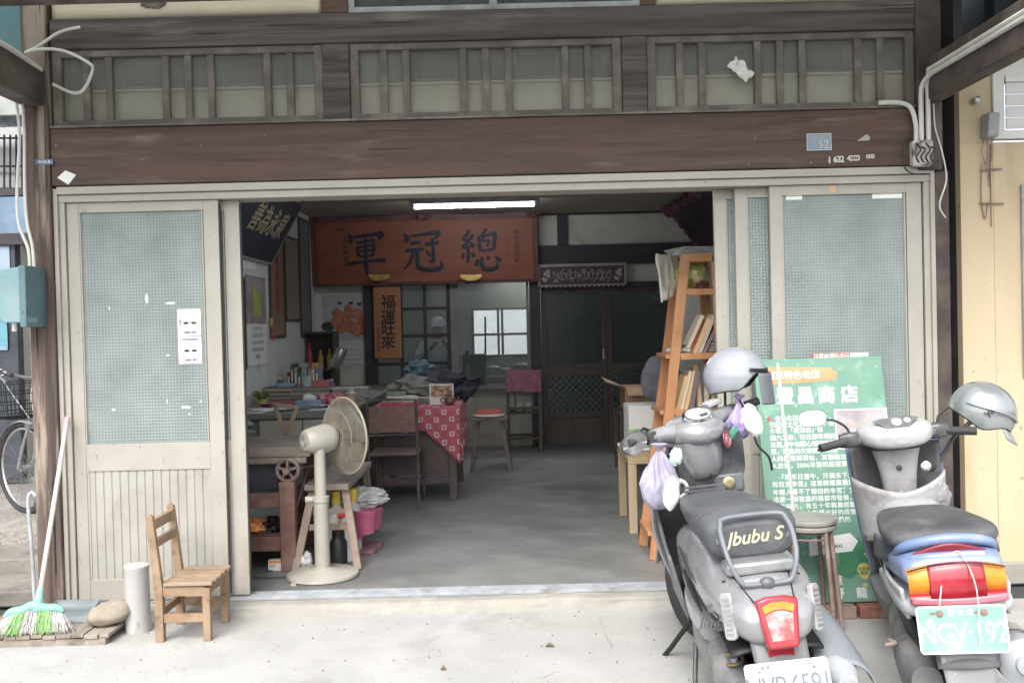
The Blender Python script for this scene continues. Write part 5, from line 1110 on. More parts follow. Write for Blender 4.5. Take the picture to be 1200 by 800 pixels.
# ---- desk in the middle with the red checked cloth
DK = thing('wooden_desk', 'dark wooden desk under a red checked cloth in the middle', 'desk', (-.82, 3.2, 0))
dw = mat('desk_dark', (.08,.056,.054), (.115,.085,.08), .5, 6, dirt=(.12,.10,.10), ds=5)
part('desk_slab', MB().box((-1.14, 2.73, .72), (-.455, 3.75, .75)), dw, DK, bevel=.004)
part('desk_panel', MB().box((-1.08, 2.78, .20), (-.52, 2.80, .72)).box((-.52, 2.82, .20), (-.50, 3.7, .72)).box((-1.10, 2.82, .2), (-1.08, 3.7, .72)), dw, DK)
for x, y in ((-1.10, 2.77), (-.50, 2.77), (-1.10, 3.7), (-.50, 3.7)): part('leg', MB().box((x-.03, y-.03, 0), (x+.03, y+.03, .719)), dw, DK, bevel=.003)
part('foot_rail', MB().box((-1.07, 2.755, .135), (-.53, 2.775, .19)), dw, DK)
def check_mat():
    m = mat('checked_cloth', (.42,.09,.13), (.50,.13,.17), .8, 30); n = m.node_tree; L = n.links; N = lambda t: n.nodes.new(t); P = n.nodes['Principled BSDF']
    old = P.inputs['Base Color'].links[0].from_socket
    tc = N('ShaderNodeTexCoord'); sp = N('ShaderNodeSeparateXYZ'); L.new(tc.outputs['Object'], sp.inputs[0])
    ad = N('ShaderNodeMath'); L.new(sp.outputs['Y'], ad.inputs[0]); L.new(sp.outputs['Z'], ad.inputs[1])
    cell = []; idx = []
    for so_ in (sp.outputs['X'], ad.outputs[0]):
        a = N('ShaderNodeMath'); a.operation = 'MULTIPLY'; a.inputs[1].default_value = 1/.062; L.new(so_, a.inputs[0])
        f = N('ShaderNodeMath'); f.operation = 'FRACT'; L.new(a.outputs[0], f.inputs[0])
        s = N('ShaderNodeMath'); s.operation = 'SUBTRACT'; s.inputs[1].default_value = .5; L.new(f.outputs[0], s.inputs[0])
        b = N('ShaderNodeMath'); b.operation = 'ABSOLUTE'; L.new(s.outputs[0], b.inputs[0]); cell.append(b.outputs[0])
        fl = N('ShaderNodeMath'); fl.operation = 'FLOOR'; L.new(a.outputs[0], fl.inputs[0]); idx.append(fl.outputs[0])
    mx = N('ShaderNodeMath'); mx.operation = 'MAXIMUM'; L.new(cell[0], mx.inputs[0]); L.new(cell[1], mx.inputs[1])
    l1 = N('ShaderNodeMath'); l1.operation = 'LESS_THAN'; l1.inputs[1].default_value = .33; L.new(mx.outputs[0], l1.inputs[0])
    g1 = N('ShaderNodeMath'); g1.operation = 'GREATER_THAN'; g1.inputs[1].default_value = .16; L.new(mx.outputs[0], g1.inputs[0])
    su = N('ShaderNodeMath'); L.new(idx[0], su.inputs[0]); L.new(idx[1], su.inputs[1])
    md = N('ShaderNodeMath'); md.operation = 'MODULO'; md.inputs[1].default_value = 2; L.new(su.outputs[0], md.inputs[0])
    ab = N('ShaderNodeMath'); ab.operation = 'ABSOLUTE'; L.new(md.outputs[0], ab.inputs[0])
    m1 = N('ShaderNodeMath'); m1.operation = 'MULTIPLY'; L.new(l1.outputs[0], m1.inputs[0]); L.new(g1.outputs[0], m1.inputs[1])
    m2 = N('ShaderNodeMath'); m2.operation = 'MULTIPLY'; L.new(m1.outputs[0], m2.inputs[0]); L.new(ab.outputs[0], m2.inputs[1])
    x = N('ShaderNodeMix'); x.data_type = 'RGBA'; L.new(m2.outputs[0], x.inputs[0]); L.new(old, x.inputs[6]); x.inputs[7].default_value = (.62, .5, .5, 1); L.new(x.outputs[2], P.inputs['Base Color'])
    return m
ck = check_mat()
q = MB().grid(lambda u, v: (-1.15+.71*u, 2.72+1.04*v, .7535+.002*noise.noise((u*9, v*9, 0))), 30, 30)
def drape(u, v):      # front fall: short on the left, a long corner on the right
    x = -1.15+.715*u; drop = .10+(.29*max(0, (u-.62)/.38)**1.1 if u > .62 else .0)+(.08 if u < .08 else 0)
    if u > .62: drop = .20+.26*(u-.62)/.38
    elif u > .5: drop = .19
    else: drop = .20
    return (x, 2.715-.012*sin(u*22)*v-.012*v, .753-drop*v)
q.grid(drape, 60, 10)
q.grid(lambda u, v: (-.44+.018*sin(u*24)*v+.015*v, 2.72+1.0*u, .753-(.44-.20*u)*v), 40, 10)
single('checked_tablecloth', q, ck, 'red and white checked cloth hanging over front of the desk', 'tablecloth', solid=.002)
CH = thing('folding_chair', 'metal folding chair with rattan back in front of desk', 'chair', (-.93, 2.5, 0))
ft = mat('chair_tube', (.10,.09,.09), (.16,.15,.145), .4, 10, metal=.4)
for x in (-1.12, -.745):
    part('leg', MB().tube([(x, 2.32, 0), (x, 2.45, .42), (x, 2.36, .84)] if False else [(x, 2.33, 0), (x, 2.36, .45), (x, 2.33, .84)], .011, 8), ft, CH)
    part('leg', MB().tube([(x+.01, 2.72, 0), (x+.01, 2.68, .425)], .011, 8), ft, CH)
part('seat', MB().box((-1.12, 2.36, .415), (-.74, 2.72, .438)), mat('chair_seat', (.12,.085,.075), (.17,.13,.115), .5), CH, bevel=.008)
q = MB()
for k in range(26): q.box((-1.105+k*.0136, 2.326, .60), (-1.105+k*.0136+.009, 2.332, .80))
for k in range(15): q.box((-1.105, 2.332, .604+k*.0134), (-.757, 2.336, .604+k*.0134+.008))
part('rattan_back', q, mat('rattan', (.20,.12,.10), (.28,.18,.15), .7, 30), CH)
q = MB().tube([(-1.115, 2.33, .58), (-1.115, 2.33, .845), (-.93, 2.326, .853), (-.75, 2.33, .845), (-.75, 2.33, .58)], .0085, 8, closed=True)
part('back_frame', q, ft, CH)
single('red_folder', MB().box((-1.08, 2.74, .757), (-.77, 2.98, .785), T(-.92, 2.86, 0) @ RZ(3) @ T(.92, -2.86, 0)), mat('folder_red', (.38,.04,.06), (.45,.07,.09), .45), 'red folder lying flat at front of the wooden desk', 'folder', bevel=.003)
q = MB()
for k in range(6):
    q.box((-1.05, 2.85, .787+k*.007), (-.80, 3.1, .792+k*.007), T(-.92, 2.97, 0) @ RZ(-9+k*5) @ T(.92, -2.97, 0))
single('paper_stack', q, mat('papers_mixed', (.45,.46,.36), (.60,.60,.54), .8, 3), 'uneven stack of papers on the red folder', 'papers')
single('grey_bundle', MB().ell((-.86, 3.28, .86), (.20, .14, .11), None, 36, 22, .5, 2.3), mat('grey_cloth', (.13,.14,.13), (.22,.23,.21), .85, 5), 'rumpled grey green cloth bundle on the wooden desk', 'cloth')
single('dark_coat', MB().ell((-.62, 3.50, .86), (.27, .18, .14), None, 44, 28, .45, 2.4), mat('coat_dark', (.012,.014,.022), (.03,.033,.045), .75, 6), 'dark blue coat heaped at right rear of the desk', 'coat')
single('teal_cap', MB().ell((-.84, 3.60, 1.0), (.12, .11, .10), None, 30, 18, .4, 2.2), mat('cap_teal', (.05,.10,.13), (.09,.15,.18), .8, 6), 'crumpled teal cap on top of the coat heap', 'cap')
dcal = thing('desk_calendar', 'small standing picture calendar with sepia photo on desk', 'calendar', (-.60, 2.95, .756))
a, b = at(503, 450, 2.9), at(532, 476, 2.9)
part('card', MB().box((a.x, 2.90, .757), (b.x, 2.912, a.z), T(0, 0, 0)), M['paper'], dcal)
part('stand_back', MB().bar(((a.x+b.x)/2, 3.02, .757), ((a.x+b.x)/2, 2.915, a.z-.02), .16, .004), M['paper'], dcal)
part('picture', MB().box((a.x+.012, 2.8975, .757+.065), (b.x-.012, 2.8995, a.z-.012)), mat('sepia', (.22,.12,.08), (.55,.38,.26), .6, 22, lo=.4, hi=.6), dcal)
rr = random.Random(31)
single('card_tin', MB().box((-1.06, 3.02, .757), (-.90, 3.18, .86)), mat('tin_green', (.16,.2,.14), (.24,.28,.2), .4, 9), 'green square tin at left rear of the wooden desk', 'tin', bevel=.006)
q = MB()
for k in range(9): q.box((-.80+.01*rr.random(), 3.02, .757+k*.006), (-.62, 3.28, .761+k*.006), T(-.7, 3.15, 0) @ RZ(rr.uniform(-12, 12)) @ T(.7, -3.15, 0))
single('magazine_pile', q, mat('mag_mix', (.34,.35,.32), (.56,.52,.44), .6, 6), 'uneven pile of magazines behind the standing calendar', 'magazines')
tp_ = thing('teapot', 'small brown clay teapot near front edge of the desk', 'teapot', (-.52, 2.86, .757))
part('pot_body', MB().lathe([(0, 0), (.03, 0), (.05, .03), (.045, .06), (.02, .075), (0, .075)], T(-.52, 2.86, .757), 22), mat('clay', (.14,.07,.045), (.2,.1,.07), .35), tp_)
part('lid', MB().lathe([(.026, .073), (.02, .084), (.006, .088), (.008, .098), (0, .1)], T(-.52, 2.86, .757), 18), mat('clay2', (.13,.065,.04), (.18,.09,.06), .35), tp_)
part('spout', MB().tube([(-.475, 2.86, .79), (-.455, 2.86, .80), (-.445, 2.86, .825)], [.011, .008, .006], 10), mat('clay3', (.13,.065,.04)), tp_)
part('handle', MB().tube([(-.565, 2.86, .815), (-.59, 2.86, .81), (-.592, 2.86, .785), (-.568, 2.86, .775)], .005, 8, smooth=4), mat('clay4', (.13,.065,.04)), tp_)
rd = thing('small_radio', 'black pocket radio with raised aerial on wooden desk', 'radio', (-.98, 3.42, .757))
part('radio_body', MB().box((-1.07, 3.39, .757), (-.90, 3.44, .86)), M['dark_plastic'], rd, bevel=.008)
part('speaker_grille', MB().lathe([(0, 0), (.035, 0), (.035, .003), (0, .004)], T(-1.02, 3.389, .81) @ RX(90), 24), M['grey_metal'], rd)
part('aerial', MB().tube([(-.91, 3.43, .86), (-.80, 3.45, 1.16)], .0025, 6), chrome_ if False else M['steel'], rd)
# ---- stool and chairs near the back
ST = thing('wooden_stool', 'dark wooden stool with splayed legs and red cushion', 'stool', (-.23, 4.3, 0))
sdw = mat('stool_dark', (.095,.082,.078), (.14,.122,.115), .6, 7)
part('seat', MB().box((-.40, 4.16, .485), (-.06, 4.46, .515)), sdw, ST, bevel=.005)
for sx in (-1, 1):
    for sy in (-1, 1): part('leg', MB().bar((-.23+sx*.19, 4.31+sy*.16, 0), (-.23+sx*.11, 4.31+sy*.09, .486), .036, .036, (0, 1, 0)), sdw, ST)
part('stretcher', MB().box((-.385, 4.17, .17), (-.075, 4.19, .2)).box((-.36, 4.20, .32), (-.10, 4.22, .35)), sdw, ST)
cu = thing('round_cushion', 'round red topped cushion with pale rim on the stool', 'cushion', (-.23, 4.3, .516))
part('cushion_rim', MB().lathe([(0, 0), (.14, 0), (.155, .015), (.15, .03), (0, .03)], T(-.24, 4.3, .517), 28), mat('cushion_pale', (.5,.45,.4), (.58,.53,.48), .7), cu)
part('cushion_top', MB().lathe([(.145, .03), (.13, .055), (.07, .07), (0, .073)], T(-.24, 4.3, .518), 28), mat('cushion_red', (.22,.05,.04), (.30,.08,.065), .7), cu)
HC = thing('high_back_chair', 'dark wooden high back chair with a pink towel', 'chair', (.10, 5.65, 0))
x0, x1 = -.06, .29
for x in (x0, x1):
    part('back_leg', MB().bar((x, 5.50, 0), (x, 5.50, .88), .035, .035, (0, 1, 0)), M['timber_in2'], HC)
    part('leg', MB().bar((x, 5.86, 0), (x, 5.86, .42), .035, .035, (0, 1, 0)), M['timber_in2'], HC)
part('seat', MB().box((x0-.02, 5.52, .42), (x1+.02, 5.89, .445)), M['timber_in2'], HC)
part('back_rail', MB().box((x0+.018, 5.49, .82), (x1-.018, 5.51, .88)).box((x0+.018, 5.49, .47), (x1-.018, 5.51, .50)).box((x0+.07, 5.492, .50), (x0+.09, 5.508, .82)).box((x1-.09, 5.492, .5), (x1-.07, 5.508, .82)), M['timber_in2'], HC)
for ya in (5.49, 5.85): part('stretcher', MB().box((x0+.018, ya, .14), (x1-.018, ya+.02, .17)), M['timber_in2'], HC)
def towel(u, v): return (x0-.02+(x1-x0+.04)*u, 5.475-.004*sin(u*17)-.0 if v < .82 else 5.475+(v-.82)*.25, .66+.245*min(v, .82)/.82+.006*sin(u*6))
single('pink_towel', MB().grid(towel, 24, 16), mat('towel_pink', (.32,.12,.17), (.42,.20,.25), .9, 12, st=(3,1,1)), 'pink towel draped over back of the dark chair', 'towel', solid=.006)
for k in range(2): single('white_cup', MB().lathe([(0, 0), (.035, 0), (.045, .09), (.04, .09), (.03, .01), (0, .01)], T(.06+.11*k, 5.62, .446), 16), M['white'], ['left white cup on the high back chair seat', 'right white cup on the high back chair seat'][k], 'cup', group='white cups on the chair seat')
# ---- right side of the room
DF = thing('standing_fan', 'dark round standing fan before the inner door', 'fan', (1.40, 5.5, 0))
c = at(742, 455, 5.5); q = MB(); QF = T(c) @ RX(90)
for rr_ in (.21, .17, .13, .09): q.tube([(rr_*cos(i*pi/20), rr_*sin(i*pi/20), .05*(1-(rr_/.21)**2)) for i in range(40)], .004 if rr_ < .2 else .009, 6, closed=True, M=QF)
for k in range(36):
    a = 2*pi*k/36; q.tube([(.06*cos(a), .06*sin(a), .05), (.15*cos(a), .15*sin(a), .035), (.21*cos(a), .21*sin(a), 0)], .0016, 4, M=QF)
dgr = mat('fan_dark', (.035,.05,.05), (.055,.075,.075), .35)
part('wire_guard', q, dgr, DF)
part('fan_back', MB().lathe([(0, -.10), (.08, -.09), (.19, -.03), (.205, -.01), (.0, -.012)], QF, 32), dgr, DF)
part('badge', MB().lathe([(0, .052), (.05, .052), (.05, .06), (0, .064)], QF, 20), dgr, DF)
part('badge_label', MB().box((-.025, -.006, .0645), (.03, .006, .066), QF @ T(0, .0, 0)), M['paper'], DF)
part('pole', MB().cyl((c.x, 5.58, .03), (c.x, 5.58, c.z), .018), dgr, DF)
part('fan_base', MB().lathe([(0, 0), (.2, 0), (.2, .02), (.03, .05), (0, .05)], T(c.x, 5.58, 0), 28), dgr, DF)
DT = thing('dark_side_table', 'dark narrow side table with an open cardboard box on top', 'table', (1.10, 4.0, 0))
x0, x1, y0, y1 = .98, 1.42, 3.72, 4.25
for x in (x0, x1):
    for y in (y0, y1): part('leg', MB().box((x-.018, y-.018, 0), (x+.018, y+.018, .56)), M['timber_in2'], DT)
part('table_slab', MB().box((x0-.03, y0-.03, .56), (x1+.03, y1+.03, .585)), M['timber_in2'], DT)
part('stretcher', MB().box((x0+.019, y0-.01, .14), (x1-.019, y0+.01, .17)).box((x0-.01, y0+.019, .14), (x0+.01, y1-.019, .17)).box((x0+.019, y0-.012, .48), (x1-.019, y0+.012, .55)), M['timber_in2'], DT)
card = mat('cardboard', (.34,.23,.14), (.42,.30,.19), .8, 6)
cb = thing('cardboard_box', 'open brown cardboard box with flap hanging out on dark table', 'box', (1.2, 3.95, .586))
part('box_walls', MB().box((1.02, 3.76, .588), (1.40, 3.765, .80)).box((1.02, 4.2, .588), (1.40, 4.205, .80)).box((1.02, 3.766, .588), (1.025, 4.199, .80)).box((1.395, 3.766, .588), (1.40, 4.199, .80)).box((1.026, 3.766, .588), (1.394, 4.199, .592)), card, cb)
part('flap', MB().add([(1.02, 3.77, .80), (1.02, 4.19, .80), (.845, 4.15, .88), (.845, 3.72, .86)], [(0, 1, 2, 3)]).add([(1.03, 3.762, .80), (1.39, 3.762, .80), (1.36, 3.66, .73), (1.04, 3.66, .73)], [(0, 1, 2, 3)]), card, cb, solid=.006)
pine = mat('pine_table', (.44,.33,.21), (.52,.41,.28), .55, 5, st=Z_, bump=.0006)
PT = thing('pine_table', 'small pale pine side table beside the ladder shelf', 'table', (.98, 1.65, 0))
x0, x1, y0, y1 = .775, 1.12, 1.36, 1.95
part('table_slab', MB().box((x0-.028, y0-.028, .46), (x1+.028, y1+.028, .505)), pine, PT, bevel=.003)
for x in (x0, x1):
    for y in (y0, y1): part('leg', MB().box((x-.027, y-.027, 0), (x+.027, y+.027, .459)), pine, PT, bevel=.003)
wc = thing('white_carton', 'white carton with green printed base on the pine table', 'box', (.98, 1.75, .506))
a, b = at(738, 540, 1.62), at(768, 475, 1.62)
part('carton', MB().box((a.x, 1.62, .507), (1.12, 1.93, b.z)), M['white'], wc, bevel=.003)
part('green_print', MB().box((a.x-.001, 1.6185, .53), (1.12, 1.6195, .66)), mat('print_green', (.20,.46,.12), (.34,.6,.2), .5, 9), wc)
part('print_lettering', MB().text('米', .09, FM(a.x+.12, 1.618, .595), .01), M['paper'], wc)
single('grey_sack', MB().ell((1.05, 1.78, .99), (.14, .10, .17), None, 36, 26, .22, 2.0), mat('sack_grey', (.13,.13,.16), (.20,.20,.23), .9, 7), 'grey cloth sack slumped on top of white carton', 'sack')
# ladder shelf
lad = mat('ladder_pine', (.44,.20,.09), (.54,.28,.14), .5, 5, st=Z_, dirt=(.34,.14,.06), ds=4, bump=.0008)
LS = thing('ladder_shelf', 'orange pine ladder shelf with splayed uprights full of books', 'shelf', (1.15, .85, 0))
lt, lb = at(803, 300, .62), at(768, 640, .62); lb = lb+(lb-lt)*((lb.z-.0)/(lt.z-lb.z))
lt2, lb2 = at(792, 330, 1.0), at(757, 610, 1.0); lb2 = lb2+(lb2-lt2)*((lb2.z)/(lt2.z-lb2.z)); lt2 = lt2+(lt2-lb2)*.06
rt, rbm = Vector((1.20, .62, lt.z)), Vector((1.265, .62, 0)); rt2, rb2 = Vector((1.20, 1.0, lt2.z)), Vector((1.27, 1.0, 0))
for a, b, y in ((lt, lb, .62), (lt2, lb2, 1.0), (rt, rbm, .62), (rt2, rb2, 1.0)):
    part('upright', MB().bar(b, a, .058, .04, (0, 1, 0)), lad, LS, bevel=.004)
def lx_at(z, y): 
    A, B = (lt, lb) if y < .8 else (lt2, lb2); return B.x+(A.x-B.x)*(z-B.z)/(A.z-B.z)
shz = [at(810, 342, .62).z, at(810, 417, .62).z, at(800, 483, .62).z, .48, .15]
for k, z in enumerate(shz):
    part('shelf_board', MB().box((lx_at(z, .6)-.05 if k else lx_at(z, .6)-.0, .63, z-.012), (1.235, 1.01, z+.012)), lad, LS, bevel=.003)
    part('shelf_lip', MB().box((lx_at(z, .6)+.03, .598, z-.02), (1.19+.02, .628, z+.018)), lad, LS, bevel=.003)
part('crosspiece', MB().box((lt.x-.02, .60, lt.z-.035), (rt.x+.03, .64, lt.z+.012)).box((lt2.x-.02, .985, lt.z-.05), (rt2.x+.03, 1.02, lt.z-.005)), lad, LS, bevel=.003)
fpts = [at(x, y, .55) for x, y in ((783, 583), (793, 590), (797, 605), (790, 625), (785, 645), (788, 656), (775, 656), (777, 630), (780, 605))]
cl_ = thing('curved_stool', 'orange pine low stool with curved leg beside scooter', 'stool', (.9, .6, 0))
lp = MB().prism([(p.x, p.z) for p in fpts], .035, T(0, .55, 0) @ FACE); part('leg', lp, lad, cl_, bevel=.003)
part('leg', MB().prism([(p.x+.16, p.z) for p in fpts], .035, T(0, .55, 0) @ FACE), lad, cl_, bevel=.003)
zz = at(790, 585, .55).z
part('seat', MB().box((at(776, 585, .55).x, .40, zz), (1.10, .59, zz+.025)), lad, cl_, bevel=.004)
# shelf contents
z = shz[0]+.013
gpk = mat('floral_bag', (.36,.46,.12), (.60,.64,.36), .5, 16, lo=.45, hi=.55, dirt=(.42,.10,.30), ds=7, dlo=.55, dhi=.62)
single('floral_bag', MB().ell((1.09, .80, z+.085), (.10, .12, .085), None, 30, 20, .2, 2), gpk, 'green and pink floral bag on the top ladder shelf', 'bag')
def whitecloth(u, v):
    x = lt.x-.16+.15*u+.03*v+.012*noise.noise((u*4, v*3, 2)); 
    return (x, .70+.16*u+.02*noise.noise((u*5, v*4, 7)), lt.z+.02-.285*v*(1-.25*u)+.012*noise.noise((u*6, 0, 3)))
single('white_cloth_bag', MB().grid(whitecloth, 24, 24), mat('cloth_white', (.62,.58,.54), (.70,.66,.62), .85, 7, dirt=(.5,.25,.22), ds=5, dlo=.66, dhi=.8), 'white cloth bag hanging off left side of ladder shelf', 'bag', solid=.012)
q = MB()
for k in range(5): q.box((lt.x-.05, .64, lt.z+.014+k*.009), (lt.x+.24, .94, lt.z+.019+k*.009), T(lt.x+.1, .8, 0) @ RZ(-6+k*5) @ T(-lt.x-.1, -.8, 0))
single('newspapers', q, mat('newsprint', (.42,.42,.40), (.62,.62,.6), .85, 18), 'pile of newspapers lying on top of ladder shelf', 'newspapers')
rr = random.Random(8)
bc = [mat('bk%d' % i, c, None, .6) for i, c in enumerate(((.58,.52,.4), (.5,.46,.4), (.40,.10,.06), (.58,.42,.22), (.16,.13,.14), (.25,.16,.2)))]
def lean_books(z, x0, n, lean, cols, labs, h, grp):
    x = x0
    for k in range(n):
        t = rr.uniform(.018, .03); hh = h*rr.uniform(.85, 1.05)
        Mx = T(x, .66+.02*rr.random(), z) @ RY(lean+rr.uniform(-3, 3))
        B = thing('book', labs[k], 'book', (x, .7, z), group=grp)
        part('cover', MB().box((0, 0, 0), (.003, .17, hh), Mx).box((t-.003, 0, 0), (t, .17, hh), Mx).box((.003, 0, 0), (t-.003, .003, hh), Mx), cols[k % len(cols)], B)
        part('page_block', MB().box((.0032, .0032, .003), (t-.0032, .166, hh-.003), Mx), M['paper_old'], B)
        x += t/cos(radians(lean))+.004
lean_books(shz[1]+.014, lx_at(shz[1], .6)+.06, 5, 24, [bc[0], bc[2], bc[3], bc[1], bc[5]], ['cream leaning book at left of the middle ladder shelf', 'red leaning book on the middle ladder shelf', 'tan leaning book on the middle ladder shelf', 'grey leaning book on the middle ladder shelf', 'purple leaning book at right of the middle ladder shelf'], .24, 'books leaning on the middle ladder shelf')
lean_books(shz[2]+.014, lx_at(shz[2], .6)+.045, 4, 14, [bc[3], bc[0], bc[3], bc[4]], ['tall tan paper wrapped book at left of the lower ladder shelf', 'cream book second on the lower ladder shelf', 'tan book third on the lower ladder shelf', 'dark book at right of the lower ladder shelf'], .24, 'books leaning on the lower ladder shelf')
rl = [(.50,.40,.26), (.56,.52,.44), (.42,.30,.18)]
for k in range(3):
    x = lx_at(shz[2], .6)+.20+.045*k
    single('paper_roll', MB().tube([(x, .70+.05*k, shz[2]+.014), (x-.02+.03*k, .72+.05*k, shz[2]+.27-.02*k)], .018, 14), mat('roll%d' % k, rl[k], None, .8, 20), ['tan paper roll at left among the lower ladder shelf rolls', 'cream paper roll between two rolls on lower ladder shelf', 'brown paper roll at right on the lower ladder shelf'][k], 'paper roll', group='paper rolls on the lower ladder shelf')
q = MB()
for k in range(8): q.box((-.10, -.13, k*.007), (.10, .13, k*.007+.0058), T(1.12, .82, shz[1]+.014) @ RZ(rr.uniform(-10, 10)))
single('magazine_pile', q, mat('mag_mix2', (.30,.22,.2), (.55,.5,.46), .6, 9), 'pile of magazines lying on the middle ladder shelf', 'magazines')
q = MB()
for k in range(3): q.ell((lx_at(shz[1], .6)-.02+.05*k, .66, shz[1]+.03), (.03, .03, .018), None, 14, 10, .5)
single('small_trinkets', q, mat('trinket', (.35,.33,.3), (.5,.48,.44), .6, 30), 'little crumpled scraps at left end of middle ladder shelf', 'scraps')
# plaque with a carved frame high on the right wall
RP = thing('carved_plaque', 'dark plaque with purple carved frame high on right wall', 'plaque', (2.1, 4.6, 2.2))
QR = T(2.17, 5.55, 2.10) @ RZ(-90) @ RX(90) @ RX(38)
part('board', MB().box((0, 0, -.012), (1.8, .62, .012), QR), mat('plaque_dark', (.03,.025,.035), (.05,.04,.055), .5), RP)
q = MB(); pur = mat('carved_purple', (.14,.05,.085), (.22,.09,.14), .5, 12)
for k in range(22):
    t = k/21; q.ell((1.8*t, .64+.02*sin(k*1.7), .01), (.06, .045, .03), QR, 12, 8, .4); 
for k in range(8): q.ell((-.02, .62*k/7, .01), (.05, .05, .03), QR, 12, 8, .4)
q.tube([(-.03, -.02, 0), (1.83, -.02, 0)], .022, 8, M=QR)
for k in range(6): q.ell((-.06+.05*cos(k), .68+.05*sin(k*1.4), .02), (.06, .05, .04), QR, 14, 10, .4)
part('carved_frame', q, pur, RP)
# ================================================================ right foreground
gsn = mat('board_green', (.125,.26,.19), (.16,.305,.235), .5, 3, dirt=(.21,.37,.30), ds=9, dlo=.55, dhi=.7, speck=(34, .66, (.26,.44,.34)))
BD = thing('shop_info_board', 'green shop information board with white Chinese text leaning on door', 'info board', (1.58, -.2, 0))
bl_, tr_ = at(907, 703, -.335), at(1040, 423, -.065)
QB = T(bl_.x, -.335, .004) @ RX(77.2) @ RZ(.4)
BW, BH = .655, 1.215
part('board_sheet', MB().box((0, 0, -.018), (BW, BH, 0), QB), gsn, BD, bevel=.002)
def B2(px, py): return ((px-900-8*(py-427)/276)/139.5*BW, (701-py)/276*BH)
white = mat('print_white', (.70,.72,.70), (.76,.78,.76), .5)
rib = MB(); rib.prism([B2(*p) for p in ((911, 434), (985, 437), (984, 440), (990, 441), (988, 452), (915, 455))], .0012, QB)
part('orange_ribbon', rib, mat('ribbon', (.62,.25,.12), (.70,.33,.17), .5, 5), BD)
t = MB(); u, v = B2(942, 445); t.text('南京特色老店', .046, QB @ T(u, v, .0014), .015, .0006, sp=1.0)
for ch, px in (('豐', 932), ('昌', 954), ('商', 977), ('店', 1002)):
    u, v = B2(px, 470); t.text(ch, .092, QB @ T(u, v, .0006), .035, .0008)
part('title_lettering', t, white, BD)
t = MB()
rows = [(495, '　在彰化田中米的路上，', 985), (502, '引起鄉土老農的記憶，曾', 985), (509, '水稻王「鹿滿伯」從', 985), (517, '讀六之後，住在都市裡的', 985), (525, '在萬人中也關心稻田老農發', 985), (533, '展，豐昌的夫妻關懷時候', 985), (541, '人的起落與榮枯，其種植出來的信德豐富', 1045), (549, '人欽佩，2006年第四屆冠軍米之冠與賞實', 1045),
        (562, '　『鋤禾日當午，汗滴禾下土，誰知盤中', 1045), (570, '粒粒皆辛苦』這首詩道盡農民耕種的辛苦', 1045), (579, '年輕人看不了種田的辛苦，又看不到台灣農', 1045), (587, '這麼一個強盛的稻都市發展，農村凋零已', 1045), (595, '爭的時光，有五十年務農經驗的鹿滿伯自嘲', 1045), (603, '只要有心人士能種出好的政策', 1045), (611, '讓好的農業生產，讓我們的', 1045), (619, '珍惜台灣的優良文化。', 1000)]
for y, s_, xr in rows:
    u, v = B2(913, y); n_ = len(s_); t.text(s_, .0305, QB @ T(u, v, .0006), .012, .0005, 'LEFT', .98 if xr < 1000 else 1.08)
for ch, px, py, sz_ in (('陳', 975, 678, .055), ('野', 976, 692, .055), ('龍', 1000, 692, .055)):
    u, v = B2(px, py); t.text(ch, sz_, QB @ T(u, v, .0006), .02, .0006)
part('story_lettering', t, white, BD)
ph = MB(); ph.prism([B2(*p) for p in ((984, 486), (1041, 486), (1041, 532), (984, 532))], .0010, QB)
part('photo_border', ph, white, BD)
ph = MB(); ph.prism([B2(*p) for p in ((985.5, 487.5), (1039, 487.5), (1039, 530.5), (985.5, 530.5))], .0016, QB)
part('photo_print', ph, mat('photo_grey', (.28,.25,.27), (.40,.37,.38), .5, 10), BD)
p_ = MB()
for px, py in ((1003, 508), (1021, 506)):
    u, v = B2(px, py+12); p_.ell((u, v, .0018), (.036, .05, .001), QB, 18, 6)
part('photo_shirts', p_, white, BD)
p_ = MB()
for px, py in ((1003, 505), (1021, 502)):
    u, v = B2(px, py); p_.ell((u, v, .0021), (.017, .022, .001), QB, 18, 6)
part('photo_faces', p_, mat('photo_skin', (.52,.30,.27), (.6,.38,.34)), BD)
p_ = MB()
p_.prism([B2(*p) for p in ((948, 632), (992, 626), (1000, 635), (993, 646), (948, 650))], .0010, QB)
part('arrow_sign', p_, white, BD)
tq = MB(); u, v = B2(972, 640); tq.text('049-278542', .022, QB @ T(u, v, .0012), .01, .0004); part('arrow_lettering', tq, M['ink'], BD)
rr = random.Random(4); mp_ = []
for k in range(26):
    a = 2*pi*k/26; r_ = .09*(.7+.5*rr.random()); u, v = B2(998, 655); mp_.append((u+r_*cos(a)*1.3, v+r_*sin(a)))
part('green_map', MB().prism(mp_, .0008, QB), mat('map_green', (.05,.19,.10), (.07,.24,.13), .5), BD)
u, v = B2(1004, 668); bo = [(u+.034*cos(a)*(1 if sin(a) > -.2 else .75), v+.04*sin(a)) for a in [i*pi/12 for i in range(24)]]
blo = MB().prism(bo, .0014, QB); u2, v2 = B2(1004, 683); blo.prism([(u2-.012, v2-.008), (u2+.012, v2-.008), (u2+.012, v2+.008), (u2-.012, v2+.008)], .0014, QB)
part('balloon_print', blo, mat('balloon', (.55,.45,.14), (.62,.52,.2), .5), BD)
tq = MB().text('台東縣\n鹿野', .02, QB @ T(u, v, .0016), .01, .0004); part('balloon_lettering', tq, mat('dkgreen', (.04,.12,.06)), BD)
wh = MB(); rr = random.Random(6)
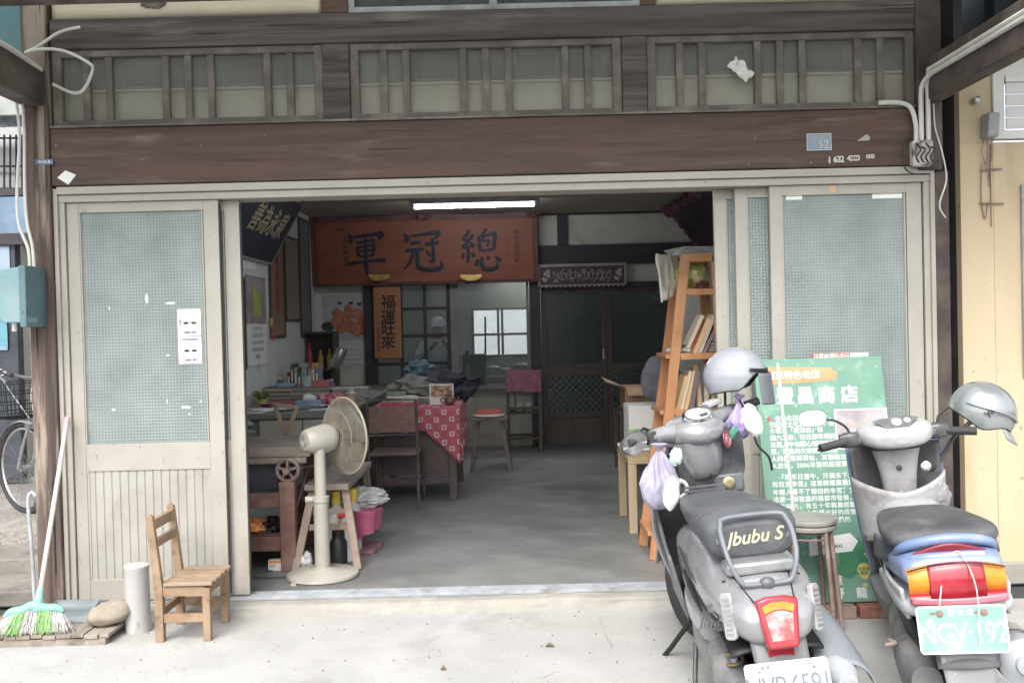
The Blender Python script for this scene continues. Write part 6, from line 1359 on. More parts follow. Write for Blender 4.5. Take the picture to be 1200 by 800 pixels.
for (xa, ya, xb, yb_, xc, yc_) in ((1031, 700, 1030, 660, 1016, 640), (1035, 700, 1037, 655, 1030, 625), (1024, 700, 1022, 668, 1008, 650), (1038, 698, 1040, 660, 1036, 645), (1028, 700, 1026, 672, 1020, 655)):
    P0, P1, P2 = [Vector((*B2(x, y), .0014)) for x, y in ((xa, ya), (xb, yb_), (xc, yc_))]
    wh.tube([P0, P1, P2], .0022, 4, M=QB, smooth=6)
    for k in range(11):
        c = P1.lerp(P2, .35+.065*k); s_ = 1 if k % 2 else -1
        wh.ell((c.x+s_*.007, c.y+.003, .0016), (.0085, .0055, .0012), QB, 8, 4)
part('wheat_print', wh, mat('wheat', (.58,.45,.16), (.68,.55,.26), .5), BD)
ll = MB(); u, v = B2(913, 495)
ll.prism([(u+.01*cos(a), v+.012*sin(a)) for a in [i*pi/6 for i in range(12)]], .0012, QB); part('red_flower', ll, mat('red_print', (.5,.06,.08)), BD)
# strip of clear tape run down the board, and the mud on its edge
u0, v0 = B2(926, 430); u1, v1 = B2(934, 605)
part('tape_strip', MB().grid(lambda a, b: (u0+(u1-u0)*b+(a-.5)*.017+.004*noise.noise((a*3, b*14, 0)), v0+(v1-v0)*b, .0020+.0006*noise.noise((a*4, b*30, 0))), 4, 80, QB), mat('tape', (.38,.42,.38), (.55,.56,.52), .3, 24, st=(1,1,.2), dirt=(.26,.3,.26), ds=30), BD, solid=.0008)
brick = mat('red_brick', (.26,.105,.075), (.34,.16,.12), .85, 12, dirt=(.36,.28,.25), ds=9, bump=.002)
for px, L_, dx, lab in ((1030, .20, 0, 'red brick under the right end of the leaning board'), (985, .14, 0, 'dusty brick under the middle of the leaning board')):
    a = at(px, 715, -.36)
    single('brick', MB().box((a.x-L_/2, -.39, -.06), (a.x+L_/2, -.30, .0)), brick if dx == 0 and px > 1000 else mat('brick_dusty', (.24,.15,.12), (.33,.25,.21), .9, 12), lab, 'brick', group='bricks under the info board', bevel=.006)
a, b = at(953, 424, -.012), at(1018, 413, -.012)
pl_ = thing('door_label', 'white paper strip with red print on door above board', 'label', ((a.x+b.x)/2, -.012, b.z-.05))
part('paper_strip', MB().box((a.x, -.0062, a.z-.05), (b.x, -.0045, b.z)), M['paper'], pl_)
part('red_print', MB().text('租 口 請問', .045, FM((a.x+b.x)/2-.05, -.0064, (a.z+b.z)/2), .01), mat('label_red', (.5,.1,.08)), pl_)
# stacked round stools
stm = mat('stool_top', (.24,.235,.22), (.34,.335,.32), .5, 9, dirt=(.15,.13,.12), ds=8)
def stool(z, r, label, legs, ang):
    c = Vector((1.375, -.46, -.06)); R_ = thing('round_stool', label, 'stool', c, group='stacked round metal stools')
    part('seat', MB().lathe([(0, z-.012), (r-.008, z-.022), (r-.003, z-.02), (r, z-.008), (r-.004, z+.001), (r-.02, z+.004), (r-.03, z+.001), (0, z+.002)], T(c.x, c.y, c.z), 40), stm, R_)
    for k in range(4):
        a = ang+k*pi/2; d = Vector((cos(a), sin(a), 0))
        part('leg', MB().tube([c+d*(r*.45)+Vector((0, 0, z-.028)), c+d*(r*.78)+Vector((0, 0, z-.03)), c+d*(r*.88)+Vector((0, 0, z-.05)), c+d*(r*1.22)+Vector((0, 0, .012 if legs else .03))], .0105, 10, smooth=3), M['rust'], R_)
    part('leg_ring', MB().tube([c+Vector((r*.82*cos(i*pi/16), r*.82*sin(i*pi/16), z-.06)) for i in range(32)], .005, 6, closed=True), M['rust'], R_)
stool(.515, .142, 'upper round metal stool of the nested pair by board', True, .45)
stool(.487, .140, 'lower round metal stool of the nested pair by board', True, .80)

# ---------------------------------------------------------------- scooters: shared bits
sil = mat('scooter_silver', (.27,.275,.285), (.33,.335,.345), .24, 3, metal=.3, dirt=(.42,.42,.415), ds=4, dlo=.5, dhi=.85, coat=.45, speck=(90,.72,(.46,.46,.45)))
sil_d = mat('scooter_dark_grey', (.095,.10,.108), (.13,.135,.143), .42, 4, dirt=(.24,.24,.235), ds=4, dlo=.5, dhi=.8, coat=.1)
seat_m = mat('seat_vinyl', (.062,.067,.075), (.09,.096,.105), .58, 5, dirt=(.15,.154,.16), ds=4, dlo=.45, dhi=.8, bump=.0008, bscale=160)
mirror = mat('mirror', (.85,.85,.86), (.9,.9,.9), .03, 3, metal=1, rvar=0)
chrome = mat('chrome', (.62,.62,.63), (.7,.7,.7), .15, 8, metal=1, rvar=.05)
redlens = mat('red_lens', (.30,.012,.022), (.40,.03,.045), .18, 10, coat=.6, rvar=.05)
orlens = mat('orange_lens', (.58,.17,.01), (.70,.26,.02), .18, 14, coat=.5, rvar=.05)
clrlens = mat('clear_lens', (.27,.27,.275), (.36,.36,.36), .15, 20, st=(.3,.3,1), coat=.5, rvar=.05)
eng = mat('engine_grey', (.20,.20,.20), (.30,.30,.295), .6, 8, metal=.3, dirt=(.13,.12,.11), ds=9)
plw_ = mat('plate_white', (.72,.72,.71), (.78,.78,.77), .5, 5, dirt=(.6,.58,.55), ds=7, dlo=.58, dhi=.8)
def rounded(w_, h_, r, n=5):
    o = []
    for cx, cy, a0 in ((w_/2-r, h_/2-r, 0), (-w_/2+r, h_/2-r, pi/2), (-w_/2+r, -h_/2+r, pi), (w_/2-r, -h_/2+r, 1.5*pi)):
        o += [(cx+r*cos(a0+pi/2*k/n), cy+r*sin(a0+pi/2*k/n)) for k in range(n+1)]
    return o
def wheel(parent, y, r, wd, steer=None):
    Mx = (steer or Matrix()) @ T(0, y, r)
    q = MB(); prof = [(r-.075, -wd*.42), (r-.03, -wd*.5), (r-.008, -wd*.38), (r, -wd*.12), (r, wd*.12), (r-.008, wd*.38), (r-.03, wd*.5), (r-.075, wd*.42)]
    q.lathe(prof, Mx @ RY(90), 40)
    W_ = part('wheel', q, M['rubber'], parent)
    q = MB().lathe([(.0, -.03), (.05, -.035), (.06, -.02), (r-.085, -.015), (r-.07, -wd*.42), (r-.07, wd*.42), (r-.085, .015), (.06, .02), (.05, .035), (0, .03)], Mx @ RY(90), 28)
    part('rim', q, M['grey_metal'], W_); return W_
def helmet(name, label, Mx, shell, visor, vm):
    Hh = thing(name, label, 'helmet', tuple(Mx.translation), group='helmets hung on scooter handlebars')
    def shp(u, v, o=0.0, inn=0):
        a = 2*pi*u; q_ = min(1, max(0, (cos(a)-.25)/.6)); cut = 2.08-.56*q_*q_*(3-2*q_)+.05*cos(2*a)
        t = v*cut; r = (.128-inn)*(1+.05*cos(a)*sin(t)); return (r*1.10*sin(t)*cos(a), (r*.98)*sin(t)*sin(a), (r*1.02)*cos(t))
    part('shell', MB().grid(lambda u, v: shp(u, v), 48, 22, Mx), shell, Hh)
    part('lining', MB().grid(lambda u, v: shp(u, v, 0, .012), 40, 16, Mx), M['black'], Hh)
    part('edge_trim', MB().tube([Vector(shp(k/48, 1.0, 0, .004)) for k in range(48)], .0055, 6, closed=True, M=Mx), M['rubber'], Hh)
    visor(Hh, Mx); return Hh
# ================================================================ grey retro scooter
def retro():
    LM = RZ(0) @ RY(-5.0)
    R_ = thing('motor_scooter', 'grey retro scooter with square red tail lamp and white plate', 'scooter', (.865, -1.15, -.06), LM, group='parked scooters', local=True)
    W = ROOT
    wheel(R_, -.62, .225, .10)
    steer = T(0, .50, .0) @ RZ(20) @ T(0, -.50, 0)
    wheel(R_, .58, .225, .09, steer)
    # tail body
    q = MB().loft([(.16, 0, .51, .13, .10, .20, 4), (.06, 0, .53, .165, .12, .20, 3.5), (-.15, 0, .55, .168, .13, .17, 2.8), (-.38, 0, .545, .182, .125, .14, 2.5), (-.58, 0, .535, .182, .105, .12, 2.4), (-.72, 0, .52, .160, .078, .10, 2.4), (-.80, 0, .505, .125, .06, .085, 2.6), (-.835, 0, .495, .09, .035, .06, 2.4), (-.842, 0, .49, .04, .015, .025, 2.2)], 40, 5)
    body = part('tail_body', q, sil, R_)
    for s in (-1, 1):        # darker lower side trims
        q = MB().grid(lambda u, v, s=s: (s*(.140+.042*sin(pi*(.15+.75*u))-.02*v), -.02-.62*u, .47-.015*u-.12*v*(1-.75*u)), 30, 6)
        part('side_trim', q, sil_d, R_, solid=.012)
    tx = MB().text('Jbubu', .055, T(-.172, -.655, .455) @ RZ(-46) @ RX(90) , .01, .001, shear=.3)
    for k in range(5): tx.ell((.014*cos(k*2*pi/5), .055+.014*sin(k*2*pi/5), .0005), (.009, .009, .001), T(-.172, -.655, .455) @ RZ(-46) @ RX(90), 10, 6)
    part('side_lettering', tx, mat('emblem_dark', (.10,.10,.105)), body)
    # floor, inner panels, leg shield
    part('footboard', MB().loft([(.06, 0, .36, .145, .10, .10, 4), (.22, 0, .34, .145, .06, .08, 4), (.40, 0, .34, .14, .05, .08, 4), (.50, 0, .36, .12, .03, .08, 4)], 32, 4), sil_d, R_)
    part('side_sill', MB().grid(lambda u, v: (-.135-.055*v-.02*u, .46-.48*u, .27+.47*v*(1-u)**1.3+.27*v*u), 20, 10), sil_d, R_, solid=.014)
    part('side_sill', MB().grid(lambda u, v: (.135+.055*v+.02*u, .46-.48*u, .27+.47*v*(1-u)**1.3+.27*v*u), 20, 10), sil_d, R_, solid=.014)
    def shield(u, v, off=0):
        x = (2*u-1); wv = .135+.075*sin(pi*min(1, v*1.02))-.04*max(0, v-.75)*2
        return (x*wv, .46+.10*(1-v)*.3-.09*abs(x)**2.2+off, .30+.66*v-.05*abs(x)**3*v)
    part('leg_shield', MB().grid(lambda u, v: shield(u, v, .03), 24, 20), sil, R_, solid=.012)
    part('inner_panel', MB().grid(lambda u, v: shield(.06+.88*u, v*.97, -.004), 24, 20), sil_d, R_, solid=.012)
    q = MB().loft([(0, 0, 0, .088, .05, .05, 3), (.12, 0, 0, .082, .055, .05, 3), (.30, 0, -.01, .075, .06, .05, 3), (.45, 0, -.025, .085, .06, .05, 3), (.50, 0, -.03, .09, .05, .05, 3)], 28, 4, T(0, .375, .90) @ RX(90) @ RX(180) @ RX(0)) if False else MB()
    for z, hw, hd in ((.33, .10, .05),): pass
    ring = []
    q = MB(); secs = [(.33, .095, .06, .40), (.48, .075, .06, .375), (.62, .07, .06, .36), (.76, .085, .065, .35), (.86, .09, .065, .355), (.90, .07, .05, .36)]
    n_ = 24; vs = []
    for z, hw, hd, y in secs:
        for k in range(n_):
            a = 2*pi*k/n_; vs.append((math.copysign(abs(cos(a))**.7, cos(a))*hw, y+math.copysign(abs(sin(a))**.7, sin(a))*hd, z))
    q.add(vs, [(i*n_+k, i*n_+(k+1) % n_, (i+1)*n_+(k+1) % n_, (i+1)*n_+k) for i in range(len(secs)-1) for k in range(n_)])
    part('steering_column', q, M['dark_plastic'], R_, subd=1)
    part('key_switch', MB().lathe([(0, 0), (.02, 0), (.02, .012), (.008, .014), (.008, .03), (0, .03)], T(.045, .292, .80) @ RX(90), 20).box((.043, .25, .775), (.047, .265, .80)), M['black'], R_)
    # glove box, right of the column
    gb_ = part('glove_box', MB().loft([(0, .125, .875, .082, .10, .12, 4), (.05, .125, .875, .088, .105, .13, 4), (.12, .125, .875, .088, .105, .13, 4)], 32, 3, T(0, .305, 0)), mat('gloss_dark', (.03,.032,.036), (.05,.052,.058), .25, 6, dirt=(.12,.12,.12), ds=5), R_)
    part('glove_panel', MB().box((.06, .300, .70), (.195, .36, .785), T(0, 0, 0)), sil_d, R_, bevel=.012)
    part('lock_disc', MB().lathe([(0, 0), (.027, 0), (.027, .008), (.018, .012), (.006, .010), (0, .010)], T(.125, .299, .745) @ RX(90), 28), mat('brass', (.40,.33,.20), (.55,.48,.32), .35, 10, metal=.8), R_)
    part('panel_screw', MB().lathe([(0, 0), (.008, 0), (.008, .004), (0, .005)], T(.10, .303, .955) @ RX(90), 12).lathe([(0, 0), (.008, 0), (.008, .004), (0, .005)], T(-.183, .12, .46) @ RY(-90), 12).lathe([(0, 0), (.008, 0), (.008, .004), (0, .005)], T(-.170, .10, .36) @ RY(-90), 12), M['black'], R_)
    # ring cup holder at the left of the panel
    ch = MB().tube([(-.105+.045*cos(i*pi/16), .285-.012*sin(i*pi/16), .745+.04*sin(i*pi/16)) for i in range(32)], .009, 8, closed=True)
    chd = part('cup_holder', ch, M['white'], R_); part('cup_net', MB().ell((-.105, .30, .742), (.036, .014, .034)), sil_d, chd)
    # headset
    HS = T(0, .335, .985) @ RZ(25) @ RY(-7)
    hd = MB().loft([(-.145, 0, -.005, .02, .012, .02, 2), (-.13, 0, 0, .065, .03, .045, 2.2), (-.085, 0, .01, .105, .05, .075, 2.2), (0, 0, .012, .125, .058, .10, 2.2), (.08, 0, .005, .11, .055, .10, 2.2), (.14, 0, -.02, .08, .05, .08, 2.2), (.165, 0, -.03, .03, .02, .03, 2)], 36, 5, HS)
    hs_ = part('headset_cover', hd, sil, R_)
    nk = MB().loft([(-.10, 0, -.07, .075, .06, .06, 2.6), (-.11, 0, -.10, .07, .05, .05, 2.6)], 20, 2, HS)
    nkq = MB(); vs = []
    for z, hw, hd_, y in ((-.03, .12, .10, -.02), (-.10, .10, .085, -.03), (-.17, .085, .075, -.03), (-.20, .07, .06, -.02)):
        for k in range(24):
            a = 2*pi*k/24; vs.append((cos(a)*hw, y+sin(a)*hd_, z))
    nkq.add(vs, [(i*24+k, i*24+(k+1) % 24, (i+1)*24+(k+1) % 24, (i+1)*24+k) for i in range(3) for k in range(24)], HS)
    part('headset_neck', nkq, sil, R_, subd=1)
    SP = HS @ T(0, -.062, .070) @ RX(24)
    sp = part('speedometer', MB().lathe([(0, .004), (.052, .004), (.054, .009), (.062, .009), (.066, .0), (.062, -.02), (0, -.02)], SP @ SC(1.12, .85, 1), 36), chrome, hs_)
    part('dial_face', MB().lathe([(0, .0055), (.051, .0055)], SP @ SC(1.12, .85, 1), 36), M['white'], sp) if False else part('dial_face', MB().lathe([(0, .007), (.051, .0062)], SP @ SC(1.12, .85, 1), 36), M['white'], sp)
    dm = MB().box((-.005, -.038, .0075), (.038, -.012, .009), SP)
    for k in range(9):
        a = radians(200-k*27.5); dm.bar((.040*cos(a), .032*sin(a), .0078), (.048*cos(a), .038*sin(a), .0078), .003, .002, (0, 0, 1), )
    for v_ in dm.v[8:]: pass
    dm2 = MB()
    for k in range(9):
        a = radians(200-k*27.5); dm2.bar((.040*cos(a), .032*sin(a), .0085), (.049*cos(a), .039*sin(a), .0085), .003, .002)
    dm3 = MB().box((-.005, -.032, .0078), (.036, -.010, .0092), SP); dm3.add([SP @ p for p in dm2.v], dm2.f)
    part('dial_marks', dm3, M['dark_plastic'], sp)
    bd = part('round_badge', MB().lathe([(0, .003), (.038, .003), (.040, 0), (.038, -.004)], HS @ T(.075, -.128, -.055) @ RX(90) @ RY(28) @ SC(.85, 1, 1), 28), mat('badge_red', (.20,.05,.07), (.25,.07,.09), .3), hs_)
    part('badge_swirl', MB().tube([((.006+.024*t/40)*cos(t*.32), (.006+.024*t/40)*sin(t*.32), .0045) for t in range(40)], .003, 5, M=HS @ T(.075, -.128, -.055) @ RX(90) @ RY(28) @ SC(.85, 1, 1)), mat('badge_pink', (.45,.2,.24), (.5,.25,.3), .3), bd)
    for s in (-1, 1):
        part('handlebar', MB().tube([HS @ Vector((s*.10, 0, .012)), HS @ Vector((s*.16, .0, .022)), HS @ Vector((s*.225, -.01, .032))], [.046, .036, .027], 14), sil, R_)
        part('grip', MB().tube([HS @ Vector((s*.22, -.01, .032)), HS @ Vector((s*.35, -.035, .040))], .018, 12), M['rubber'], R_)
        part('brake_lever', MB().tube([HS @ Vector((s*.20, .03, .03)), HS @ Vector((s*.25, .055, .03)), HS @ Vector((s*.36, .03, .035))], .007, 6, smooth=3), chrome, R_)
    part('switch_cluster', MB().box((-.245, -.035, -.0), (-.205, .02, .055), HS), M['dark_plastic'], R_, bevel=.004)
    part('switch_cluster', MB().box((.205, -.035, .0), (.245, .02, .055), HS), M['dark_plastic'], R_, bevel=.004)
    part('reservoir_cap', MB().box((.10, -.025, .062), (.175, .03, .085), HS @ RY(-6)), M['grey_metal'], R_, bevel=.006)
    part('yellow_switch', MB().box((.235, -.052, .035), (.262, -.036, .05), HS), yc, R_, bevel=.002)
    # mirrors
    mm = HS @ T(-.315, -.02, .03)
    part('mirror_stem', MB().tube([HS @ Vector((-.20, .01, .04)), HS @ Vector((-.245, -.005, .075)), HS @ Vector((-.285, -.02, .052))], .006, 8, smooth=3), M['black'], R_)
    mi = part('mirror_housing', MB().ell((0, 0, 0), (.062, .022, .046), mm @ RZ(-18) @ RY(-22), 28, 16), M['dark_plastic'], R_)
    part('mirror_glass', MB().lathe([(0, .004), (.054, .0005)], mm @ RZ(-18) @ RY(-22) @ T(0, -.0205, 0) @ RX(90) @ SC(1.03, .76, 1), 28), mirror, mi)
    part('mirror_stem', MB().tube([HS @ Vector((.20, .01, .04)), HS @ Vector((.235, .03, .13)), HS @ Vector((.23, .04, .19))], .006, 8, smooth=3), M['black'], R_)
    # seat
    q = MB().loft([(.17, 0, .715, .05, .012, .02, 2.4), (.15, 0, .72, .105, .025, .04, 2.6), (.05, 0, .73, .135, .035, .06, 2.8), (-.10, 0, .735, .150, .04, .07, 2.8), (-.24, 0, .74, .160, .045, .075, 2.8), (-.38, 0, .745, .168, .06, .085, 2.8), (-.50, 0, .745, .166, .065, .095, 2.8), (-.565, 0, .738, .160, .062, .095, 3), (-.592, 0, .732, .145, .050, .085, 3), (-.602, 0, .728, .11, .035, .065, 2.8)], 40, 5)
    st_ = part('seat', q, seat_m, R_)
    part('seat_lettering', MB().text('Jbubu S', .064, T(.004, -.6035, .722) @ RX(90) @ RZ(2), .014, .0018, shear=.35), mat('cream_script', (.58,.53,.34), (.66,.6,.42), .6), st_)
    sm = MB()
    for z_, y_ in ((.812, -.50),): sm.tube([(x, y_+.0*x, .7475+.0605*(1-abs(x/.168)**2.8)**(1/2.8)) for x in [(-.16+.02*k) for k in range(17)]], .002, 5)
    part('seat_seam', sm, M['black'], st_)
    sr = MB()
    for k in range(5): sr.bar((-.10+.004*k, .165+.016*k, .700+.014*k), (.10-.004*k, .165+.016*k, .700+.014*k), .008, .008)
    part('front_ribs', sr, sil_d, R_)
    part('grab_mount', MB().box((-.115, -.68, .615), (.115, -.585, .655)), sil, R_, bevel=.01)
    A, Bp = Vector((0, -.612, .797)), Vector((0, -.742, .60))
    loop = []
    for (x, t) in ((-.085, .0), (.085, .0), (.112, .10), (.118, .30), (.110, .62), (.085, .93), (.055, 1.0), (-.055, 1.0), (-.085, .93), (-.110, .62), (-.118, .30), (-.112, .10)):
        p = A.lerp(Bp, t); p.x = x; p.y -= .03*sin(pi*t); loop.append(p)
    part('grab_rail', MB().tube(loop, .0088, 10, closed=True, smooth=5).bar((-.115, -.60, .72), (-.15, -.50, .70), .02, .02).bar((.115, -.60, .72), (.15, -.50, .70), .02, .02), mat('rail_grey', (.13,.145,.165), (.17,.185,.205), .4, 6), R_)
    part('tail_knob', MB().ell((0, -.74, .600), (.026, .02, .022)), sil_d, R_)
    # seams, a raised spine panel and fixings on the tail
    def tailz(x, y):
        hw = .182 if y > -.6 else .182-(-.6-y)*.24; zc = .535+(y+.58)*.11 if y < -.38 else .545; hu = .105 if y > -.6 else max(.03, .105-(-.6-y)*.235)
        return zc+hu*(max(0, 1-abs(x/hw)**2.6))**(1/2.6)
    for s in (-1, 1):
        pts = [(s*(.098-.035*t), -.63-.19*t, tailz(.098-.035*t, -.63-.19*t)+.0015) for t in [i/14 for i in range(15)]]
        part('panel_seam', MB().tube(pts, .0024, 5), M['black'], R_)
        pts = [(s*(.166+.018*sin(pi*min(1, t*1.05))), -.02-.70*t, .575-.02*t-.06*t*t) for t in [i/24 for i in range(25)]]
        part('panel_seam', MB().tube(pts, .0026, 5), M['black'], R_)
        part('side_slit', MB().tube([(s*.170, -.10, .50), (s*.181, -.30, .485), (s*.183, -.50, .455)], [.004, .009, .003], 8, smooth=5), M['black'], R_)
        part('panel_screw', MB().ell((s*.125, -.66, tailz(.125, -.66)), (.007, .007, .004), None, 12, 6), M['black'], R_)
    part('wheel_arch', MB().grid(lambda u, v: ((u-.5)*.30, -.30-.48*v, .405+.03*sin(pi*v)-.02*(2*u-1)**2), 8, 14), M['black'], R_, solid=.01)
    # lamps
    TL = T(0, -.848, .50) @ RX(90) @ RX(-14)
    out = [(-.068, .075), (-.03, .086), (.03, .086), (.068, .075), (.052, -.055), (.046, -.075), (-.046, -.075), (-.052, -.055)]
    tlp = part('tail_lamp', MB().prism(out, .045, TL @ T(0, 0, -.03)), redlens, R_, bevel=.008)
    part('amber_strip', MB().prism([(-.052, .056), (-.02, .068), (.02, .068), (.052, .056), (.046, .034), (.015, .044), (-.015, .044), (-.046, .034)], .003, TL @ T(0, 0, .0145)), orlens, tlp, bevel=.001)
    part('clear_window', MB().prism([(-.044, .030), (-.014, .040), (.014, .040), (.044, .030), (.034, -.05), (-.034, -.05)], .003, TL @ T(0, 0, .0142)), mat('pinkish_lens', (.45,.07,.07), (.55,.36,.35), .2, 16, lo=.38, hi=.58, coat=.5), tlp, bevel=.001)
    part('reflector', MB().box((-.042, -.835, .383), (.042, -.81, .42)), redlens, R_, bevel=.003)
    for s in (-1, 1):
        MxS = T(s*.142, -.768, .515) @ RZ(s*40) @ RX(90) @ RX(-8) @ RZ(s*-8)
        part('turn_signal', MB().prism(rounded(.042, .15, .014), .020, MxS @ T(0, 0, -.013)), clrlens, R_, bevel=.004)
        rbq = MB()
        for k in range(8): rbq.box((-.013, -.060+k*.0155, .0072), (.013, -.052+k*.0155, .0085), MxS)
        part('signal_ribs', rbq, M['steel'], R_)
    # rear fender, plate
    part('rear_fender', MB().grid(lambda u, v: ((u-.5)*(.18-.02*v), -.79-.10*sin(v*1.3)-.012*(1-(2*u-1)**2), .45-.24*v), 12, 14), sil_d, R_, solid=.008)
    PM = T(-.005, -.905, .325) @ RX(90) @ RX(-16)
    pl_ = part('licence_plate', MB().prism(rounded(.262, .148, .012), .002, PM), plw_, R_, bevel=.0006)
    tx = MB().text('NVP·6591', .094, PM @ T(0, -.004, .0024) @ SC(.76, 1, 1), .008, .0006, sp=.90).text('臺灣', .015, PM @ T(-.065, .058, .0024), .01, .0004).text('普通', .015, PM @ T(.065, .058, .0024), .01, .0004)
    part('plate_lettering', tx, mat('plate_ink', (.14,.17,.21), (.2,.23,.27), .5), pl_)
    bt = MB()
    for x in (-.085, .085): bt.lathe([(0, 0), (.007, 0), (.007, .003), (0, .004)], PM @ T(x, .052, .002), 12)
    part('plate_bolts', bt, chrome, pl_)
    # engine, shock, muffler, stands
    part('engine_case', MB().loft([(.02, -.10, .26, .04, .07, .06, 3), (-.15, -.11, .27, .055, .10, .08, 3), (-.40, -.115, .26, .06, .09, .08, 3), (-.62, -.115, .24, .06, .085, .085, 3), (-.72, -.11, .235, .045, .05, .05, 2.4)], 28, 4), eng, R_)
    part('air_box', MB().loft([(-.12, -.13, .40, .05, .05, .06, 3.5), (-.3, -.14, .40, .055, .055, .06, 3.5), (-.46, -.135, .39, .05, .05, .055, 3.5)], 24, 3), sil, R_, bevel=0)
    sh_ = MB().cyl((-.115, -.66, .24), (-.105, -.58, .50), .013)
    part('shock_absorber', sh_, M['grey_metal'], R_)
    sp_ = MB().tube([Vector((-.115, -.66, .30)).lerp(Vector((-.105, -.58, .49)), t/60)+Vector((.028*cos(t*.63), .028*sin(t*.63), 0)) for t in range(61)], .0058, 6)
    part('shock_spring', sp_, mat('spring_tan', (.22,.16,.08), (.3,.23,.12), .5, 12, metal=.4), R_)
    part('muffler', MB().lathe([(0, -.30), (.045, -.30), (.068, -.26), (.07, .20), (.05, .28), (.03, .33), (0, .33)], T(.185, -.56, .27) @ RX(84), 28), M['grey_metal'], R_)
    part('muffler_guard', MB().grid(lambda u, v: (.195+.095*sin((u-.35)*2.4), -.32-.50*v, .275+.085*cos((u-.35)*2.4)+.07-.09*v*v), 14, 18), mat('guard_grey', (.19,.21,.23), (.23,.25,.27), .4, 4, dirt=(.27,.275,.28), ds=5), R_, solid=.006)
    part('side_stand', MB().tube([(-.10, .20, .22), (-.20, .30, .06), (-.235, .33, .012)], .011, 8).box((-.275, .31, .0), (-.21, .35, .014)).tube([(-.10, .2, .22), (-.13, .16, .2)], .006), M['black'], R_)
    part('centre_stand', MB().tube([(-.15, -.08, .20), (-.19, -.20, .05), (-.16, -.25, .04), (-.05, -.25, .04)], .010, 8, smooth=3), M['dark_plastic'], R_)
    part('front_fender', MB().grid(lambda u, v: steer @ Vector(((u-.5)*.16*(1-.3*(2*v-1)**2), .58+.265*cos(radians(20+140*v)), .23+.265*sin(radians(20+140*v))-.02*(2*u-1)**2)), 10, 20), sil, R_, solid=.008)
    part('front_fork', MB().tube([steer @ Vector((-.075, .58, .225)), steer @ Vector((-.06, .48, .55))], .018, 10).tube([steer @ Vector((.075, .58, .225)), steer @ Vector((.06, .48, .55))], .018, 10), M['grey_metal'], R_)
    return R_, HS
RS, HS1 = retro()
RSM = RS.matrix_world.copy()
RSM = T(.865, -1.15, -.06) @ RY(-5.0)
hsh = mat('helmet_grey', (.27,.29,.32), (.30,.32,.35), .12, 3, coat=.8, rvar=.03)
def poly_bag(c, rx, ry, h, seed, pl=9, Mx=None):    # gathered at the top, pleated, sagging
    def fn(u, v):
        a = 2*pi*u; r = (.10+.90*min(1, v/.55)**.8) if v < .55 else max(.0, 1-((v-.55)/.45)**2.6)**.5
        f = 1+(.20*(1-v)+.05)*sin(pl*a+3*noise.noise((v*3, seed, 0)))+.16*noise.noise((cos(a)*1.6, sin(a)*1.6, v*3+seed))+.07*noise.noise((cos(a)*4, sin(a)*4, v*7+seed))
        return (c[0]+rx*r*f*cos(a), c[1]+ry*r*f*sin(a), c[2]+h*(.5-v)+.012*noise.noise((cos(a)*2, sin(a)*2, seed+9)))
    q = MB().grid(fn, 72, 40)
    q.lathe([(rx*.10, 0), (rx*.16, .012), (rx*.5, .03), (rx*.3, .034)], T(c[0], c[1], c[2]+h*.49), 16); return q
def visor1(Hh, Mx):
    part('clear_visor', MB().grid(lambda u, v: (.150*cos((u-.5)*1.5)+.012+.03*v, .150*sin((u-.5)*1.5)*1.0, .035-.135*v), 20, 12, Mx @ RY(14)), glass('visor', (.9,.91,.93), (.5,.51,.53), .12, .05, flat=1), Hh, solid=.003)
    part('visor_brow', MB().grid(lambda u, v: (.141*cos((u-.5)*1.9)+.004, .136*sin((u-.5)*1.9), .052-.014*v), 20, 4, Mx @ RY(14)), M['black'], Hh, solid=.006)
    part('snap', MB().cyl((.07, -.126, -.02), (.07, -.131, -.02), .008, 12), M['black'], Hh) if False else None
    part('chin_strap', MB().tube([(.03, -.11, -.10), (.06, -.10, -.20), (.07, -.09, -.30), (.11, -.09, -.36), (.115, -.085, -.42)], .006, 6, smooth=4, M=Mx), M['black'], Hh)
hc1 = at(859, 441, -.72)
helmet('open_helmet', 'glossy grey open face helmet with flipped clear visor', T(hc1) @ RZ(-22) @ RY(-8), hsh, visor1, None)
lav = mat('lavender_plastic', (.40,.38,.50), (.50,.48,.60), .25, 7, bump=.004, bscale=26, transl=.2, speck=(60, .72, (.7,.68,.76)))
b1 = at(773, 562, -.95)
bagm = poly_bag(b1, .080, .068, .25, 3.0)
single('lavender_bag', bagm, lav, 'lavender plastic bag hanging from left grip of grey scooter', 'bag')
g1 = at(786, 538, -.97)
single('mint_tag', MB().ell((g1.x+.012, g1.y-.06, g1.z+.02), (.026, .016, .035), None, 18, 12, .4), mat('mint_tag', (.42,.62,.50), (.5,.7,.58), .5), 'pale mint cloth tied beside the lavender bag', 'cloth')
mk = at(787, 578, -1.06)
single('white_mask', MB().ell(tuple(mk), (.036, .022, .068), T(mk) @ RZ(20) @ RY(6) @ T(-mk), 26, 18, .12, 2), M['paper'], 'white face mask hanging below the lavender bag', 'mask')
b2 = at(867, 492, -.80)
single('purple_bag', poly_bag(b2, .052, .048, .16, 8.0, 7), mat('purple_plastic', (.26,.20,.42), (.40,.34,.56), .3, 8, bump=.003, bscale=22), 'purple plastic bag stuffed under the grey helmet', 'bag')
m2 = at(881, 493, -.84)
single('hanging_mask', MB().ell(tuple(m2), (.042, .03, .075), T(m2) @ RY(-18) @ T(-m2), 26, 18, .15, 2), M['paper'], 'white mask hanging at right under the grey helmet', 'mask')
m3 = at(858, 508, -.84)
single('green_charm', MB().ell(tuple(m3), (.018, .014, .035), T(m3) @ RY(30) @ T(-m3), 18, 12, .3), mat('charm_green', (.06,.22,.16), (.1,.3,.22), .4), 'small green charm dangling from the right grip', 'charm')
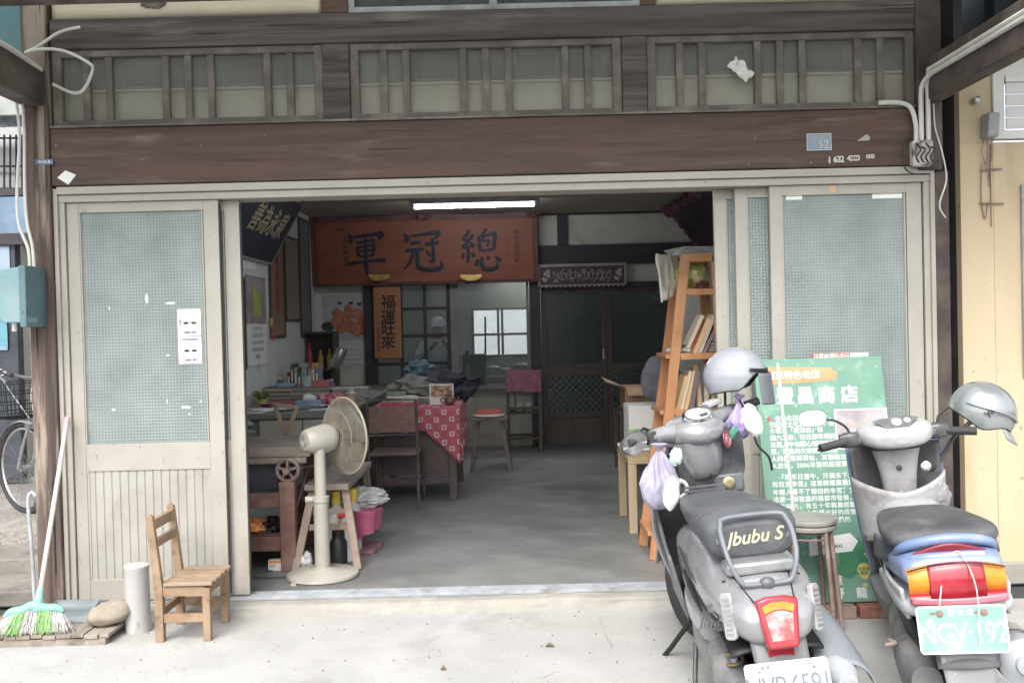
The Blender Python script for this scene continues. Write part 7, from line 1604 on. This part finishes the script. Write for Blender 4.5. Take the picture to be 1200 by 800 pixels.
# ================================================================ blue and grey old scooter
YAW2, LEAN2 = -14.0, -6.0
old_grey = mat('old_grey_plastic', (.30,.30,.305), (.37,.37,.375), .6, 5, dirt=(.20,.19,.185), ds=6, dlo=.5, dhi=.75, speck=(30, .7, (.5,.5,.5)))
old_dark = mat('old_dark_plastic', (.11,.112,.115), (.16,.162,.165), .6, 6, dirt=(.24,.24,.235), ds=5)
blue_p = mat('scooter_blue', (.15,.215,.37), (.19,.26,.43), .38, 4, dirt=(.32,.36,.46), ds=6, dlo=.5, dhi=.72, coat=.2, speck=(14, .70, (.55,.56,.58)))
bump_w = mat('bumper_white', (.42,.43,.45), (.49,.50,.51), .45, 4, dirt=(.30,.30,.30), ds=5)
def old():
    LM = RZ(YAW2) @ RY(LEAN2)
    R_ = thing('motor_scooter', 'old blue and grey scooter with wide tail lamp and green plate', 'scooter', (1.685, -1.13, -.06), LM, group='parked scooters', local=True)
    wheel(R_, -.58, .215, .095); steer = T(0, .47, 0) @ RZ(8) @ T(0, -.47, 0); wheel(R_, .58, .215, .085, steer)
    # tail cowl: blue upper, white bumper below
    q = MB().loft([(.05, 0, .56, .12, .06, .14, 3), (-.10, 0, .58, .165, .065, .14, 2.8), (-.35, 0, .60, .180, .065, .12, 2.6), (-.55, 0, .61, .178, .07, .09, 2.6), (-.68, 0, .615, .166, .065, .07, 2.8), (-.745, 0, .615, .155, .05, .06, 3), (-.765, 0, .61, .13, .03, .045, 3)], 40, 5)
    tb_ = part('tail_cowl', q, blue_p, R_)
    q = MB().loft([(-.30, 0, .51, .19, .03, .05, 3), (-.50, 0, .505, .19, .04, .055, 3), (-.66, 0, .50, .182, .04, .05, 3.2), (-.745, 0, .50, .17, .035, .038, 3.2), (-.785, 0, .50, .14, .025, .028, 3)], 40, 4)
    part('bumper', q, bump_w, R_)
    for s in (-1, 1):
        part('bumper_tip', MB().grid(lambda u, v, s=s: (s*(.165+.018*sin(pi*u)-.012*v), -.74+.42*u, .56-.10*v*(1-.4*u)), 14, 6), bump_w, R_, solid=.012)
        part('lower_fairing', MB().grid(lambda u, v, s=s: (s*(.15+.02*sin(pi*u)-.03*v), -.70+.42*u, .49-.14*v), 14, 6), M['black'], R_, solid=.01)
    # spoiler arch with the red insert and the carrier bar
    arch = MB().tube([(-.158, -.60, .645), (-.142, -.665, .68), (-.085, -.70, .703), (0, -.71, .711), (.085, -.70, .703), (.142, -.665, .68), (.158, -.60, .645)], [.010, .016, .018, .019, .018, .016, .010], 12, smooth=5)
    part('spoiler_arch', arch, blue_p, R_)
    part('red_insert', MB().grid(lambda u, v: (-.115+.23*u, -.702-.012*sin(pi*u)-.012*v, .652+(.014+.034*sin(pi*u))*v), 20, 6), mat('red_insert', (.18,.02,.035), (.24,.04,.06), .35), R_, solid=.01)
    part('carrier_bar', MB().tube([(-.10, -.735, .655), (0, -.741, .664), (.105, -.735, .66)], .0085, 10, smooth=3), mat('carrier', (.42,.33,.32), (.52,.46,.45), .5), R_)
    # wide lamp
    def lensf(x0, x1, zt, zb, dy=0): return MB().grid(lambda u, v: (x0+(x1-x0)*u, -.805+dy+.30*(x0+(x1-x0)*u)**2*2.2+.02*(2*v-1)**2, zb(x0+(x1-x0)*u)+(zt(x0+(x1-x0)*u)-zb(x0+(x1-x0)*u))*v), 20, 10)
    zt = lambda x: .652-1.1*x*x; zb = lambda x: .520+.3*x*x
    tl_ = part('tail_lamp', lensf(-.084, .084, zt, zb), redlens, R_, solid=.014)
    zt2 = None
    for s in (-1, 1):
        part('amber_signal', lensf(s*.085, s*.148, zt, lambda x: .553-.1*x*x), orlens, R_, solid=.014)
        part('red_corner', lensf(s*.0845, s*.148, lambda x: .552-.1*x*x, lambda x: .520+.3*x*x), redlens, R_, solid=.013)
    part('pink_band', MB().grid(lambda u, v: (-.146+.292*u, -.824+.66*(-.146+.292*u)**2, .521+.3*(.292*u-.146)**2+.022*v), 24, 3), mat('pink_band', (.50,.13,.17), (.58,.2,.24), .3), tl_, solid=.004)
    part('reflector', MB().box((-.05, -.80, .452), (.055, -.775, .478)), redlens, R_, bevel=.003)
    # seat
    q = MB().loft([(.08, 0, .655, .06, .01, .02, 2.4), (.05, 0, .66, .12, .022, .035, 2.6), (-.06, 0, .668, .150, .03, .05, 2.8), (-.22, 0, .678, .168, .035, .06, 2.8), (-.42, 0, .692, .182, .04, .06, 2.8), (-.56, 0, .70, .186, .042, .05, 2.8), (-.63, 0, .698, .172, .035, .035, 2.8), (-.655, 0, .692, .13, .02, .02, 2.6)], 40, 5)
    st_ = part('seat', q, mat('old_seat', (.055,.058,.062), (.085,.088,.092), .6, 6, dirt=(.2,.2,.2), ds=5, dlo=.5, dhi=.8, bump=.001, bscale=120), R_)
    part('seat_skirt', MB().grid(lambda u, v: (.198*sin((u-.5)*pi*.98)*(1+.06*v), -.40-.262*cos((u-.5)*pi*.98)*(1+.05*v), .682-.055*v*(1+.5*abs(2*u-1))), 40, 6), seat_m, st_, solid=.006)
    # leg shield with two open bins
    def shield(u, v, off=0):
        x = 2*u-1; wv = .150+.05*v+.012*sin(pi*v)
        return (x*wv, .44+.08*(1-v)-.06*abs(x)**2.5+off, .30+.60*v)
    part('leg_shield', MB().grid(lambda u, v: shield(u, v, .03), 24, 16), blue_p, R_, solid=.012)
    part('inner_shield', MB().grid(lambda u, v: shield(.03+.94*u, v*.985), 24, 16), old_dark, R_, solid=.012)
    def binw(u, v):
        a = pi*u; return (-.195*cos(a)*(1-.12*(1-v)), .40-.16*sin(a)*(.85+.15*v), .48+.22*v+.06*abs(cos(a))**1.5*v)
    part('front_bin', MB().grid(binw, 36, 10), old_grey, R_, solid=.010)
    part('bin_floor', MB().box((-.17, .27, .50), (.17, .42, .515)), old_dark, R_)
    q = MB(); secs = [(.34, .10, .05, .42), (.50, .075, .05, .40), (.64, .065, .05, .375), (.78, .075, .055, .35), (.88, .10, .055, .335)]
    vs = []; n_ = 24
    for z, hw, hd, y in secs:
        for k in range(n_):
            a = 2*pi*k/n_; vs.append((math.copysign(abs(cos(a))**.6, cos(a))*hw, y+math.copysign(abs(sin(a))**.6, sin(a))*hd, z))
    q.add(vs, [(i*n_+k, i*n_+(k+1) % n_, (i+1)*n_+(k+1) % n_, (i+1)*n_+k) for i in range(4) for k in range(n_)])
    part('centre_column', q, old_grey, R_, subd=1)
    part('ignition_lock', MB().lathe([(0, 0), (.022, 0), (.022, .006), (.017, .009), (0, .007)], T(.115, .34, .79) @ RX(80), 24), chrome, R_)
    part('column_screws', MB().lathe([(0, 0), (.012, 0), (.012, .004), (0, .005)], T(0, .292, .80) @ RX(80), 14).lathe([(0, 0), (.009, 0), (.009, .004), (0, .005)], T(.01, .318, .66) @ RX(85), 14), M['black'], R_)
    part('footboard', MB().loft([(.02, 0, .28, .15, .02, .06, 5), (.2, 0, .28, .17, .02, .05, 5), (.42, 0, .29, .17, .02, .05, 5)], 28, 3), old_dark, R_)
    part('under_seat', MB().loft([(.16, 0, .55, .11, .14, .24, 4), (.08, 0, .55, .13, .15, .24, 4), (-.10, 0, .52, .14, .15, .15, 4)], 28, 3), old_grey, R_)
    # headset
    HS = T(0, .315, .945) @ RZ(8)
    hd = MB().loft([(-.115, 0, -.01, .03, .01, .02, 2.4), (-.10, 0, -.005, .11, .03, .045, 2.6), (-.05, 0, .005, .150, .05, .06, 2.6), (.02, 0, .012, .158, .058, .06, 2.6), (.09, 0, .0, .14, .05, .06, 2.6), (.14, 0, -.02, .09, .03, .05, 2.4), (.155, 0, -.025, .03, .01, .02, 2)], 40, 5, HS)
    hs_ = part('headset_cover', hd, old_grey, R_)
    DM = HS @ T(0, -.060, .054) @ RX(40) @ SC(1.15, 1.15, 1)
    dw_ = part('dash_window', MB().prism([(-.085, .018), (-.05, .028), (.05, .028), (.085, .018), (.04, -.026), (-.04, -.026)], .006, DM), mat('dash_glass', (.09,.095,.10), (.16,.165,.17), .12, 14, coat=.6), hs_, bevel=.003)
    part('dash_dial', MB().lathe([(0, .008), (.016, .008), (.018, .0065)], DM @ T(0, .002, 0), 20).lathe([(0, .008), (.010, .008), (.012, .0065)], DM @ T(.04, .006, 0), 16), M['paper'], dw_)
    for s in (-1, 1):
        part('handlebar', MB().tube([HS @ Vector((s*.12, 0, -.005)), HS @ Vector((s*.20, -.01, -.005))], [.035, .022], 12), old_dark, R_)
        part('grip', MB().tube([HS @ Vector((s*.19, -.01, -.005)), HS @ Vector((s*.33, -.045, -.02))], .0185, 12), M['rubber'], R_)
        part('brake_lever', MB().tube([HS @ Vector((s*.19, .03, -.01)), HS @ Vector((s*.24, .045, -.02)), HS @ Vector((s*.33, .01, -.035))], .006, 6, smooth=3), M['black'], R_)
        part('switch_cluster', MB().loft([(-.05, 0, 0, .02, .03, .03, 3), (0, 0, 0, .03, .038, .034, 3), (.04, 0, 0, .024, .03, .03, 3)], 16, 3, HS @ T(s*.185, -.005, -.005) @ RZ(-90)), M['dark_plastic'], R_)
    part('mirror_stem', MB().tube([HS @ Vector((-.185, .0, .02)), HS @ Vector((-.20, .01, .055)), HS @ Vector((-.245, .02, .088)), HS @ Vector((-.30, .02, .095))], .0055, 8, smooth=4), M['black'], R_)
    mm = HS @ T(-.335, .02, .105) @ RZ(-8) @ RX(-14)
    mi = part('mirror_housing', MB().loft([(-.008, 0, 0, .060, .038, .038, 2.8), (.012, 0, 0, .055, .034, .034, 2.6), (.028, 0, 0, .03, .018, .018, 2.2)], 28, 3, mm), M['dark_plastic'], R_)
    part('mirror_glass', MB().prism([(.057*math.copysign(abs(cos(a))**.75, cos(a)), .035*math.copysign(abs(sin(a))**.75, sin(a))) for a in [i*pi/18 for i in range(36)]], .002, mm @ T(0, -.0082, 0) @ RX(90)), mirror, mi, bevel=.0008)
    part('mirror_stem', MB().tube([HS @ Vector((.185, .0, .02)), HS @ Vector((.20, .01, .06)), HS @ Vector((.25, .02, .09))], .0055, 8, smooth=4), M['black'], R_)
    # front basket
    k = MB()
    def rp(z, ex): return [(cx*(.15+ex), .56+cy*(.10+ex), z) for cx, cy in ((-1,-1),(1,-1),(1,1),(-1,1))]
    for z, ex in ((.86, .02), (.80, .014), (.74, .006), (.68, -.002), (.63, -.01)): p = rp(z, ex); k.tube(p+[p[0]], .0032, 5)
    A, Bq = rp(.86, .02), rp(.63, -.01)
    for c0, c1 in ((0, 1), (1, 2), (2, 3), (3, 0)):
        for i in range(13):
            t = i/12; k.tube([Vector(A[c0]).lerp(Vector(A[c1]), t), Vector(Bq[c0]).lerp(Vector(Bq[c1]), t)], .0022, 4)
    part('front_basket', k, M['black'], R_)
    # rear: hugger, plate, engine, silencer
    part('rear_fender', MB().grid(lambda u, v: ((u-.5)*(.20-.01*v), -.70-.13*v-.012*(1-(2*u-1)**2), .50-.18*v), 12, 10), old_dark, R_, solid=.008)
    part('mud_flap', MB().grid(lambda u, v: ((u-.5)*(.17-.05*v)+.0, -.82-.035*v, .37-.27*v), 8, 10), mat('mud_flap', (.22,.23,.24), (.30,.31,.32), .7, 5, speck=(30, .66, (.42,.42,.42))), R_, solid=.006)
    PM = T(-.012, -.862, .455) @ RX(90) @ RX(-10) @ RZ(-1)
    pg = mat('plate_green', (.19,.35,.295), (.25,.41,.355), .5, 5, dirt=(.45,.50,.47), ds=10, dlo=.54, dhi=.66)
    pl_ = part('licence_plate', MB().prism(rounded(.268, .15, .014), .002, PM), plw_, R_, bevel=.0006)
    part('plate_field', MB().prism(rounded(.256, .138, .010), .001, PM @ T(0, 0, .002)), pg, pl_)
    tx = MB().text('NGV·192', .092, PM @ T(0, -.014, .0032) @ SC(.78, 1, 1), .010, .0006, sp=.95).text('臺 北 市', .022, PM @ T(0, .052, .0032), .012, .0005)
    part('plate_lettering', tx, mat('plate_chars', (.56,.62,.60), (.62,.67,.65), .5), pl_)
    bt = MB()
    for x in (-.062, .07): bt.lathe([(0, 0), (.011, 0), (.011, .004), (0, .006)], PM @ T(x, .052, .003), 14).box((x-.03, .049, .003), (x-.012, .055, .0045), PM)
    part('plate_bolts', bt, M['rust'], pl_)
    wr = MB().tube([(-.02, -.745, .665), (-.07, -.85, .53), (-.075, -.855, .51)], .0022, 6).tube([(.0, -.745, .668), (.03, -.76, .673), (.045, -.86, .58), (.03, -.883, .42), (.02, -.883, .39)], .002, 6, smooth=4)
    part('tied_wire', wr, M['cable'], R_)
    part('engine_case', MB().loft([(.0, -.09, .24, .05, .07, .07, 3), (-.2, -.11, .26, .06, .10, .09, 3), (-.45, -.125, .26, .065, .10, .09, 3), (-.62, -.125, .24, .065, .09, .09, 3), (-.72, -.12, .23, .05, .06, .06, 2.4)], 28, 4), eng, R_)
    part('engine_block', MB().box((-.07, -.55, .22), (.09, -.2, .40)).box((-.06, -.66, .36), (.06, -.5, .47)), M['dark_plastic'], R_, bevel=.015)
    part('kick_pedal', MB().tube([(-.19, -.50, .30), (-.215, -.62, .35), (-.20, -.66, .355), (-.235, -.665, .35)], .008, 8, smooth=3), M['rust'], R_)
    part('muffler', MB().lathe([(0, -.01), (.03, -.01), (.035, 0), (.078, .02), (.08, .26), (.06, .32), (.02, .36), (0, .36)], T(.175, -.80, .31) @ RX(-94) @ RZ(0), 32), M['grey_metal'], R_)
    for s in (-1, 1):
        part('panel_seam', MB().tube([(s*(.168+.014*sin(pi*t)), -.10-.56*t, .545-.008*t) for t in [i/20 for i in range(21)]], .0024, 5), M['black'], R_)
        part('lens_frame', MB().tube([(s*x, -.808+.66*x*x, .654-1.1*x*x) for x in [.148*i/12 for i in range(13)]], .003, 5), M['black'], R_)
    part('muffler_outlet', MB().cyl((.185, -.795, .325), (.19, -.85, .33), .013, 14).lathe([(.079, -.012), (.082, -.01), (.082, .012), (.079, .014)], T(.175, -.68, .305) @ RX(-94), 32), M['dark_plastic'], R_)
    for s in (-1, 1): part('shock_absorber', MB().cyl((s*.115, -.60, .24), (s*.10, -.52, .55), .016).tube([Vector((s*.115, -.60, .30)).lerp(Vector((s*.10, -.52, .54)), t/60)+Vector((.027*cos(t*.63), .027*sin(t*.63), 0)) for t in range(61)], .005, 6), M['dark_plastic'], R_)
    part('centre_stand', MB().tube([(-.10, -.15, .2), (-.14, -.2, .012), (-.18, -.2, .012)], .011, 8).tube([(.10, -.15, .2), (.14, -.2, .012), (.18, -.2, .012)], .011, 8), M['black'], R_)
    part('front_fender', MB().grid(lambda u, v: steer @ Vector(((u-.5)*.15, .58+.25*cos(radians(15+140*v)), .22+.25*sin(radians(15+140*v))-.02*(2*u-1)**2)), 10, 20), blue_p, R_, solid=.008)
    part('front_fork', MB().tube([steer @ Vector((-.07, .58, .215)), steer @ Vector((-.05, .46, .55))], .017, 10).tube([steer @ Vector((.07, .58, .215)), steer @ Vector((.05, .46, .55))], .017, 10), M['grey_metal'], R_)
old()
hsv = mat('helmet_silver', (.30,.33,.335), (.35,.38,.385), .2, 3, metal=.45, coat=.5, rvar=.05, dirt=(.5,.52,.52), ds=7, dlo=.62, dhi=.75)
def visor2(Hh, Mx):
    part('peak', MB().grid(lambda u, v: ((.128+.075*v)*cos((u-.5)*1.5), (.122+.01*v)*sin((u-.5)*1.5), .005-.035*v-.02*(1-(2*u-1)**2)*(1-v)*0), 20, 8, Mx), hsv, Hh, solid=.006)
    part('shell_ridge', MB().tube([(.132*cos(a)*1.08, -.128*1.0*abs(sin(a))-.004, .03+.03*sin(2*a)) for a in [radians(18+8*k) for k in range(14)]], .006, 6, M=Mx), hsv, Hh)
    part('chin_strap', MB().tube([(-.01, -.10, -.06), (-.02, -.07, -.16), (.0, -.05, -.26), (.0, -.05, -.33)], .011, 6, smooth=4, M=Mx), M['dark_plastic'], Hh)
    part('emblem', MB().text('文', .035, Mx @ T(.02, -.131, .02) @ RX(80), .02, .002), M['black'], Hh)
hc2 = at(1150, 481, -.78)
helmet('peaked_helmet', 'scuffed silver helmet with a short peak tipped on right grip', T(hc2) @ RZ(-25) @ RY(38) , hsv, visor2, None)
tp = at(1068, 592, -.86)
q = MB().ell(tuple(tp), (.07, .035, .03), None, 30, 18, .7, 3.2)
single('crumpled_tissue', q, M['paper'], 'crumpled white tissue in front bin of the old scooter', 'tissue')
tp = at(1052, 590, -.85)
single('pink_packet', MB().box((tp.x-.02, tp.y-.012, tp.z-.02), (tp.x+.02, tp.y+.012, tp.z+.03), T(tp) @ RY(-20) @ T(-tp)), mat('packet', (.7,.62,.62), (.75,.3,.35), .4, 20), 'white and pink packet in front bin of the old scooter', 'packet', bevel=.004)
tp = at(1104, 582, -.86)
single('grey_pouch', MB().ell((tp.x, tp.y+.02, tp.z), (.045, .035, .065), None, 26, 18, .3, 2.2), mat('pouch_grey', (.2,.2,.205), (.3,.3,.305), .45, 9), 'grey foil pouch standing in right bin of old scooter', 'pouch')
# ---------------------------------------------------------------- small litter on the apron
rr = random.Random(77); q = MB()
for k in range(240):
    x, y, r = rr.uniform(-2.6, 2.4), -rr.uniform(.15, 1.6), rr.choice((.002, .003, .003, .005))
    q.ell((x, y, -.059+r*.3), (r, r*.8, r*.6), None, 6, 4, .3)
g_ = mesh_obj('grit', q, mat('grit', (.12,.11,.10), (.3,.28,.25), .9, 60), Matrix()); tag(g_, None, None, None, 'stuff')
for k, (px, py, lab) in enumerate(((645, 757, 'curled dry brown leaf on the concrete before the doorway'), (520, 784, 'tiny dry leaf scrap near the bottom edge of concrete'))):
    d = fwd + rgt*((px-600)/F_PX) - upv*((py-400)/F_PX); p = CAM + d*((-.058-CAM.z)/d.z)
    single('dry_leaf', MB().grid(lambda u, v, p=p, k=k: (p.x+(u-.5)*.045*(1-.4*k), p.y+(v-.5)*.026*sin(pi*(.08+.84*u)), p.z+.012*(2*v-1)**2*sin(pi*u)+.004*sin(u*5)), 10, 6), mat('dry_leaf%d' % k, (.16,.12,.08), (.24,.19,.13), .8, 30), lab, 'leaf', solid=.001)
